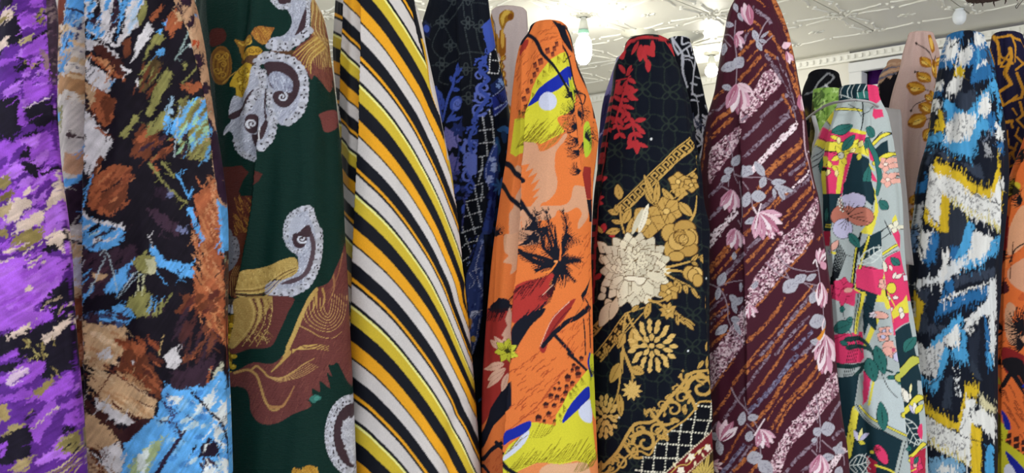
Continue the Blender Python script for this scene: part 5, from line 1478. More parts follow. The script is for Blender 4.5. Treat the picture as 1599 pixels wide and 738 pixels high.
    lf(520, 470, 180, 66, -97); D([(500, 110), (540, 200), (590, 260)], 4); D([(520, 470), (520, 500)], 5); lf(425, 20, 150, 80, 75); lf(590, 100, 80, 40, 80); D([(630, 540), (585, 745)], 16, (176, 184, 182)); D([(640, 530), (600, 745)], 4)
    hib(505, 620, 30, 66, PK, -28); s.bloom(478, 590, 22, 5, 14, (190, 50, 80), 10, line=OU, lw=2); s.E(450, 610, 12, 10, YL); P([(425, 640), (480, 670), (470, 745), (425, 745)], (180, 44, 70)); s.L([(470, 690), (560, 720), (600, 760)], 12, YL)
    for i in range(3): s.leaf(368, 540, 80, 30, -115 + 40 * i, (LV, (232, 226, 150), LV)[i], line=OU, lw=2.5)
    lf(365, 540, 50, 24, 30, YL); s.leaf(305, 480, 60, 24, -80, YL, line=OU, lw=2.5); ribs(300, 690, 440, 680, 70); D([(310, 500), (320, 560)], 3)
    P([(605, 160), (735, 60), (770, 590), (655, 640), (640, 400)], TE); s.L([(602, 135), (660, 95), (722, 35)], 60, OU); s.L([(602, 135), (660, 95), (722, 35)], 52, (190, 192, 84)); s.L([(632, 368), (690, 330), (752, 268)], 44, OU); s.L([(632, 368), (690, 330), (752, 268)], 36, YL)
    hib(648, 250, 30, 46, (226, 222, 210), -30); hib(670, 260, 22, 40, (236, 232, 222), -20); s.leaf(700, 240, 60, 20, -80, (234, 228, 170), line=OU, lw=2); s.leaf(700, 280, 40, 20, -90, (234, 228, 210), line=OU, lw=2); D([(700, 330), (690, 280)], 4)
    for i in range(3): s.leaf(735, 370, 70, 30, -130 + 35 * i, (LV, (236, 232, 226), YL)[i], line=OU, lw=2.5)
    ribs(640, 390, 760, 570, 60); lf(700, 590, 60, 40, 190); s.L([(665, 650), (720, 620), (780, 560)], 30, OU); s.L([(665, 650), (720, 620), (780, 560)], 22, YL); P([(670, 670), (790, 580), (795, 745), (672, 745)], (176, 44, 70))
    s.bloom(725, 690, 60, 5, 48, PK, 20, line=OU, lw=3, mid=PE, mr=.25); lf(745, 640, 50, 30, 120); P([(745, 480), (770, 430), (772, 530)], PK, 1); s.L([(680, 735), (730, 715)], 8, YL)
    return s

def p_ikat():
    K, BL, LB, W, Y, SL = (21, 25, 37), (40, 98, 150), (72, 148, 198), (212, 212, 211), (204, 172, 42), (50, 58, 74)
    s = Sheet(1415, 40, 1575, 745, K)

    def J(pts, c, j=1.5, comb=None):
        s.P(pts, c, j=j, f=3.2, sm=0)
        if comb:
            ang, ln, n = comb
            q = list(pts) + [pts[0]]
            s.hatch(np.array(q, float), ln, ang, 6, c, n, .6, 6)
    s.o(1380, 40)
    J([(340, 0), (700, 0), (700, 260), (330, 260)], BL)
    J([(500, 20), (578, 20), (560, 110), (520, 140), (440, 270), (385, 445), (325, 445), (400, 330), (460, 200), (480, 130)], K, 2.5)
    J([(385, 150), (405, 85), (465, 88), (472, 140), (440, 200), (400, 215), (380, 185)], W, 3, (170, 35, 22)); s.L([(415, 135), (490, 85)], 10, K)
    J([(575, 40), (625, 60), (645, 110), (600, 130), (560, 120)], W, 3, (60, 30, 20)); J([(475, 170), (545, 130), (548, 180), (510, 240), (455, 255)], W, 3, (120, 30, 24))
    J([(448, 258), (506, 265), (492, 322), (436, 312)], Y, 2); J([(428, 318), (490, 322), (462, 425), (396, 420)], W, 2, (100, 25, 12))
    J([(560, 125), (662, 180), (684, 330), (540, 372), (520, 360), (560, 240)], BL, 2, (80, 30, 20)); J([(575, 140), (600, 140), (590, 260), (560, 300)], LB, 2); s.L([(575, 268), (610, 245), (660, 225)], 16, W, j=2.5); J([(640, 140), (665, 180), (672, 260), (650, 240)], SL, 2)
    J([(495, 350), (510, 270), (545, 370), (690, 325), (695, 350), (590, 400), (500, 432)], K, 1.5)
    J([(500, 420), (560, 405), (590, 440), (515, 560), (430, 490), (465, 410)], SL, 1.5); s.L([(530, 400), (600, 470)], 5, K); s.L([(440, 480), (510, 560)], 6, K)
    J([(372, 450), (440, 490), (512, 558), (572, 470), (684, 342), (695, 400), (640, 480), (605, 560), (575, 605), (520, 590), (430, 560), (400, 610)], LB, 2, (100, 35, 40))
    J([(588, 540), (602, 470), (650, 405), (662, 560), (620, 572)], W, 2.5, (100, 25, 16)); J([(325, 350), (378, 340), (370, 400), (325, 412)], W, 3); J([(310, 460), (362, 480), (350, 520), (310, 532)], W, 3); J([(325, 415), (370, 405), (360, 440), (320, 440)], BL, 2)
    J([(315, 640), (350, 515), (388, 560), (382, 645), (340, 655)], Y, 2); J([(360, 520), (395, 540), (385, 640)], SL)
    J([(382, 700), (395, 600), (450, 550), (560, 560), (572, 620), (540, 745), (380, 745)], W, 2, (95, 25, 30))
    s.speckle(np.array([(390, 600), (560, 580), (550, 740), (390, 740)]), (120, 122, 126), .22, 3, 4, 0)
    J([(572, 620), (602, 575), (690, 600), (660, 650), (600, 662), (572, 745), (540, 745)], LB, 2, (90, 25, 14)); J([(290, 690), (370, 660), (382, 720), (285, 745)], LB, 3, (90, 30, 14)); J([(640, 560), (690, 540), (700, 640), (650, 640)], BL, 3)
    s.speckle(np.array([(600, 660), (720, 640), (740, 738), (600, 738)]), (96, 104, 122), .3, 5, 2, 0); J([(680, 340), (700, 360), (735, 560), (715, 640), (700, 480)], LB, 2); J([(690, 600), (735, 640), (740, 745), (700, 700)], W, 3)
    s.o(1380, 224)
    J([(355, -10), (575, -10), (552, 92), (480, 62), (400, 32)], LB, 2, (95, 30, 26)); J([(610, 0), (640, 0), (660, 60), (650, 110), (620, 60)], (150, 152, 158), 4)
    J([(480, 120), (600, 130), (620, 220), (560, 200)], SL, 2); J([(340, 40), (420, 70), (460, 130), (380, 110)], SL, 2); J([(280, 40), (340, 20), (310, 110), (260, 130)], SL, 2); J([(700, -10), (745, -10), (748, 80), (712, 60)], BL, 2)
    J([(318, 118), (400, 140), (480, 180), (540, 242), (600, 272), (652, 288), (690, 170), (698, 50), (706, 200), (675, 340), (600, 330), (540, 300), (470, 250), (400, 200), (318, 195)], Y, 1.5, (-70, 40, 50))
    J([(290, 180), (380, 195), (470, 245), (560, 312), (660, 347), (706, 200), (716, 380), (720, 545), (640, 500), (540, 462), (480, 420), (420, 372), (360, 330), (352, 522), (285, 492), (265, 420), (280, 260)], W, 1.5, (85, 26, 50))
    s.speckle(np.array([(290, 200), (480, 260), (700, 400), (700, 500), (420, 360), (340, 330), (340, 500), (280, 480)]), (130, 130, 132), .16, 3, 7, 0)
    s.L([(540, 290), (600, 335), (715, 385)], 6, K)
    J([(362, 322), (412, 345), (406, 568), (348, 542)], Y, 1.5, (95, 22, 12)); s.hatch([(270, 500), (340, 540), (405, 560)], 45, -88, 7, Y, 20); s.hatch([(420, 370), (520, 440), (640, 500), (715, 560)], 44, -95, 6, (190, 176, 90), 28); J([(262, 400), (285, 390), (280, 500), (258, 470)], Y, 2)
    J([(410, 380), (470, 402), (528, 482), (490, 645), (430, 645), (362, 645), (330, 745), (350, 560), (406, 562)], (40, 46, 58), 1.5)
    J([(520, 495), (562, 500), (548, 640), (500, 700), (430, 745), (480, 640)], LB, 2, (95, 30, 20)); J([(300, 555), (350, 560), (322, 745), (265, 745)], BL, 2); J([(420, 640), (480, 650), (430, 745), (410, 700)], BL, 2)
    J([(560, 550), (672, 600), (660, 680), (548, 705)], W, 2, (90, 25, 22)); J([(225, 540), (302, 560), (272, 690), (218, 682)], W, 2.5, (95, 25, 12)); J([(655, 620), (722, 555), (716, 650), (680, 700)], LB, 2, (90, 22, 12)); J([(370, 680), (410, 670), (400, 745), (375, 745)], W, 2)
    J([(218, 260), (288, 190), (272, 290), (225, 320)], BL, 2); J([(280, 150), (312, 130), (310, 200), (270, 220)], W, 2.5); J([(203, 420), (255, 350), (232, 530), (196, 522)], (176, 178, 182), 4); J([(175, 560), (215, 540), (208, 680), (170, 660)], (90, 120, 160), 4); s.L([(230, 620), (275, 720)], 7, K); s.L([(270, 430), (345, 500)], 6, K)
    J([(718, 220), (748, 200), (745, 280), (720, 290)], W, 3); J([(715, 330), (745, 300), (738, 420), (718, 440)], Y, 2)
    s.o(1380, 392)
    J([(430, 110), (520, 15), (700, -10), (640, 60), (540, 112)], LB, 2, (95, 28, 20)); J([(535, -10), (625, -10), (602, 60), (528, 52)], W, 2.5, (95, 25, 10)); J([(240, 0), (300, 0), (290, 100), (250, 60)], BL, 2); J([(240, 0), (270, -10), (275, 50), (245, 40)], W, 2)
    J([(195, 200), (330, 150), (420, 70), (512, 20), (522, 80), (440, 150), (372, 195), (330, 195), (205, 240)], (200, 204, 208), 3.5, (85, 20, 26)); J([(372, 0), (410, 0), (395, 120), (372, 200), (360, 290), (352, 200)], W, 2)
    J([(385, 190), (432, 175), (442, 262), (355, 295)], BL, 2); J([(440, 150), (560, 130), (700, 100), (690, 160), (560, 190), (440, 230)], SL, 2)
    J([(345, 325), (480, 282), (655, 205), (655, 285), (560, 312), (440, 372), (320, 412)], BL, 2, (95, 35, 30)); s.L([(350, 312), (390, 290), (420, 285), (460, 262), (500, 255), (560, 232), (610, 215), (655, 188)], 14, W, j=2.2)
    J([(655, 180), (702, 155), (708, 420), (692, 655), (668, 665), (660, 405), (600, 402), (540, 470), (508, 505), (538, 412), (600, 342), (650, 312)], (206, 208, 210), 2.2, (110, 30, 34)); s.speckle(np.array([(510, 420), (600, 350), (600, 420), (540, 540), (510, 540)]), W, .4, 3.4, 5, 0)
    J([(192, 255), (262, 325), (240, 420), (222, 495), (188, 485)], Y, 2, (-85, 30, 14)); J([(188, 300), (210, 330), (200, 420), (185, 400)], (190, 186, 178), 2); J([(262, 330), (280, 460), (420, 470), (360, 525), (215, 510)], SL, 1.5); J([(210, 230), (290, 240), (270, 330), (230, 290)], SL, 2)
    J([(480, 388), (502, 420), (482, 470), (400, 522), (340, 582), (275, 615), (300, 570), (400, 470)], LB, 2, (70, 30, 22)); J([(388, 540), (462, 455), (482, 480), (472, 602), (410, 592)], W, 2, (95, 22, 14)); J([(195, 555), (260, 600), (330, 592), (390, 540), (372, 640), (350, 745), (205, 745)], (196, 196, 198), 2, (-80, 30, 16)); s.speckle(np.array([(210, 600), (360, 600), (350, 740), (210, 740)]), (110, 112, 116), .2, 3, 8, 0)
    J([(348, 650), (390, 600), (424, 620), (382, 745), (345, 745)], LB, 2); J([(425, 620), (512, 600), (522, 680), (450, 682)], LB, 3, (95, 25, 16)); J([(480, 480), (520, 500), (520, 600), (490, 600)], LB, 3); J([(632, 400), (662, 520), (655, 745), (635, 600)], BL, 2, (95, 25, 16)); J([(530, 560), (600, 470), (590, 745), (550, 745)], (34, 40, 54), 2)
    for p in ([(360, 200), (420, 290), (450, 330)], [(310, 440), (360, 510)], [(215, 500), (290, 600)], [(700, 420), (695, 500)], [(250, 40), (300, 110)]): s.L(p, 6, K)
    s.o(1380, 554)
    J([(205, -10), (362, -10), (332, 140), (270, 130), (228, 100)], (196, 196, 198), 2, (85, 30, 20)); s.speckle(np.array([(210, 0), (350, 0), (320, 120), (230, 90)]), (110, 112, 116), .2, 3, 8, 0); s.hatch([(215, 110), (260, 150), (330, 170)], 60, 85, 7, LB, 22)
    J([(360, -10), (412, -10), (372, 120), (330, 235), (300, 150), (340, 140)], LB, 2); J([(410, -10), (525, -10), (522, 40), (450, 42)], LB, 3, (90, 25, 12)); J([(640, -10), (685, -10), (680, 80), (650, 60)], LB, 2.5)
    s.L([(260, 190), (340, 150), (420, 90)], 7, K); J([(385, 150), (432, 118), (425, 350), (365, 330)], (44, 52, 66), 2); J([(560, 40), (620, 160), (560, 140), (520, 60)], (44, 52, 66), 2); s.speckle(np.array([(430, 80), (480, 60), (490, 270), (450, 250)]), (206, 208, 210), .32, 3, 6, 0)
    J([(520, 190), (592, 205), (582, 262), (512, 272), (495, 370), (472, 482), (390, 452), (300, 395), (238, 335), (238, 285), (330, 358), (400, 402), (462, 425), (492, 320)], Y, 1.5, (-88, 38, 50))
    J([(520, 278), (582, 280), (562, 350), (620, 335), (695, 400), (695, 525), (640, 485), (600, 432), (550, 432), (542, 690), (480, 662), (400, 622), (300, 562), (248, 505), (248, 370), (330, 422), (390, 452), (470, 492)], (216, 216, 214), 1.5, (85, 24, 50)); s.speckle(np.array([(250, 390), (400, 470), (530, 560), (530, 660), (400, 600), (260, 500)]), (130, 130, 132), .2, 3, 3, 0)
    J([(590, 240), (695, 320), (695, 372), (620, 330)], (206, 198, 160), 3, (-80, 25, 14)); J([(548, 430), (612, 462), (606, 745), (548, 745)], Y, 1.5, (95, 22, 12)); s.L([(370, 440), (460, 490), (560, 530), (690, 552)], 7, K); s.L([(500, 265), (560, 280)], 5, K); s.L([(580, 300), (470, 490)], 5, (90, 92, 96)); s.hatch([(260, 540), (380, 620), (520, 690)], 45, -85, 6, (196, 178, 80), 26)
    J([(295, 640), (420, 640), (505, 700), (505, 745), (280, 745)], (112, 156, 190), 3.5, (85, 20, 18)); J([(340, 690), (440, 690), (470, 745), (340, 745)], W, 3.5); J([(640, 572), (684, 556), (688, 745), (634, 745)], LB, 2); s.E(260, 520, 8, 10, (190, 110, 40))
    for p in ([(540, 380), (555, 405)], [(640, 340), (660, 380)]): s.L(p, 6, K)
    s.o(0, 0, 1.0); s.smear((1420, 45, 1570, 742), 1500, 13, 1.3, 84); s.streak(3.2, 1.3, 14, 84); s.smear((1420, 45, 1570, 742), 500, 9, .8, 60, 40)
    s.tone(.12, 2.2, 26, 86)
    return s


def p_ochre():
    s = Sheet(1530, 40, 1625, 745, (29, 27, 54))
    O, O2 = (196, 140, 44), (170, 116, 60)
    s.o(1380, 40)
    for pts, w in (([(690, 70), (715, 110), (725, 190)], 22), ([(700, 75), (790, 65), (850, 95), (880, 140)], 16), ([(795, 60), (820, 130), (815, 230)], 14), ([(720, 240), (725, 190), (800, 240), (740, 260), (720, 200)], 14), ([(730, 260), (790, 150)], 13), ([(780, 150), (790, 200), (755, 300), (790, 370), (700, 430)], 24), ([(665, 150), (690, 240), (680, 330)], 12), ([(820, 280), (870, 240), (830, 200)], 14), ([(830, 300), (870, 400), (860, 450), (800, 470)], 22),
                   ([(720, 430), (750, 500), (830, 440)], 18), ([(850, 480), (870, 560), (830, 590), (880, 640)], 18), ([(740, 500), (730, 540)], 14), ([(750, 605), (800, 600)], 22), ([(790, 600), (800, 640)], 16), ([(820, 690), (880, 740), (900, 700)], 18), ([(700, 380), (720, 430), (700, 470)], 16), ([(800, 520), (830, 560)], 12), ([(770, 660), (775, 745)], 12), ([(840, 640), (820, 690)], 13), ([(880, 300), (920, 320)], 14), ([(900, 140), (930, 260), (890, 330)], 14), ([(900, 440), (960, 520)], 14)):
        s.L(pts, w, O, w * .7, sm=0)
    s.o(1380, 224)
    for pts, w in (([(755, 10), (820, 40), (760, 80)], 16), ([(780, 80), (770, 170), (740, 230)], 18), ([(830, 0), (800, 70), (830, 130)], 16), ([(860, 60), (830, 120), (780, 150)], 14), ([(700, 60), (740, 120), (700, 200)], 12), ([(860, 160), (820, 220)], 14)): s.L(pts, w, (156, 112, 40), w * .7, sm=0)
    for k in range(40):
        x, y = s.rnd.uniform(650, 960), s.rnd.uniform(260, 2000)
        s.L([(x, y), (x + s.rnd.uniform(-60, 60), y + 60), (x + s.rnd.uniform(-80, 80), y + 120)], 16, O, 10, sm=0)
    return s


def p_orange2():
    s = Sheet(1540, 70, 1745, 745, (218, 108, 54))
    s.o(1380, 224)
    K = (26, 24, 30)
    s.daub((700, 0, 1500, 1500), [(200, 92, 48), (230, 126, 66)], 60, 120, 40, -60, j=2)
    for x, y, r in ((880, 80, 70), (790, 300, 90), (870, 350, 80)): s.spray(x, y, r, 18, 8, K, 100, 260, 20)
    s.P([(740, 240), (790, 230), (860, 250), (850, 300), (790, 330), (750, 310)], (196, 176, 50)); s.spray(860, 300, 120, 26, 7, (40, 34, 24), 150, 240, 10)
    s.P([(735, 480), (790, 470), (790, 640), (740, 745), (715, 745)], (136, 36, 38)); s.P([(850, 410), (900, 400), (900, 600), (800, 700), (790, 640), (800, 530)], (220, 160, 124)); s.L([(800, 745), (830, 660), (890, 620)], 8, K)
    s.P([(700, 640), (760, 700), (740, 760), (700, 745)], (120, 34, 38))
    s.o(1380, 392)
    s.P([(790, 120), (850, 60), (940, 30), (940, 260), (860, 245), (800, 190)], (214, 156, 126)); s.P([(790, 320), (830, 350), (810, 430), (850, 510), (900, 530), (860, 600), (790, 560), (770, 420)], (206, 152, 120))
    s.spray(880, 460, 130, 34, 8, K, 90, 270, 20); s.spray(880, 580, 110, 20, 7, K, 120, 240, 15); s.spray(780, 230, 70, 16, 8, (70, 34, 34), 120, 260, 20); s.P([(740, 210), (790, 190), (780, 260), (730, 260)], (70, 28, 34), j=2)
    s.P([(695, 410), (730, 450), (765, 490), (740, 495), (690, 480)], K); s.L([(700, 530), (740, 510), (755, 480)], 14, K); ridge_marks(s, (690, 550, 760, 740), 18, (150, 74, 40), -35, 50, 7); s.spray(740, 0, 60, 10, 8, K, -10, 60, 10)
    s.L([(800, 170), (810, 60), (820, -60)], 5, (90, 50, 40)); s.hatch([(700, 50), (760, 60)], 60, -30, 8, K, 6)
    s.P([(760, 600), (860, 640), (960, 720), (960, 900), (840, 800), (770, 740)], (130, 34, 36))
    s.o(1380, 554)
    s.P([(770, 20), (850, 20), (960, 140), (960, 360), (860, 220), (800, 120), (760, 60)], K); ridge_marks(s, (760, 120, 960, 640), 60, (150, 70, 40), 60, 60, 9)
    s.spray(740, 60, 60, 14, 8, K, 180, 260, 10); s.spray(720, 220, 60, 12, 7, K, -60, 60, 10); s.P([(690, 100), (740, 180), (700, 170)], (196, 176, 50)); s.L([(760, 190), (800, 110)], 26, K)
    for i in range(16):
        x, y = 775 + 45 * (i % 4), 490 + 42 * (i // 4) + 20 * (i % 4)
        s.P([(x, y), (x + 30, y - 8), (x + 26, y + 26), (x - 4, y + 30)], (58, 30, 30), sm=0)
    s.P([(690, 380), (740, 400), (790, 460), (770, 540), (900, 640), (960, 700), (960, 780), (690, 780)], (190, 184, 46), sm=0); s.P([(755, 340), (790, 400), (800, 460), (770, 450)], (28, 36, 140)); s.P([(770, 600), (820, 640), (900, 745), (830, 745)], (28, 36, 140)); s.P([(690, 380), (740, 400), (720, 620), (690, 640)], (96, 92, 34))
    s.P([(770, 690), (800, 680), (830, 745), (770, 745)], (206, 208, 226)); s.hatch([(700, 420), (740, 440), (760, 520)], 80, 110, 5, (110, 100, 30), 12)
    s.o(0, 0, 1.0)
    for i in range(9):        # the print goes on round the side of the bolt
        x, y = 1625 + 60 * (i % 2) + 12 * (i % 3), 150 + 68 * i
        s.P([(x - 26, y), (x + 4, y - 24), (x + 34, y - 6), (x + 20, y + 26), (x - 14, y + 20)], (OR, YE, (214, 156, 126), RD)[(i + 1) % 4], j=2)
        s.spray(x + 10, y - 8, 30, 34, 1.6, K, 0, 360, 14); s.L([(x + 10, y - 8), (x + 2, y + 30), (x + 16, y + 62)], 3, K, 2)
        if i % 3 == 0: s.P([(x - 30, y + 44), (x + 10, y + 26), (x + 38, y + 22), (x + 6, y + 46)], BU)
    ridge_marks(s, (1605, 120, 1740, 740), 90, (160, 74, 42), -50, 16, 1.6)
    return s

def p_brown():
    K, DP, BR, RB, TN, CW, BU, OL = (23, 18, 28), (54, 36, 50), (104, 56, 38), (156, 86, 56), (194, 158, 122), (208, 203, 208), (92, 162, 226), (136, 132, 78)
    s = Sheet(80, -80, 370, 745, K)
    J = lambda pts, c, j=1.8, f=6, sm=0: s.P(pts, c, j=j, f=f, sm=sm)
    dab = s.daub
    s.o(85, 0, 3.0)
    # upper panel
    J([(170, -240), (430, -240), (425, 0), (400, 130), (370, 150), (300, 235), (225, 185), (168, 150)], CW)
    dab((180, -230, 420, 120), [BU, CW, (120, 170, 214), DP, K], 60, 70, 16, -70, 8, 1.5); J([(180, 60), (225, 90), (230, 170), (180, 140)], BU, 3); dab((180, 60, 240, 190), [DP, BU], 14, 30, 12, -50)
    J([(345, -60), (362, -60), (335, 120), (300, 215), (282, 200), (320, 60)], K); J([(232, -60), (252, -60), (215, 90), (195, 100)], K); J([(320, 60), (345, -20), (352, 0), (300, 200), (310, 120)], BU); J([(280, 60), (320, 20), (300, 140), (260, 170)], DP, 3)
    J([(438, 105), (472, 150), (430, 205), (400, 252), (368, 302), (392, 180)], CW); J([(400, 40), (440, 10), (430, 90), (395, 130)], OL, 2); J([(360, 60), (400, 20), (390, 110), (350, 170)], (170, 190, 214), 2.5)
    J([(335, 190), (370, 180), (360, 270), (330, 290)], BR, 3)
    J([(468, 60), (503, 28), (507, 52), (462, 108), (440, 95)], RB); J([(518, 82), (560, 48), (586, 128), (540, 168), (512, 150)], RB); J([(545, 50), (565, 60), (582, 100), (570, 105)], TN); J([(505, 110), (520, 100), (520, 140)], BU)
    J([(455, 190), (500, 148), (522, 182), (450, 245), (410, 300)], OL, 2.5); J([(470, 240), (505, 225), (520, 260), (480, 270)], BU, 2.5); J([(478, 150), (505, 138), (500, 165)], BU)
    J([(168, 180), (220, 208), (312, 262), (312, 302), (245, 255), (175, 240)], CW); J([(198, 235), (238, 214), (330, 300), (342, 392), (300, 345)], (70, 36, 32)); J([(170, 262), (190, 258), (260, 310), (342, 372), (338, 392), (250, 330)], RB); J([(200, 270), (260, 290), (300, 340), (280, 345)], (190, 130, 90))
    J([(168, 285), (200, 312), (282, 372), (276, 445), (230, 425), (172, 385)], CW); J([(280, 380), (305, 370), (295, 405)], BU); J([(320, 310), (370, 330), (360, 345), (330, 335)], CW, 1.5)
    J([(170, 392), (225, 425), (305, 475), (290, 565), (240, 600), (185, 500)], RB, 2.5); J([(170, 392), (215, 425), (205, 500), (175, 470)], TN, 2.5); J([(240, 450), (300, 475), (285, 570), (250, 590)], BR, 3)
    J([(168, 515), (232, 602), (292, 662), (255, 745), (168, 745)], CW); s.L([(168, 485), (222, 572), (292, 655)], 11, (50, 28, 30)); J([(210, 590), (280, 640), (270, 650), (215, 610)], RB)
    J([(380, 625), (470, 598), (545, 640), (520, 745), (365, 745)], BR, 3); dab((380, 590, 540, 740), [RB, DP, K, BR], 26, 50, 18, -40)
    J([(395, 400), (420, 330), (470, 270), (500, 300), (470, 380), (420, 440)], (84, 66, 40), 3); dab((395, 300, 500, 440), [OL, BR, K], 16, 60, 9, -58)
    for q in ([(528, 322), (548, 360), (502, 462), (450, 545), (430, 530), (482, 420)], [(388, 535), (398, 560), (342, 645), (318, 642)], [(440, 585), (520, 515), (562, 560), (520, 605), (428, 645)], [(500, 350), (520, 345), (480, 430), (440, 480)]): J(q, OL, 2)
    J([(578, 468), (690, 465), (722, 560), (724, 745), (600, 745), (560, 620)], OL, 3); dab((585, 470, 720, 720), [(98, 158, 208), (150, 190, 160), (110, 100, 60), BU], 60, 60, 13, -62, 10, 1.5); J([(515, 545), (592, 560), (575, 645), (520, 620)], BU, 3.5); J([(540, 450), (556, 455), (550, 540), (530, 540)], (150, 180, 206), 2); s.L([(585, 500), (570, 600), (560, 738)], 5, (170, 180, 190)); dab((590, 640, 640, 740), [K, DP], 9, 50, 12, -80)
    J([(578, 395), (660, 390), (672, 420), (640, 440), (590, 420)], RB, 2.5); s.L([(660, 250), (642, 330), (590, 392)], 10, OL, 6); J([(605, 215), (630, 205), (640, 235), (615, 230)], CW, 2); J([(598, 290), (610, 310), (600, 335), (585, 310)], OL, 1.5); s.L([(610, 150), (585, 230), (565, 280)], 6, (150, 170, 170)); J([(395, 360), (402, 400), (392, 420), (388, 380)], CW, 1)
    # middle
    s.o(85, 246, 3.0)
    J([(185, 230), (205, 95), (290, 35), (372, 48), (352, 122), (332, 205), (270, 275)], RB, 3); J([(260, 140), (330, 110), (360, 130), (330, 215), (280, 260), (230, 225)], BR, 3); dab((200, 60, 360, 250), [(178, 110, 74), (120, 62, 42), (140, 76, 50)], 22, 60, 12, -35); s.L([(245, 160), (300, 130), (320, 100)], 6, K)
    J([(165, -10), (232, -10), (200, 92), (170, 60)], CW); s.L([(238, 0), (212, 70), (182, 190), (168, 250)], 18, BR, 6); s.L([(205, 85), (185, 160), (172, 235)], 7, BU)
    J([(168, 270), (240, 305), (332, 330), (334, 385), (282, 425), (230, 452), (175, 425)], BU, 3); s.L([(170, 262), (230, 300), (330, 328)], 17, CW, j=1.5); dab((180, 300, 330, 400), [K, DP, CW, (150, 190, 210)], 18, 40, 11, -30)
    J([(168, 430), (260, 440), (382, 395), (402, 500), (332, 605), (168, 650)], DP, 4); dab((170, 400, 400, 640), [K, BU, DP, (80, 50, 62)], 20, 50, 13, -40); J([(250, 592), (300, 530), (352, 498), (342, 575), (302, 632), (254, 628)], BU, 3); J([(205, 535), (268, 552), (245, 572), (215, 570)], TN, 2)
    for p in ([(300, 620), (260, 440), (235, 460)], [(190, 640), (225, 540), (255, 460)], [(445, 520), (380, 570), (318, 645)], [(420, 500), (350, 580), (300, 660)]): s.L(p, 6, (170, 186, 196), 4)
    J([(448, 405), (502, 450), (525, 482), (640, 500), (658, 570), (600, 562), (520, 512), (468, 505)], BU, 2.5); J([(370, 490), (430, 440), (480, 500), (440, 545), (400, 535)], OL, 4); J([(430, 470), (470, 470), (490, 520), (450, 545)], (190, 186, 150), 3); s.L([(500, 500), (550, 530)], 6, BU); s.L([(480, 530), (530, 600)], 5, BU); s.L([(440, 360), (465, 420)], 6, CW, 2)
    J([(325, 695), (420, 612), (452, 640), (432, 702), (492, 680), (482, 745), (400, 745)], OL, 3); for_ = [(400, 545), (395, 620)]; s.L(for_, 6, (196, 196, 160)); s.L([(425, 540), (412, 640)], 6, (196, 196, 160)); J([(270, 700), (330, 690), (400, 745), (260, 745)], BU, 4); dab((440, 640, 520, 740), [DP, OL, BU], 8, 50, 10, -70)
    J([(648, 185), (735, 100), (748, 300), (762, 480), (778, 745), (690, 745), (590, 690), (680, 600), (692, 380)], RB, 2.5); dab((650, 120, 775, 740), [(182, 116, 78), (128, 68, 44), (170, 98, 64), (194, 134, 96)], 60, 100, 10, 68, 10, 1.2); dab((600, 640, 740, 740), [BR, (84, 40, 34)], 14, 60, 22, -50)
    J([(618, 228), (640, 235), (695, 375), (685, 395), (640, 300)], BU, 1.5); s.L([(448, 28), (540, 150), (622, 212)], 15, OL, 10); s.L([(505, 20), (560, 90)], 16, OL, 8); s.L([(570, 75), (632, 192)], 9, BU); J([(470, 30), (500, 60), (480, 70)], RB)
    J([(425, 235), (480, 240), (622, 345), (570, 370), (500, 320)], (62, 42, 58), 3); J([(520, 150), (556, 180), (545, 200), (515, 180)], (104, 110, 150), 3); J([(580, 310), (622, 345), (600, 360), (570, 330)], (110, 116, 154), 3); J([(470, 130), (530, 150), (520, 200), (470, 180)], (44, 30, 44), 3)
    # lower panel
    s.o(85, 492, 3.0)
    J([(175, 25), (330, 55), (352, 102), (332, 165), (292, 205), (240, 255), (168, 200), (168, 100)], TN, 2.5); dab((175, 40, 330, 240), [(214, 184, 152), (176, 130, 94), TN], 22, 80, 20, 30); J([(218, 172), (268, 148), (282, 192), (230, 208)], CW, 2.5); J([(180, -10), (350, -10), (330, 60), (200, 30)], (60, 80, 120), 5); dab((180, -20, 340, 40), [BU, DP], 16, 40, 14, 10)
    J([(338, 100), (432, 150), (442, 202), (502, 330), (492, 392), (390, 332), (288, 242), (332, 168)], BR, 3); dab((320, 120, 480, 360), [RB, (130, 66, 42), (84, 42, 34)], 24, 60, 18, 40); J([(360, 120), (420, 130), (430, 190), (380, 180)], RB, 3); J([(360, 205), (385, 215), (375, 230)], CW, 1.5)
    J([(195, 262), (300, 268), (400, 352), (482, 402), (462, 482), (380, 472), (300, 422), (230, 382), (178, 305)], TN, 2); dab((210, 270, 450, 460), [(212, 180, 144), (180, 136, 98)], 18, 90, 14, 35); J([(210, 378), (300, 440), (412, 520), (372, 535), (290, 492), (212, 432)], CW, 2)
    for p, w in (([(245, 230), (330, 300), (400, 350), (490, 400)], 9), ([(300, 230), (250, 310), (200, 395)], 9), ([(170, 270), (215, 300)], 8), ([(390, 400), (460, 430)], 8), ([(280, 400), (360, 480), (430, 520)], 12), ([(350, 460), (450, 500)], 14)): s.L(p, w, (90, 46, 36), w * .5)
    J([(168, 380), (250, 462), (335, 552), (320, 592), (250, 520), (168, 420)], (66, 36, 34), 2.5); J([(168, 440), (260, 522), (312, 582), (240, 642), (168, 600)], TN, 2.5); J([(238, 612), (322, 590), (345, 640), (312, 745), (240, 690), (225, 640)], CW, 2); J([(168, 610), (230, 690), (300, 745), (168, 745)], (150, 120, 100), 3); dab((170, 620, 290, 740), [BR, TN, CW], 12, 80, 8, 45)
    J([(340, 520), (400, 490), (460, 480), (440, 530), (380, 560), (330, 640), (300, 570)], (56, 30, 34), 2)
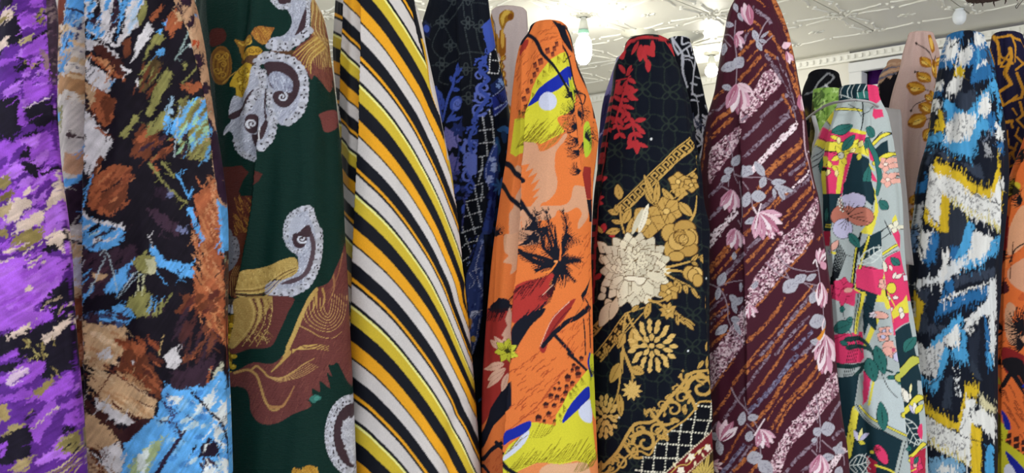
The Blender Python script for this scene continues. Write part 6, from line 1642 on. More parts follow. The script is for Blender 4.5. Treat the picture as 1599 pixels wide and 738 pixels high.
    J([(512, 190), (565, 143), (592, 208), (572, 248), (530, 240)], CW, 1.5); J([(600, 200), (642, 136), (652, 202), (622, 215)], RB, 2); dab((580, 0, 760, 200), [DP, (74, 40, 40), K, (110, 62, 46)], 30, 90, 18, -68); s.L([(512, 90), (492, 180)], 6, (190, 160, 110)); J([(690, -10), (785, -10), (795, 160), (770, 130)], RB, 2); dab((700, 0, 790, 120), [(190, 126, 84), BR], 10, 80, 9, 60)
    J([(540, 262), (640, 240), (745, 175), (700, 340), (562, 345)], DP, 4); s.L([(720, 240), (705, 330)], 10, RB, 5); J([(745, 240), (775, 215), (770, 270), (725, 310)], (190, 190, 170), 2)
    J([(518, 305), (562, 342), (700, 330), (762, 258), (800, 300), (830, 400), (840, 745), (318, 745), (335, 605), (400, 542), (482, 462), (502, 380)], BU, 2.5)
    for q in ([(520, 382), (602, 370), (582, 412), (540, 412)], [(650, 432), (742, 340), (732, 425), (682, 472)], [(722, 462), (795, 375), (795, 562), (742, 482)], [(730, 500), (790, 560), (780, 640), (740, 560)], [(690, 660), (740, 690), (730, 745), (690, 745)]): J(q, (206, 212, 216), 3)
    J([(355, 690), (420, 622), (512, 558), (482, 642), (430, 745), (360, 745)], (160, 176, 130), 5); J([(380, 660), (440, 630), (430, 720), (390, 740)], (206, 214, 214), 4); dab((480, 360, 800, 720), [(70, 130, 196), (120, 176, 224), (176, 200, 214)], 40, 40, 24, -30); dab((500, 360, 640, 560), [(54, 44, 90)], 14, 40, 6, 40)
    s.L([(640, 360), (722, 450), (782, 540), (802, 690)], 13, (30, 24, 40), 9); s.L([(605, 540), (540, 642), (478, 745)], 17, (40, 28, 50), 20); s.L([(570, 520), (600, 545)], 8, DP); s.L([(480, 495), (560, 500), (590, 560)], 8, DP); J([(668, 655), (690, 590), (720, 568), (752, 590), (756, 658)], (32, 22, 40), 1.5); J([(690, 640), (700, 600), (720, 600)], (206, 212, 216), 1); J([(640, 620), (670, 590), (650, 640)], K, 1.5); dab((670, 660, 800, 740), [K, DP, (206, 212, 216)], 12, 40, 12, 60)
    # turned right edge: tan with dark patches, then blue and dark
    for oy in (0,):
        s.o(85, 0, 3.0)
        strip = [(535, -240), (660, -240), (660, 0), (700, 90), (752, 240), (790, 500), (835, 745), (835, 1000), (795, 1000), (765, 1000), (732, 830), (700, 560), (668, 330), (610, 150), (540, 0)]
        old = s.clip; s.clip = s.mask(strip, 0)
        s.P(strip, (188, 148, 118), sm=0); dab((540, -200, 800, 800), [(206, 172, 142), (170, 124, 96)], 30, 80, 14, 70)
        for q in ([(560, -60), (640, -20), (640, 20), (590, 30)], [(610, 110), (650, 60), (655, 110), (625, 150)], [(640, 260), (700, 240), (705, 300), (665, 330)], [(672, 400), (720, 370), (720, 440), (690, 450)], [(700, 540), (790, 640), (800, 800), (735, 800)], [(560, 0), (600, 60), (575, 80)]): J(q, (46, 28, 46), 3)
        J([(640, 190), (672, 200), (665, 225), (640, 215)], (170, 70, 40), 2); J([(655, 60), (670, 60), (668, 90)], BU, 1); J([(712, 590), (735, 600), (725, 640)], BU, 2)
        J([(735, 745), (790, 745), (815, 980), (745, 900)], (50, 32, 52), 2)
        s.clip = old
    s.o(85, 246, 3.0)
    J([(742, 195), (815, 245), (825, 440), (765, 465)], BU, 1.5); J([(765, 450), (830, 430), (840, 760), (778, 745)], (56, 40, 40), 2.5); dab((775, 470, 830, 740), [(120, 70, 50), (150, 150, 120), K], 14, 40, 12, -60)
    s.o(85, 492, 3.0)
    J([(790, 0), (840, 0), (840, 260), (800, 240)], (90, 46, 40), 3)
    # left pleat: birch-like strip
    s.o(85, 0, 3.0)
    pl = [(-20, -240), (166, -240), (166, 2300), (-20, 2300)]
    old = s.clip; s.clip = s.mask(pl, 0)
    s.P(pl, (200, 190, 186), sm=0)
    J([(76, -240), (170, -240), (170, 65), (112, 105), (100, 200), (72, 335), (30, 365), (48, 200), (60, 80)], BU, 2.5); dab((60, 60, 130, 320), [(70, 120, 180), (130, 170, 206), (60, 60, 96)], 20, 60, 10, -70); J([(10, -240), (80, -240), (55, 120), (8, 120)], (110, 50, 36), 2); J([(0, 130), (50, 120), (40, 260), (10, 340)], (190, 150, 120), 2); dab((5, 150, 45, 420), [K, DP, TN], 14, 40, 16, -20)
    J([(30, 362), (110, 345), (170, 362), (170, 490), (100, 475), (30, 455)], (176, 132, 92), 3); dab((60, 120, 166, 480), [(214, 204, 196), (206, 176, 140)], 18, 70, 24, 15); J([(10, 500), (62, 500), (52, 595), (10, 585)], (140, 136, 96), 3); J([(12, 520), (30, 510), (40, 570), (20, 580)], BU, 2); J([(120, 705), (170, 690), (170, 800), (110, 790)], (190, 140, 104), 3); J([(75, 635), (95, 620), (165, 650), (100, 650)], (70, 52, 56), 1.5); J([(145, 660), (166, 670), (166, 720), (145, 700)], BU, 2)
    s.L([(72, 45), (130, 55), (168, 78)], 9, DP)
    s.o(85, 246, 3.0)
    J([(75, -20), (130, -20), (150, 45), (120, 90), (70, 70)], (196, 150, 120), 2); J([(35, 112), (120, 98), (155, 55), (130, 130), (48, 145)], BU, 2); J([(55, 155), (120, 130), (170, 40), (170, 305), (62, 325)], (46, 30, 46), 2.5); s.L([(160, 250), (140, 300)], 18, BU, 12); s.L([(62, 330), (110, 340), (168, 350)], 8, (220, 214, 210)); s.L([(62, 355), (110, 370), (168, 372)], 10, (206, 170, 130)); s.L([(62, 370), (110, 392), (168, 398)], 10, (34, 24, 34)); J([(70, 405), (168, 405), (168, 480), (80, 480)], (206, 174, 136), 2); J([(82, 480), (160, 450), (155, 640), (92, 602)], (200, 198, 212), 3); J([(85, 600), (165, 610), (165, 680), (85, 660)], (200, 170, 132), 2); J([(90, 660), (168, 640), (168, 745), (85, 745)], (130, 72, 50), 2.5); dab((70, 400, 110, 560), [RB, TN], 8, 60, 10, 80)
    s.o(85, 492, 3.0)
    J([(85, 30), (168, 10), (168, 200), (110, 265), (90, 200)], (150, 88, 58), 2.5); dab((90, 20, 165, 240), [(190, 140, 106), BR], 12, 70, 10, -65); J([(100, 260), (168, 210), (168, 760), (110, 760)], (44, 32, 38), 3); dab((110, 280, 168, 730), [(110, 70, 56), (90, 120, 150), K, (150, 120, 96)], 22, 50, 12, -60)
    s.clip = old
    s.o(0, 0, 1.0); s.smear((85, -10, 365, 742), 1800, 16, 1.6, -58, 14); s.smear((85, -10, 365, 742), 500, 12, 1.2, 35, 20)
    s.streak(2.4, 1.5, 16, -56); s.streak(1.6, 1.4, 7, 30, 3)
    s.tone(.22, 3.0, 30, -58); s.tone(.15, 9, 20, 30, 4)
    return s


def p_purple():
    U, U2, PD, K, OL, CR = (146, 76, 198), (168, 104, 214), (88, 40, 134), (24, 19, 34), (134, 118, 72), (204, 182, 170)
    s = Sheet(-170, -80, 140, 745, PD)
    J = lambda pts, c, j=2.6, f=6: s.P(pts, c, j=j, f=f, sm=0)
    s.o(0, 0, 3.0)
    s.daub((-500, -240, 400, 2220), [U, PD, K, U2, PD], 420, 90, 34, -28, 14, 2.5); s.daub((-500, -240, 20, 2220), [OL, CR, U, K], 70, 70, 26, -30, 14, 2.5)
    J([(-20, 85), (90, 60), (110, 190), (85, 230), (-20, 225)], K); J([(75, -40), (205, -40), (205, 62), (120, 72)], PD); J([(85, 85), (130, 58), (188, 112), (160, 138), (110, 122)], U); J([(130, -20), (200, -10), (190, 40), (140, 40)], U); J([(-10, 0), (80, -10), (80, 40), (-10, 50)], K)
    J([(0, 78), (40, 55), (85, 55), (75, 102), (5, 118)], CR, 3); J([(0, 95), (40, 85), (60, 105), (0, 118)], OL); J([(98, 200), (165, 155), (150, 200), (98, 228)], (170, 156, 110), 2.5); s.daub((160, 50, 210, 120), [OL, K], 8, 26, 9, -60)
    J([(108, 245), (205, 155), (214, 262), (110, 275)], U); J([(0, 290), (95, 268), (85, 302), (-10, 315)], U); J([(90, 270), (180, 290), (170, 350), (95, 340)], K, 4); J([(0, 200), (50, 180), (40, 235), (0, 240)], CR, 3.5); J([(30, 230), (100, 215), (90, 265), (20, 270)], PD); s.daub((100, 280, 180, 340), [OL, (170, 140, 100), U], 8, 30, 18, 80); J([(180, 230), (215, 250), (235, 350), (205, 340)], (130, 100, 110), 3)
    J([(115, 382), (230, 352), (240, 435), (115, 498)], U); s.daub((110, 330, 235, 400), [U2, PD, U], 16, 40, 18, -30); J([(15, 440), (100, 385), (98, 432), (25, 455)], U2, 2); J([(50, 460), (110, 440), (105, 490), (55, 485)], U)
    J([(-20, 470), (95, 450), (112, 560), (100, 625), (55, 672), (-20, 610)], K); J([(115, 512), (245, 455), (262, 560), (200, 598), (140, 580)], K); s.L([(115, 512), (180, 480), (245, 448)], 7, (200, 180, 196), j=2); J([(85, 500), (115, 490), (125, 600), (90, 590)], U)
    J([(-20, 660), (60, 672), (120, 640), (235, 610), (280, 760), (-20, 760)], U); J([(100, 660), (190, 625), (180, 690), (100, 690)], U2); J([(90, 710), (150, 690), (140, 745), (95, 745)], K, 3)
    # receding side at the upper right, its shade painted into the print colour
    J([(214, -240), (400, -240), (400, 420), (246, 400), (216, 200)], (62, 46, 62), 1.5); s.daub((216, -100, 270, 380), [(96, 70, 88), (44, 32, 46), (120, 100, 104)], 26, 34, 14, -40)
    s.o(0, 246, 3.0)
    s.daub((0, -20, 290, 180), [U, PD, U2], 30, 80, 34, -40); J([(105, 15), (190, 40), (172, 95), (118, 62)], K); J([(-10, 105), (50, 78), (55, 110), (35, 145), (-10, 145)], OL); J([(-10, 180), (70, 148), (80, 170), (30, 205), (-10, 205)], (110, 92, 52)); J([(105, 165), (150, 132), (148, 170), (110, 182)], CR, 2)
    J([(30, 205), (130, 180), (142, 222), (95, 300), (25, 300)], CR, 4); J([(80, 300), (205, 238), (205, 292), (125, 345), (78, 345)], CR, 4.5); J([(-10, 230), (60, 215), (50, 260), (-10, 280)], (166, 146, 110), 3); J([(60, 378), (130, 338), (205, 325), (204, 372), (132, 425), (35, 455)], OL, 3); J([(-10, 340), (45, 335), (40, 370), (-10, 375)], OL); J([(-10, 480), (60, 470), (50, 500), (-10, 510)], CR, 3); s.daub((25, 400, 200, 500), [CR, U], 18, 40, 12, -30)
    J([(282, 50), (298, 185), (245, 232), (212, 245), (255, 150)], CR, 3); J([(205, 388), (300, 325), (312, 372), (302, 470), (285, 420), (230, 405)], CR, 4); J([(210, 260), (300, 200), (305, 330), (215, 360)], U2, 3)
    J([(-20, 500), (80, 465), (200, 445), (325, 480), (292, 582), (205, 662), (100, 745), (-20, 760)], (158, 88, 208)); s.daub((0, 500, 260, 720), [(168, 100, 214), (146, 74, 196)], 20, 70, 30, -25); s.daub((110, 440, 210, 520), [CR, PD], 14, 34, 9, -35); J([(118, 605), (150, 595), (148, 630), (120, 625)], CR, 1.5)
    J([(195, 690), (260, 610), (325, 555), (345, 760), (180, 760)], K, 3); s.daub((200, 640, 340, 740), [CR, PD, U, (150, 130, 110)], 20, 34, 9, -35)
    s.o(0, 492, 3.0)
    J([(-20, -20), (245, -20), (165, 50), (60, 62), (-20, 75)], (156, 86, 206)); J([(-20, 95), (120, 60), (200, 50), (345, -10), (355, 260), (290, 250), (240, 292), (180, 222), (60, 170), (-20, 205)], K, 3.5); s.L([(40, 105), (100, 75), (172, 28)], 22, CR, j=4); s.L([(150, 50), (240, 0)], 26, U, j=4)
    J([(185, 110), (260, 65), (330, -10), (335, 40), (272, 100), (210, 135)], CR, 4); s.daub((110, 120, 220, 210), [OL, (170, 156, 100)], 12, 30, 8, 60); s.L([(200, 130), (205, 205)], 9, OL, j=2); s.L([(250, 90), (258, 150)], 7, OL, j=2); J([(0, 200), (90, 150), (95, 185), (10, 225)], U, 3)
    J([(15, 300), (100, 228), (215, 215), (205, 272), (80, 345)], U, 3); J([(50, 270), (110, 235), (140, 260), (80, 320), (30, 320)], (196, 170, 196), 4); s.L([(60, 320), (150, 260)], 6, PD); J([(155, 358), (250, 285), (262, 318), (182, 385)], OL); J([(180, 392), (340, 255), (352, 345), (230, 405)], U); s.L([(240, 240), (290, 290)], 9, OL, j=2)
    J([(-20, 385), (150, 335), (162, 392), (-20, 405)], U); J([(-20, 420), (45, 405), (48, 480), (-20, 505)], (150, 130, 84)); J([(138, 505), (260, 365), (272, 445), (172, 605)], (152, 82, 204)); s.L([(160, 520), (270, 430)], 9, CR, j=3); J([(10, 568), (60, 505), (132, 498), (80, 575)], (150, 134, 90)); s.daub((60, 400, 160, 480), [OL, PD], 8, 60, 9, -35)
    J([(-20, 585), (142, 508), (150, 640), (62, 692), (-20, 705)], K); J([(0, 600), (40, 590), (30, 660), (0, 660)], U); J([(155, 690), (250, 615), (330, 600), (335, 652), (190, 695)], U2); J([(265, 600), (300, 570), (372, 535), (384, 640), (300, 640)], (128, 116, 72)); J([(300, 470), (370, 430), (372, 520), (300, 510)], U); J([(35, 730), (90, 672), (160, 648), (132, 725)], (156, 136, 96)); s.daub((270, 550, 380, 640), [K, (160, 146, 96)], 10, 50, 8, -35)
    for k in range(5): s.L([(170 + 40 * k, 760), (290 + 22 * k, 700), (388, 610 + 24 * k)], 10, ((176, 158, 124), (120, 96, 70))[k % 2], 5)
    s.o(0, 0, 1.0); s.smear((-20, -10, 135, 742), 1300, 13, 1.6, -32, 14)
    s.streak(2.4, 1.6, 16, -30); s.streak(1.6, 1.4, 6, 60, 3)
    s.tone(.22, 3.5, 26, -30); s.tone(.16, 10, 22, 40, 4)
    return s

def p_navy():
    K, CH, B1, B2, B3 = (17, 21, 31), (58, 66, 70), (64, 86, 176), (100, 118, 204), (40, 52, 110)
    s = Sheet(640, -110, 810, 745, K)
    s.o(650, 0)
    ringl = lambda x, y, rx, ry, r=0: s.L([(x + rx * math.cos(u) * math.cos(r) - ry * math.sin(u) * math.sin(r), y + rx * math.cos(u) * math.sin(r) + ry * math.sin(u) * math.cos(r)) for u in np.linspace(0, 6.4, 15)], 7, CH)
    for x, y in ((165, 140), (165, 405), (215, 285), (320, 150), (320, 0), (395, 170), (235, -5), (325, 620), (310, 440)):
        for a in range(4): ringl(x + 17 * math.cos(a * 1.57), y + 17 * math.sin(a * 1.57), 22, 12, a * 1.57)
    for p in ([(235, 0), (170, 110)], [(150, 180), (100, 290), (160, 370)], [(180, 170), (230, 265)], [(200, 140), (270, 60), (300, 0)], [(220, 300), (170, 370)], [(250, 280), (275, 350)], [(165, 440), (150, 510), (200, 530)], [(100, 410), (140, 408)], [(190, 410), (270, 370)], [(290, 30), (300, 120)], [(340, 30), (350, 120)], [(300, 180), (330, 330), (345, 430)], [(370, 190), (390, 300), (420, 380)], [(270, 350), (340, 330), (420, 340)], [(270, 440), (350, 430), (420, 440)], [(290, 570), (340, 540), (400, 560)], [(345, 430), (335, 560)], [(345, 640), (350, 740)], [(90, 150), (60, 230)], [(110, 160), (200, 120)], [(350, 20), (420, 30)]): s.L(p, 8, CH, dash=2.4)
    s.P([(40, 165), (60, 125), (95, 165), (75, 235), (45, 215)], (24, 32, 70), sm=0); s.E(65, 180, 16, 24, B1); s.L([(42, 130), (100, 170)], 4, CH); s.L([(45, 215), (90, 250)], 4, CH)
    # blue flowers on the left layer
    for x, y, l, w, a in ((255, 470, 75, 22, -85), (250, 480, 60, 20, -50), (245, 520, 60, 22, -35), (230, 520, 50, 22, -110), (225, 560, 50, 26, 5), (120, 560, 90, 50, 60), (150, 600, 90, 50, 80), (130, 540, 60, 30, 100)): s.leaf(x, y, l, w, a, B1, vein=B3)
    s.L([(265, 430), (240, 480), (230, 540), (205, 600), (185, 680), (165, 760)], 17, B1, 13); s.L([(165, 740), (140, 640)], 12, B1)
    for x, y in ((250, 650),): s.E(x, y, 36, 50, B1, 20); s.E(x + 6, y + 6, 24, 38, B2, 20); curl(s, x + 8, y, 20, 5, B3)
    s.L([(240, 690), (220, 720), (200, 745)], 10, B1)
    # blue acanthus edge
    s.P([(405, 200), (420, 150), (450, 115), (462, 130), (472, 200), (486, 270), (470, 310), (440, 340), (430, 300), (420, 250)], B1)
    for x, y, r, a, sg in ((440, 170, 34, 90, 1), (455, 250, 34, 200, -1), (440, 320, 24, 60, 1), (400, 400, 34, 200, 1), (390, 480, 36, 20, -1), (420, 440, 34, 120, 1), (410, 560, 48, 60, 1), (400, 620, 40, 240, -1), (385, 690, 44, 40, 1), (430, 640, 30, 90, -1)): scroll(s, x, y, r, a, B2 if r > 34 else B1, sg, r * .42)
    s.L([(425, 360), (395, 440), (440, 500), (390, 560), (430, 620), (380, 700), (360, 760)], 20, B1)
    T = [(480, 300), (440, 340), (440, 440), (480, 480), (530, 450), (510, 380)]
    s.P(T, (14, 17, 26), sm=0)
    for p in ([(445, 380), (515, 385)], [(440, 460), (490, 465)], [(478, 310), (500, 320)], [(450, 340), (445, 460)], [(505, 330), (512, 400), (495, 470)], [(440, 700), (445, 745)]): s.L(p, 7, (214, 218, 226), dash=4)
    s.P([(445, 540), (540, 455), (560, 520), (450, 620)], (26, 40, 92), sm=0); s.P([(450, 620), (560, 545), (582, 640), (460, 740)], (34, 46, 128), sm=0)
    for i in range(7): s.L([(500 + 3 * i, 655), (450 + 22 * i, 590 + 6 * i)], 6, (14, 18, 50)); s.E(470 + 14 * i, 690 - 9 * i, 9, 6, (150, 168, 220), -35)
    for x, y in ((525, 525), (490, 545), (510, 510)): s.bloom(x, y, 20, 5, 12, (120, 150, 210), 10)
    s.L([(455, 612), (555, 530)], 5, (150, 168, 220), dash=2.5); s.L([(470, 730), (575, 640)], 9, (140, 160, 220), dash=3)
    s.o(650, 184)
    s.bloom(210, 130, 78, 9, 34, (118, 116, 184), 10, vein=(80, 80, 150)); s.bloom(215, 290, 72, 9, 34, (96, 94, 160), 0, vein=(70, 70, 140)); s.bloom(262, 75, 50, 6, 30, B3, 0, mid=B1); s.L([(290, 0), (250, 120), (270, 200), (240, 330)], 9, B3); s.daub((230, 330, 320, 520), [B3, (60, 66, 130), K], 26, 30, 22, 0)
    for x, y, l, w, a in ((190, 30, 80, 26, -40), (220, 20, 70, 22, -20), (275, 180, 50, 24, 60), (270, 420, 60, 30, 120), (300, 540, 60, 26, 100)): s.leaf(x, y, l, w, a, B1)
    for x, y, r, a, sg in ((350, 90, 32, 200, 1), (365, 30, 30, 30, -1), (345, 190, 52, 150, 1), (330, 260, 46, 30, -1), (350, 300, 48, 190, 1), (325, 370, 44, 330, -1), (345, 430, 34, 90, 1), (370, 160, 30, 60, 1)): scroll(s, x, y, r, a, B2 if r > 40 else B1, sg, r * .45)
    s.L([(360, 60), (330, 150), (350, 250), (320, 340), (365, 440), (340, 500), (310, 505)], 20, B1, 12); s.P([(310, 260), (370, 230), (385, 330), (330, 360)], B2); s.L([(295, 500), (310, 560), (290, 660), (300, 745)], 12, (56, 60, 120))
    s.P([(385, 0), (470, 0), (465, 200), (420, 330), (380, 480), (370, 745), (285, 745), (310, 520), (370, 440)], (14, 17, 26), sm=0)
    for p in ([(405, 0), (420, 120), (430, 240)], [(450, 0), (462, 120), (465, 190)], [(390, 85), (465, 78)], [(390, 165), (465, 158)], [(390, 248), (440, 240)], [(385, 340), (410, 320)], [(365, 425), (410, 410)], [(315, 525), (410, 500)], [(300, 618), (405, 585)], [(285, 718), (395, 680)], [(405, 250), (400, 330), (385, 400)], [(365, 440), (385, 560), (400, 660)], [(315, 540), (345, 640), (372, 745)], [(290, 680), (300, 745)], [(405, 430), (400, 520)]): s.L(p, 7, (190, 196, 206), dash=4)
    s.P([(470, 0), (600, 0), (600, 745), (470, 745)], (14, 20, 36), sm=0); s.P([(480, 85), (540, 50), (600, 90), (540, 100)], (48, 96, 160)); s.daub((480, 100, 600, 740), [(20, 44, 84), (30, 60, 110), (12, 16, 28)], 34, 70, 40, 70); s.P([(470, 150), (500, 200), (480, 260), (500, 330), (470, 330)], (36, 80, 130))
    s.P([(470, 170), (425, 280), (410, 370), (440, 450), (430, 560), (400, 745), (450, 745), (480, 470), (485, 330)], (44, 62, 130)); fl = [(452, 265), (460, 330), (440, 380), (435, 400), (462, 300)]
    for x, y in fl: s.bloom(x, y, 18, 5, 13, (150, 166, 214), 20)
    for i in range(8): s.L([(455, 430), (425 + 8 * i, 520 - 4 * abs(i - 4))], 5, (20, 26, 80)); s.L([(450, 540), (420 + 8 * i, 640)], 4, (24, 32, 90))
    s.L([(470, 175), (420, 330), (440, 450)], 4, (150, 166, 214), dash=2.5)
    s.bloom(505, 430, 60, 8, 18, (60, 110, 180), 10)
    s.o(650, 368)
    s.P([(270, -10), (390, -10), (350, 120), (300, 260), (270, 100)], (14, 17, 26), sm=0)
    for p in ([(285, 75), (320, 45), (380, 30)], [(295, 155), (340, 125)], [(305, 0), (330, 70), (345, 120)], [(380, 0), (375, 30)]): s.L(p, 6, (200, 206, 214), dash=4)
    s.P([(395, -10), (440, -10), (420, 200), (410, 420), (380, 640), (350, 740), (330, 500), (310, 280), (350, 150)], (48, 64, 120)); s.daub((320, 0, 430, 640), [(30, 40, 96), (120, 140, 196), (60, 80, 150)], 80, 24, 8, -70)
    for i in range(9): s.L([(345, 470), (330 + 9 * i, 540 - 10 * i)], 5, (200, 206, 230), 2)
    for p in ([(400, 60), (370, 200), (395, 330)], [(330, 230), (360, 290), (330, 330)], [(350, 220), (390, 200)], [(390, 520), (370, 640), (350, 735)]): s.L(p, 5, (186, 194, 222), dash=3)
    s.P([(410, -10), (620, -10), (620, 760), (350, 760), (400, 560)], (12, 16, 26), sm=0); s.daub((420, 0, 500, 300), [(22, 40, 70), (18, 26, 44)], 12, 60, 20, 80)
    s.P([(325, 520), (345, 520), (340, 580)], (176, 120, 40)); s.E(355, 640, 14, 20, (190, 150, 60)); s.o(650, 552); s.daub((380, 100, 480, 500), [(70, 120, 180), (14, 16, 24)], 18, 60, 14, -70)
    return s


GOLD = [(150, 92, 26), (196, 140, 44), (226, 186, 92), (120, 70, 24)]


def amber_leaf(s, x, y, l, w, a):
    w *= 1.3
    s.leaf(x, y, l, w, a, (156, 98, 34)); s.leaf(x, y, l * .9, w * .5, a + 8, (198, 146, 48)); s.leaf(x + .25 * l * math.cos(math.radians(a)), y + .25 * l * math.sin(math.radians(a)), l * .5, w * .3, a - 12, (228, 190, 96)); s.L([(x, y), (x + l * .95 * math.cos(math.radians(a)), y + l * .95 * math.sin(math.radians(a)))], 3, (70, 40, 20))


def p_beige1():
    s = Sheet(740, 0, 855, 745, (190, 174, 172))
    s.o(650, 0)
    s.P([(525, 130), (535, 85), (580, 60), (612, 80), (605, 120), (570, 140), (552, 190), (540, 190)], (150, 104, 30)); s.P([(535, 120), (560, 70), (590, 75), (560, 110), (548, 170)], (206, 168, 74)); s.E(590, 105, 16, 22, (120, 70, 26), 30)
    s.P([(465, 80), (490, 120), (500, 200), (520, 230), (530, 330), (505, 320), (490, 240), (470, 180)], (170, 118, 40)); s.P([(530, 200), (560, 230), (562, 330), (545, 370), (525, 340)], (146, 88, 26)); s.E(545, 250, 10, 60, (206, 160, 70))
    for x, y, l, w, a in ((520, 370, 60, 26, 70), (545, 400, 50, 24, 100), (560, 350, 50, 22, 120), (540, 440, 60, 30, 80), (550, 490, 60, 30, 90), (545, 560, 70, 34, 85)): amber_leaf(s, x, y, l, w, a)
    s.L([(470, 90), (500, 160), (510, 320), (540, 420), (550, 560), (560, 760)], 5, (60, 44, 36)); s.P([(500, 330), (530, 380), (515, 390)], (226, 220, 214)); s.E(567, 538, 5, 5, (40, 34, 34))
    for i in range(14): amber_leaf(s, 540 + 20 * math.sin(i * 2.3), 640 + 150 * i, 110, 46, 60 + 40 * math.sin(i * 1.7))
    return s


def p_rose():
    s = Sheet(1370, 40, 1485, 745, (188, 160, 153))
    s.o(1380, 40)
    ST = (48, 36, 34)
    s.L([(205, 110), (250, 130), (290, 185), (315, 260), (325, 360), (300, 470), (295, 560), (280, 640), (300, 760)], 6, ST, 5); s.L([(305, 250), (330, 160)], 5, ST); s.L([(200, 285), (250, 290), (292, 330)], 5, ST); s.L([(180, 525), (205, 490), (270, 462)], 5, ST); s.L([(255, 405), (300, 410)], 5, ST); s.L([(260, 590), (300, 575)], 5, ST); s.L([(330, 420), (345, 300)], 5, ST)
    for x, y, r in ((205, 110, 9), (200, 285, 7), (178, 528, 8), (215, 292, 5)): s.E(x, y, r, r, ST)
    s.P([(278, 60), (300, 70), (318, 130), (305, 170), (285, 130)], (160, 104, 36)); s.P([(284, 80), (300, 90), (306, 150), (292, 130)], (214, 172, 84))
    for x, y, l, w, a in ((290, 262, 90, 44, 232), (292, 350, 100, 52, 215), (258, 400, 120, 70, 192), (300, 540, 95, 66, 210), (265, 575, 120, 76, 160), (320, 330, 120, 30, -95), (325, 260, 90, 30, -60), (315, 480, 80, 40, -110), (295, 645, 90, 60, 120), (330, 420, 80, 34, -80), (300, 470, 60, 40, 215)): amber_leaf(s, x, y, l, w, a)
    s.o(1380, 224)
    for x, y, l, w, a in ((190, 320, 70, 40, 100), (180, 400, 80, 44, 70), (175, 480, 60, 36, 110), (200, 360, 50, 30, 40)): amber_leaf(s, x, y, l, w, a)
    s.L([(160, 420), (195, 470), (180, 560)], 5, ST); s.L([(190, 300), (200, 400), (185, 520), (190, 700)], 5, ST)
    for i in range(14): amber_leaf(s, 180 + 60 * math.sin(i * 2.1), 560 + 110 * i, 100, 54, 90 + 60 * math.sin(i * 1.3))
    return s


def p_bw():
    W = (206, 208, 220)
    s = Sheet(1005, 40, 1125, 745, (20, 22, 31))
    s.o(915, 40)
    for p, w in (([(535, 70), (560, 110), (600, 180), (605, 260)], 16), ([(600, 75), (600, 120), (640, 110), (650, 160)], 11), ([(580, 180), (650, 120)], 12), ([(600, 190), (660, 205)], 14), ([(600, 200), (605, 290), (630, 390)], 14), ([(610, 215), (650, 225), (665, 260)], 9), ([(660, 180), (680, 200), (668, 300), (655, 420), (690, 460), (700, 560), (680, 620)], 13), ([(650, 365), (690, 370)], 16), ([(680, 320), (712, 330)], 8), ([(655, 435), (700, 440), (735, 430)], 14), ([(650, 470), (705, 475)], 12), ([(700, 560), (680, 610), (720, 680), (740, 745)], 16), ([(735, 560), (760, 600), (720, 700)], 13), ([(680, 690), (730, 745)], 12), ([(560, 80), (580, 60), (640, 80)], 8), ([(700, 620), (760, 610)], 8), ([(620, 150), (640, 200)], 10), ([(745, 500), (765, 540)], 9)): s.L(p, w, W, w * .6)
    s.P([(665, 590), (700, 560), (705, 620), (672, 630)], W); s.P([(535, 70), (548, 70), (556, 130), (580, 170), (575, 190), (545, 130)], W)
    for k in range(70):
        x, y = s.rnd.uniform(380, 800), s.rnd.uniform(720, 2800); a = s.rnd.choice((0.2, 1.2, 2.0, 2.7))
        s.L([(x, y), (x + 60 * math.cos(a), y + 60 * math.sin(a)), (x + 90 * math.cos(a + .4), y + 110 * math.sin(a + .4))], 13, W, 9)
    s.o(1080, 184)
    s.daub((0, 0, 110, 90), [W, (70, 76, 100)], 16, 40, 14, 60); s.L([(30, 100), (80, 140), (60, 220), (40, 290)], 12, W); s.L([(75, 60), (60, 160), (20, 180)], 11, W)
    return s


def p_lav():
    s = Sheet(920, 70, 1020, 745, (118, 110, 158))
    s.o(915, 40)
    s.daub((60, 150, 420, 480), [(176, 170, 206), (66, 62, 110), (206, 204, 220), (96, 88, 140)], 90, 90, 10, 108, 8, 1.2); s.P([(60, 480), (130, 430), (420, 430), (420, 3000), (60, 3000)], (44, 38, 78), sm=0); s.daub((60, 480, 420, 2800), [(74, 64, 120), (28, 26, 50), (150, 140, 180)], 130, 120, 10, 108, 8, 1.2)
    return s


def p_black():
    s = Sheet(1240, 100, 1330, 745, (17, 18, 22))
    s.o(1240, 80, 3.69)
    RB = (136, 138, 142)
    s.L([(195, 128), (225, 150), (190, 190), (150, 215)], 9, RB); s.L([(190, 130), (140, 180), (110, 230), (70, 245)], 10, RB, 8); s.L([(180, 195), (200, 220)], 13, (196, 198, 202)); s.L([(60, 250), (110, 235)], 8, (96, 98, 104))
    s.daub((60, 330, 130, 700), [(74, 62, 30), (40, 36, 26), (90, 78, 40)], 30, 60, 18, 80)
    return s


def p_lime():
    s = Sheet(1250, 130, 1335, 745, (134, 172, 84))
    s.o(1240, 80, 3.69)
    s.daub((60, 200, 300, 600), [(166, 200, 112), (96, 134, 56), (186, 214, 140), (60, 90, 40), (150, 186, 96)], 130, 34, 15, -50, 40, 2.5)
    s.P([(105, 240), (165, 230), (165, 300), (120, 330), (105, 290)], (34, 56, 34), j=3, al=.75); s.daub((105, 240, 170, 300), [(140, 176, 96), (30, 44, 30)], 14, 26, 7, -60); s.P([(60, 330), (112, 330), (120, 900), (40, 900)], (64, 58, 28), j=2); s.daub((60, 340, 130, 900), [(90, 82, 40), (40, 36, 22)], 22, 60, 16, 80)
    return s


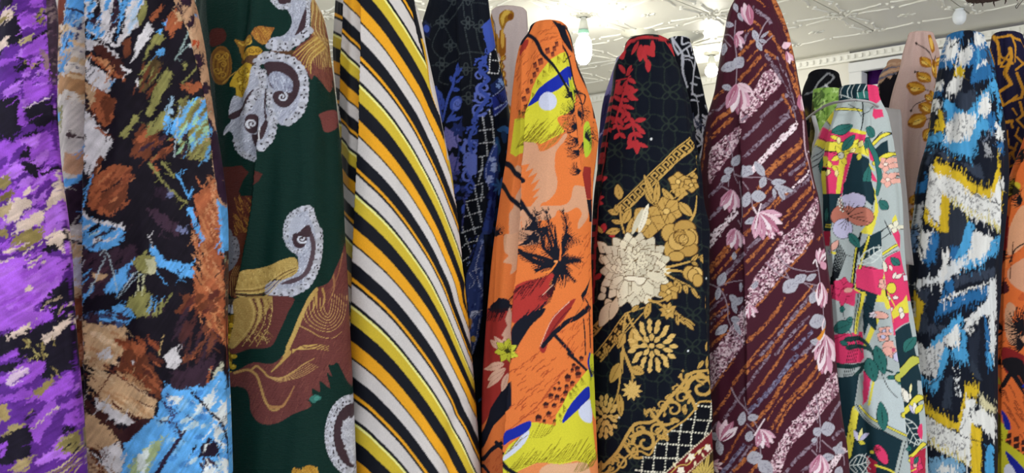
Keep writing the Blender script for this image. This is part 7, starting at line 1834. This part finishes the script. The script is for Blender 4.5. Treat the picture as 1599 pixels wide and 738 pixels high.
def p_tan():
    s = Sheet(1360, 85, 1430, 745, (158, 124, 100))
    s.o(1240, 80, 3.69)
    for i in range(7): s.L([(500 - 6 * i, 110 + 20 * i), (550, 75 + 20 * i), (640, 70 + 18 * i)], 12, (84, 88, 108) if i % 2 else (178, 146, 120), 6, j=1.0)
    q = [(490, 190), (520, 170), (535, 150), (555, 155), (570, 130), (600, 120), (700, 110), (700, 2400), (460, 2400), (490, 280)]
    s.P(q, (20, 18, 24), j=2, f=3, sm=0)
    return s

# ------------------------------------------------------------------ the bolts, front row then back row
ROW = 'bolts of printed cloth standing in the front row'
BACK = 'bolts of cloth standing in the second row'
M_satin = cloth_mat('satin_print_cloth', 0.5, spec=0.07)
M_matte = cloth_mat('crisp_print_cloth', 0.62)
M_crepe = cloth_mat('green_crepe_cloth', 0.5, crepe=0.6, weave=0.14, spec=0.08)
M_dull = cloth_mat('soft_plain_cloth', 0.75)

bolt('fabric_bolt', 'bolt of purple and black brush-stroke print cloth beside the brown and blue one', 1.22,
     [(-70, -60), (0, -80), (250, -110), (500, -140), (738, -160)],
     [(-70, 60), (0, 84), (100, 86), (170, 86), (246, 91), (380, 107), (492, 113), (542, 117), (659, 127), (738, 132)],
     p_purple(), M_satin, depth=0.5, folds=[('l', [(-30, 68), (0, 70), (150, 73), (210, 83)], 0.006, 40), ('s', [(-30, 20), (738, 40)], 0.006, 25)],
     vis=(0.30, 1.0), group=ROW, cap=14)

bolt('fabric_bolt', 'bolt of painterly brown, sky blue and black print cloth with a tucked left pleat', 1.46,
     [(-60, 110), (0, 92), (150, 90), (400, 92), (738, 100)],
     [(-60, 280), (0, 302), (60, 315), (180, 332), (246, 343), (320, 352), (420, 354), (520, 353), (640, 358), (738, 361)],
     p_brown(), M_satin, depth=0.62,
     folds=[('r', [(-30, 141), (246, 140), (738, 140)], 0.010, 60), ('s', [(-30, 118), (300, 114), (738, 122)], 0.008, 13),
            ('l', [(-30, 258), (0, 266), (50, 288), (165, 315), (246, 325), (340, 340), (492, 347), (738, 352)], 0.006, 50)],
     group=ROW, cap=14)

bolt('fabric_bolt', 'bolt of dark green crepe cloth with silver scrolls and maroon gold plumes', 1.66,
     [(-90, 330), (0, 312), (150, 318), (400, 330), (738, 335)],
     [(-90, 440), (0, 492), (27, 505), (55, 511), (92, 516), (140, 522), (270, 534), (369, 538), (400, 540), (520, 546), (620, 551), (738, 556)],
     p_green(), M_crepe, depth=0.66,
     folds=[('r', [(180, 405), (230, 402), (280, 399), (320, 396), (368, 389), (430, 378), (470, 370), (560, 360)], 0.009, 45),
            ('s', [(-30, 398), (100, 388), (240, 380)], 0.006, 9), ('v', [(-30, 388), (100, 376), (200, 372)], 0.005, 8),
            ('s', [(40, 486), (140, 486), (330, 482), (480, 480)], 0.007, 22), ('v', [(180, 425), (330, 412), (480, 400)], 0.006, 20)],
     group=ROW, cap=14)

bolt('fabric_bolt', 'bolt of cloth striped diagonally in black, amber, mustard and off-white', 1.78,
     [(-90, 550), (0, 527), (28, 525), (85, 522), (130, 525), (180, 530), (300, 537), (370, 540), (500, 547), (738, 554)],
     [(-90, 610), (0, 647), (25, 656), (75, 666), (130, 678), (200, 691), (270, 705), (369, 715), (400, 720), (500, 732), (620, 743), (738, 751)],
     p_stripe(), M_satin, gather=0.03,
     folds=[('r', [(-30, 569), (90, 569), (184, 568), (250, 565), (369, 561), (400, 560), (560, 556), (738, 553)], 0.012, 55),
            ('r', [(-30, 542), (50, 540), (90, 538), (200, 536)], 0.007, 30), ('s', [(-30, 556), (300, 548)], 0.004, 6),
            ('l', [(-30, 632), (0, 637), (65, 650), (100, 660), (150, 670), (184, 681), (266, 695), (319, 705), (368, 711), (470, 725)], 0.006, 50),
            ('v', [(620, 722), (690, 708), (738, 704)], 0.006, 14)],
     group=ROW, cap=14)

bolt('fabric_bolt', 'bolt of black cloth with blue scrolls and a chain lattice behind the striped one', 2.02,
     [(-100, 700), (0, 671), (40, 660), (100, 655), (300, 650), (738, 650)],
     [(-100, 745), (0, 761), (32, 765), (57, 770), (92, 777), (117, 785), (140, 790), (170, 795), (300, 800), (738, 800)],
     p_navy(), M_matte, gather=0.14, depth=0.6,
     folds=[('r', [(-30, 712), (60, 716), (184, 722), (300, 728)], 0.010, 22), ('l', [(0, 700), (100, 690), (250, 685)], 0.005, 25),
            ('s', [(120, 765), (240, 762), (380, 752), (560, 742)], 0.012, 14), ('r', [(200, 770), (300, 762), (400, 752), (500, 744)], 0.008, 20)],
     group=BACK, vis=(0.05, 1.0))

bolt('fabric_bolt', 'bolt of pinkish beige cloth with gold leaf sprays beside the blue scroll bolt', 2.32,
     [(22, 768), (60, 764), (150, 760), (300, 755), (738, 750)],
     [(22, 823), (60, 825), (150, 829), (300, 840), (738, 845)],
     p_beige1(), M_dull, gather=0.10, depth=0.6, folds=[('s', [(10, 786), (200, 790)], 0.006, 8), ('s', [(10, 812), (200, 806)], 0.006, 8)], group=BACK, cap=12, step=1.6)

bolt('fabric_bolt', 'bolt of orange and yellow palm tree print cloth with a blue streak near its top', 1.80,
     [(46, 828), (52, 826), (67, 815), (92, 807), (125, 802), (184, 796), (249, 790), (287, 784), (335, 777), (385, 770), (465, 762), (535, 756), (580, 753), (738, 751)],
     [(46, 887), (50, 889), (78, 896), (102, 902), (130, 912), (155, 920), (184, 928), (215, 934), (240, 932), (285, 927), (330, 925), (368, 923), (470, 925), (540, 927), (620, 930), (738, 934)],
     p_orange(), M_matte, gather=0.06,
     folds=[('r', [(150, 828), (184, 823.5), (229, 822), (259, 818.5), (304, 817), (344, 815), (368, 813), (413, 811), (443, 807), (488, 803.5), (543, 802), (634, 795), (687, 791), (738, 790)], 0.012, 45),
            ('l', [(30, 868), (80, 880), (160, 895), (240, 903), (300, 911), (368, 920)], 0.008, 45), ('s', [(250, 803), (420, 788), (560, 780)], 0.006, 12)],
     group=ROW, cap=14, capn=2.2)

bolt('fabric_bolt', 'bolt of black cloth with gold flowers, a cream chrysanthemum and red sprigs', 1.90,
     [(72, 976), (81, 973), (87, 968), (140, 955), (180, 947), (224, 939), (270, 932), (300, 928), (340, 925), (400, 923), (738, 924)],
     [(72, 1049), (87, 1053), (122, 1064), (160, 1074), (200, 1080), (224, 1083), (256, 1090), (324, 1099), (349, 1105), (408, 1107), (554, 1108), (716, 1112), (738, 1113)],
     p_dark(), M_matte, gather=0.07,
     folds=[('r', [(95, 992), (115, 987), (140, 977), (180, 965), (224, 954), (330, 942), (408, 937)], 0.010, 45),
            ('l', [(60, 1035), (100, 1052), (160, 1066), (224, 1077), (269, 1082), (324, 1087), (398, 1091), (500, 1095), (576, 1100), (680, 1107)], 0.009, 50)],
     group=ROW, cap=17, capn=2.3)

bolt('fabric_bolt', 'bolt of black cloth with a white brush-line lattice behind the gold flower bolt', 2.30,
     [(66, 1042), (120, 1030), (250, 1020), (738, 1015)],
     [(66, 1076), (97, 1087), (127, 1095), (160, 1102), (180, 1107), (300, 1112), (738, 1115)],
     p_bw(), M_matte, gather=0.10, depth=0.6, folds=[('s', [(50, 1066), (200, 1086)], 0.008, 8)], group=BACK, cap=9, step=1.5, vis=(0.3, 1.0))

bolt('fabric_bolt', 'bolt of lavender and navy streaked cloth half hidden by the red sprig bolt', 2.36,
     [(95, 962), (122, 953), (152, 943), (202, 936), (300, 932), (738, 930)],
     [(95, 1000), (200, 1003), (300, 1006), (738, 1008)],
     p_lav(), M_matte, depth=0.6, group=BACK, cap=10, step=2.0)

bolt('fabric_bolt', 'bolt of maroon cloth with orange grainy stripes and pale pink lilies', 2.05,
     [(-2, 1148), (12, 1141), (27, 1136), (50, 1132), (75, 1127), (107, 1122), (140, 1117), (184, 1105), (259, 1095), (330, 1090), (450, 1092), (738, 1100)],
     [(-2, 1208), (15, 1216), (37, 1224), (60, 1232), (90, 1240), (120, 1246), (150, 1252), (190, 1259), (246, 1266), (279, 1271), (314, 1279), (346, 1283), (418, 1292), (468, 1298), (518, 1301), (554, 1303), (604, 1307), (654, 1313), (691, 1319), (738, 1324)],
     p_maroon(), M_satin, gather=0.08, depth=0.7,
     folds=[('r', [(150, 1156), (209, 1155), (259, 1158), (368, 1160), (418, 1162), (552, 1166), (640, 1166)], 0.008, 40),
            ('l', [(0, 1197), (75, 1210), (120, 1217), (160, 1231), (250, 1252), (330, 1272)], 0.007, 45), ('s', [(150, 1120), (300, 1110), (738, 1128)], 0.005, 14),
            ('s', [(300, 1245), (738, 1275)], 0.006, 22)],
     group=ROW, cap=12)

bolt('fabric_bolt', 'short bolt of black cloth crossed by grey ribbon lines near the white wall', 2.75,
     [(120, 1262), (134, 1256), (150, 1252), (300, 1248), (738, 1246)],
     [(120, 1308), (138, 1312), (200, 1316), (738, 1320)],
     p_black(), M_dull, depth=0.6, group=BACK, cap=12, step=1.8, capn=2.4)

bolt('fabric_bolt', 'short bolt of lime green marbled cloth tied with a white ribbon', 2.52,
     [(142, 1270), (200, 1266), (738, 1258)],
     [(142, 1314), (200, 1318), (738, 1326)],
     p_lime(), M_dull, depth=0.6, group=BACK, cap=4, step=1.6, capn=5, folds=[('v', [(142, 1291), (260, 1290)], 0.008, 3)])

multi = bolt('fabric_bolt', 'bolt of hot pink, grey and teal patchwork flower cloth tied with a grey cord', 2.20,
     [(143, 1311), (162, 1309), (180, 1297), (195, 1287), (217, 1277), (250, 1267), (320, 1262), (450, 1266), (738, 1280)],
     [(143, 1367), (157, 1369), (182, 1377), (205, 1382), (232, 1388), (275, 1397), (309, 1402), (371, 1407), (424, 1412), (470, 1417), (540, 1428), (590, 1434), (654, 1441), (704, 1444), (738, 1446)],
     p_multi(), M_matte, gather=0.12, depth=0.7,
     folds=[('l', [(284, 1360), (320, 1365), (359, 1372), (404, 1375), (457, 1381), (502, 1390), (560, 1397), (654, 1409), (738, 1417)], 0.012, 45),
            ('r', [(150, 1316), (180, 1306), (220, 1293), (260, 1283), (310, 1283)], 0.008, 40), ('v', [(150, 1346), (200, 1345), (250, 1333)], 0.006, 5),
            ('v', [(470, 1340), (580, 1342), (680, 1352), (738, 1356)], 0.012, 9), ('v', [(200, 1358), (300, 1362)], 0.005, 6)],
     group=ROW, cap=10, capn=4)

bolt('fabric_bolt', 'bolt of pale rose cloth with amber leaves on thin black stems', 2.64,
     [(58, 1418), (77, 1412), (110, 1405), (135, 1397), (160, 1391), (200, 1387), (738, 1380)],
     [(58, 1456), (75, 1462), (90, 1465), (140, 1468), (300, 1470), (738, 1475)],
     p_rose(), M_dull, gather=0.12, depth=0.6, group=BACK, cap=9, step=1.45, folds=[('s', [(50, 1428), (160, 1402), (400, 1396)], 0.006, 6), ('s', [(120, 1440), (420, 1425)], 0.008, 8)], capn=3)

bolt('fabric_bolt', 'bolt of tan and black torn-edge print cloth beside the pale rose one', 2.95,
     [(102, 1385), (112, 1377), (134, 1371), (200, 1368), (738, 1366)],
     [(102, 1412), (130, 1418), (738, 1420)],
     p_tan(), M_dull, depth=0.6, group=BACK, cap=10, step=1.8)

bolt('fabric_bolt', 'bolt of blue, white and black jagged zigzag cloth with mustard patches', 2.38,
     [(62, 1478), (80, 1472), (110, 1467), (140, 1462), (170, 1457), (195, 1455), (224, 1450), (256, 1441), (286, 1435), (324, 1431), (354, 1427), (392, 1424), (470, 1422), (738, 1424)],
     [(62, 1535), (82, 1541), (107, 1547), (135, 1551), (160, 1555), (190, 1560), (224, 1564), (274, 1566), (306, 1564), (364, 1560), (400, 1558), (474, 1556), (517, 1553), (576, 1552), (738, 1552)],
     p_ikat(), M_matte, gather=0.10, depth=0.7,
     folds=[('s', [(60, 1522), (150, 1515), (260, 1530)], 0.006, 9), ('v', [(60, 1505), (160, 1490), (240, 1475)], 0.006, 7),
            ('r', [(230, 1458), (300, 1448), (400, 1436), (500, 1432)], 0.006, 30), ('l', [(220, 1553), (300, 1557), (400, 1556)], 0.006, 30)],
     group=ROW, cap=13, capn=2.6)

bolt('fabric_bolt', 'bolt of navy cloth with an ochre cracked-line pattern behind the zigzag one', 2.74,
     [(60, 1549), (80, 1546), (150, 1544), (738, 1540)],
     [(60, 1594), (90, 1604), (200, 1612), (738, 1616)],
     p_ochre(), M_matte, gather=0.10, depth=0.55, group=BACK, cap=11, step=1.5, vis=(0, 0.85), folds=[('r', [(50, 1568), (300, 1572)], 0.008, 20)])

bolt('fabric_bolt', 'second bolt of orange palm print cloth, beyond the blue and white zigzag one', 2.55,
     [(90, 1632), (150, 1622), (200, 1607), (230, 1597), (256, 1587), (286, 1577), (316, 1567), (350, 1560), (420, 1554), (560, 1550), (738, 1548)],
     [(90, 1680), (150, 1695), (250, 1712), (738, 1735)],
     p_orange2(), M_matte, depth=0.6, folds=[('r', [(240, 1599), (300, 1584), (360, 1576), (470, 1570), (560, 1568), (738, 1566)], 0.012, 40)],
     group=ROW, cap=14, vis=(0, 0.42))

# cord, ribbon end and grey lining that belong to the patchwork bolt
M_cord = mat('grey_cord', (176, 176, 180), 0.6, noise=0.3, nscale=90)
M_ribbon = mat('white_ribbon', (214, 216, 222), 0.5)
M_lining = mat('grey_lining', (140, 136, 136), 0.8, noise=0.15, nscale=12)
bpy.context.view_layer.update()


def part(name, bm, m, own):
    o = bm_obj(name, bm, m, own, True)
    o.matrix_parent_inverse = own.matrix_basis.inverted()
    return o


pts = [W3(x, y, Y - 0.02) for x, y, Y in ((1259, 186, 2.36), (1270, 177, 2.30), (1284, 168, 2.22), (1298, 162, 2.17), (1314, 158.5, 2.135), (1332, 156, 2.115), (1346, 157, 2.115), (1358, 159, 2.13), (1368, 164, 2.17), (1374, 169, 2.24), (1362, 166, 2.31), (1330, 160, 2.33))]
bm = bmesh.new(); add_tube(bm, spl(pts, 5), 0.0035, 8); part('tie_cord', bm, M_cord, multi)
pts = [W3(x, y - 3, Y - 0.026) for x, y, Y in ((1284, 169, 2.22), (1300, 163, 2.16), (1320, 160, 2.13), (1340, 158.5, 2.112))]
bm = bmesh.new(); add_tube(bm, spl(pts, 5), 0.0022, 6); part('tie_cord', bm, M_cord, multi)


def ribbon(pts, width, m, name, own, th=0.0012):
    p = spl(pts, 5)
    bm = bmesh.new()
    rows = []
    for i, q in enumerate(p):
        q = np.array(q)
        rows.append([bm.verts.new(q + np.array(v)) for v in ((-width / 2, -th, 0), (width / 2, -th, 0), (width / 2, th, 0), (-width / 2, th, 0))])
    for a, b in zip(rows, rows[1:]):
        for i in range(4): bm.faces.new((a[i], a[(i + 1) % 4], b[(i + 1) % 4], b[i]))
    bm.faces.new(rows[0]); bm.faces.new(rows[-1][::-1])
    bmesh.ops.recalc_face_normals(bm, faces=bm.faces)
    return part(name, bm, m, own)


ribbon([W3(1270, 180, 2.36), W3(1273, 192, 2.35), W3(1276, 204, 2.35), W3(1275, 216, 2.35), W3(1272, 226, 2.35), W3(1271, 240, 2.35)], 0.013, M_ribbon, 'ribbon_end', multi)

# grey lining: a stiff turned-out layer standing at the bolt's right side
bm = bmesh.new()
ly = np.linspace(0, 1, 26)
gl = [(166, 1366), (200, 1372), (260, 1388), (320, 1396), (412, 1408)]
gr = [(172, 1406), (177, 1407.5), (232, 1410), (270, 1413), (300, 1416), (371, 1422), (413, 1427)]
rows = []
for u in ly:
    yl, yr = 165 + u * (411 - 165), 171 + u * (414 - 171)
    r = []
    for v in np.linspace(0, 1, 8):
        y = yl + (yr - yl) * v
        x0 = np.interp(yl, [g[0] for g in gl], [g[1] for g in gl]); x1 = np.interp(yr, [g[0] for g in gr], [g[1] for g in gr])
        x = x0 + (x1 - x0) * v
        r.append(W3(x, y, 2.28 + 0.015 * math.sin(v * 3.1) + 0.03 * v))
    rows.append(r)
f = [[bm.verts.new(p) for p in r] for r in rows]
g = [[bm.verts.new((p[0], p[1] + 0.003, p[2])) for p in r] for r in rows]
for i in range(25):
    for k in range(7):
        bm.faces.new((f[i][k], f[i + 1][k], f[i + 1][k + 1], f[i][k + 1]))
        bm.faces.new((g[i][k], g[i][k + 1], g[i + 1][k + 1], g[i + 1][k]))
    bm.faces.new((f[i][0], g[i][0], g[i + 1][0], f[i + 1][0])); bm.faces.new((f[i][7], f[i + 1][7], g[i + 1][7], g[i][7]))
for k in range(7):
    bm.faces.new((f[0][k], f[0][k + 1], g[0][k + 1], g[0][k])); bm.faces.new((f[25][k], g[25][k], g[25][k + 1], f[25][k + 1]))
part('lining_flap', bm, M_lining, multi)

# cloth in the shelving bay
for nm, lb, y0, xa, xb, Yd, c in (
        ('fabric_bolt', 'bolt of deep purple cloth on the upper shelf of the bay', 96, 1355, 1386, 6.40, (122, 56, 160)),
        ('fabric_bolt', 'bolt of royal blue cloth on the upper shelf of the bay', 91, 1386, 1424, 6.10, (62, 62, 190)),
        ('fabric_bolt', 'bolt of pale lilac cloth on the upper shelf of the bay', 72, 1452, 1492, 5.85, (196, 194, 224)),
        ('fabric_bolt', 'bolt of lavender cloth at the end of the upper shelf', 52, 1584, 1624, 5.62, (176, 160, 206))):
    sh = Sheet(xa - 10, y0 - 20, xb + 10, 300, c)
    sh.daub((xa - 10, y0 - 20, xb + 10, 300), [tuple(int(v * k) for v in c) for k in (0.8, 1.15)], 40, 60, 5, 85, j=1.0, al=0.5)
    bolt(nm, lb, Yd, [(y0, xa + 3), (y0 + 40, xa), (300, xa)], [(y0, xb - 3), (y0 + 40, xb), (300, xb)], sh, M_dull, depth=0.8, cap=5, step=3.0, zbase=1.33, group='bolts on the shelf')
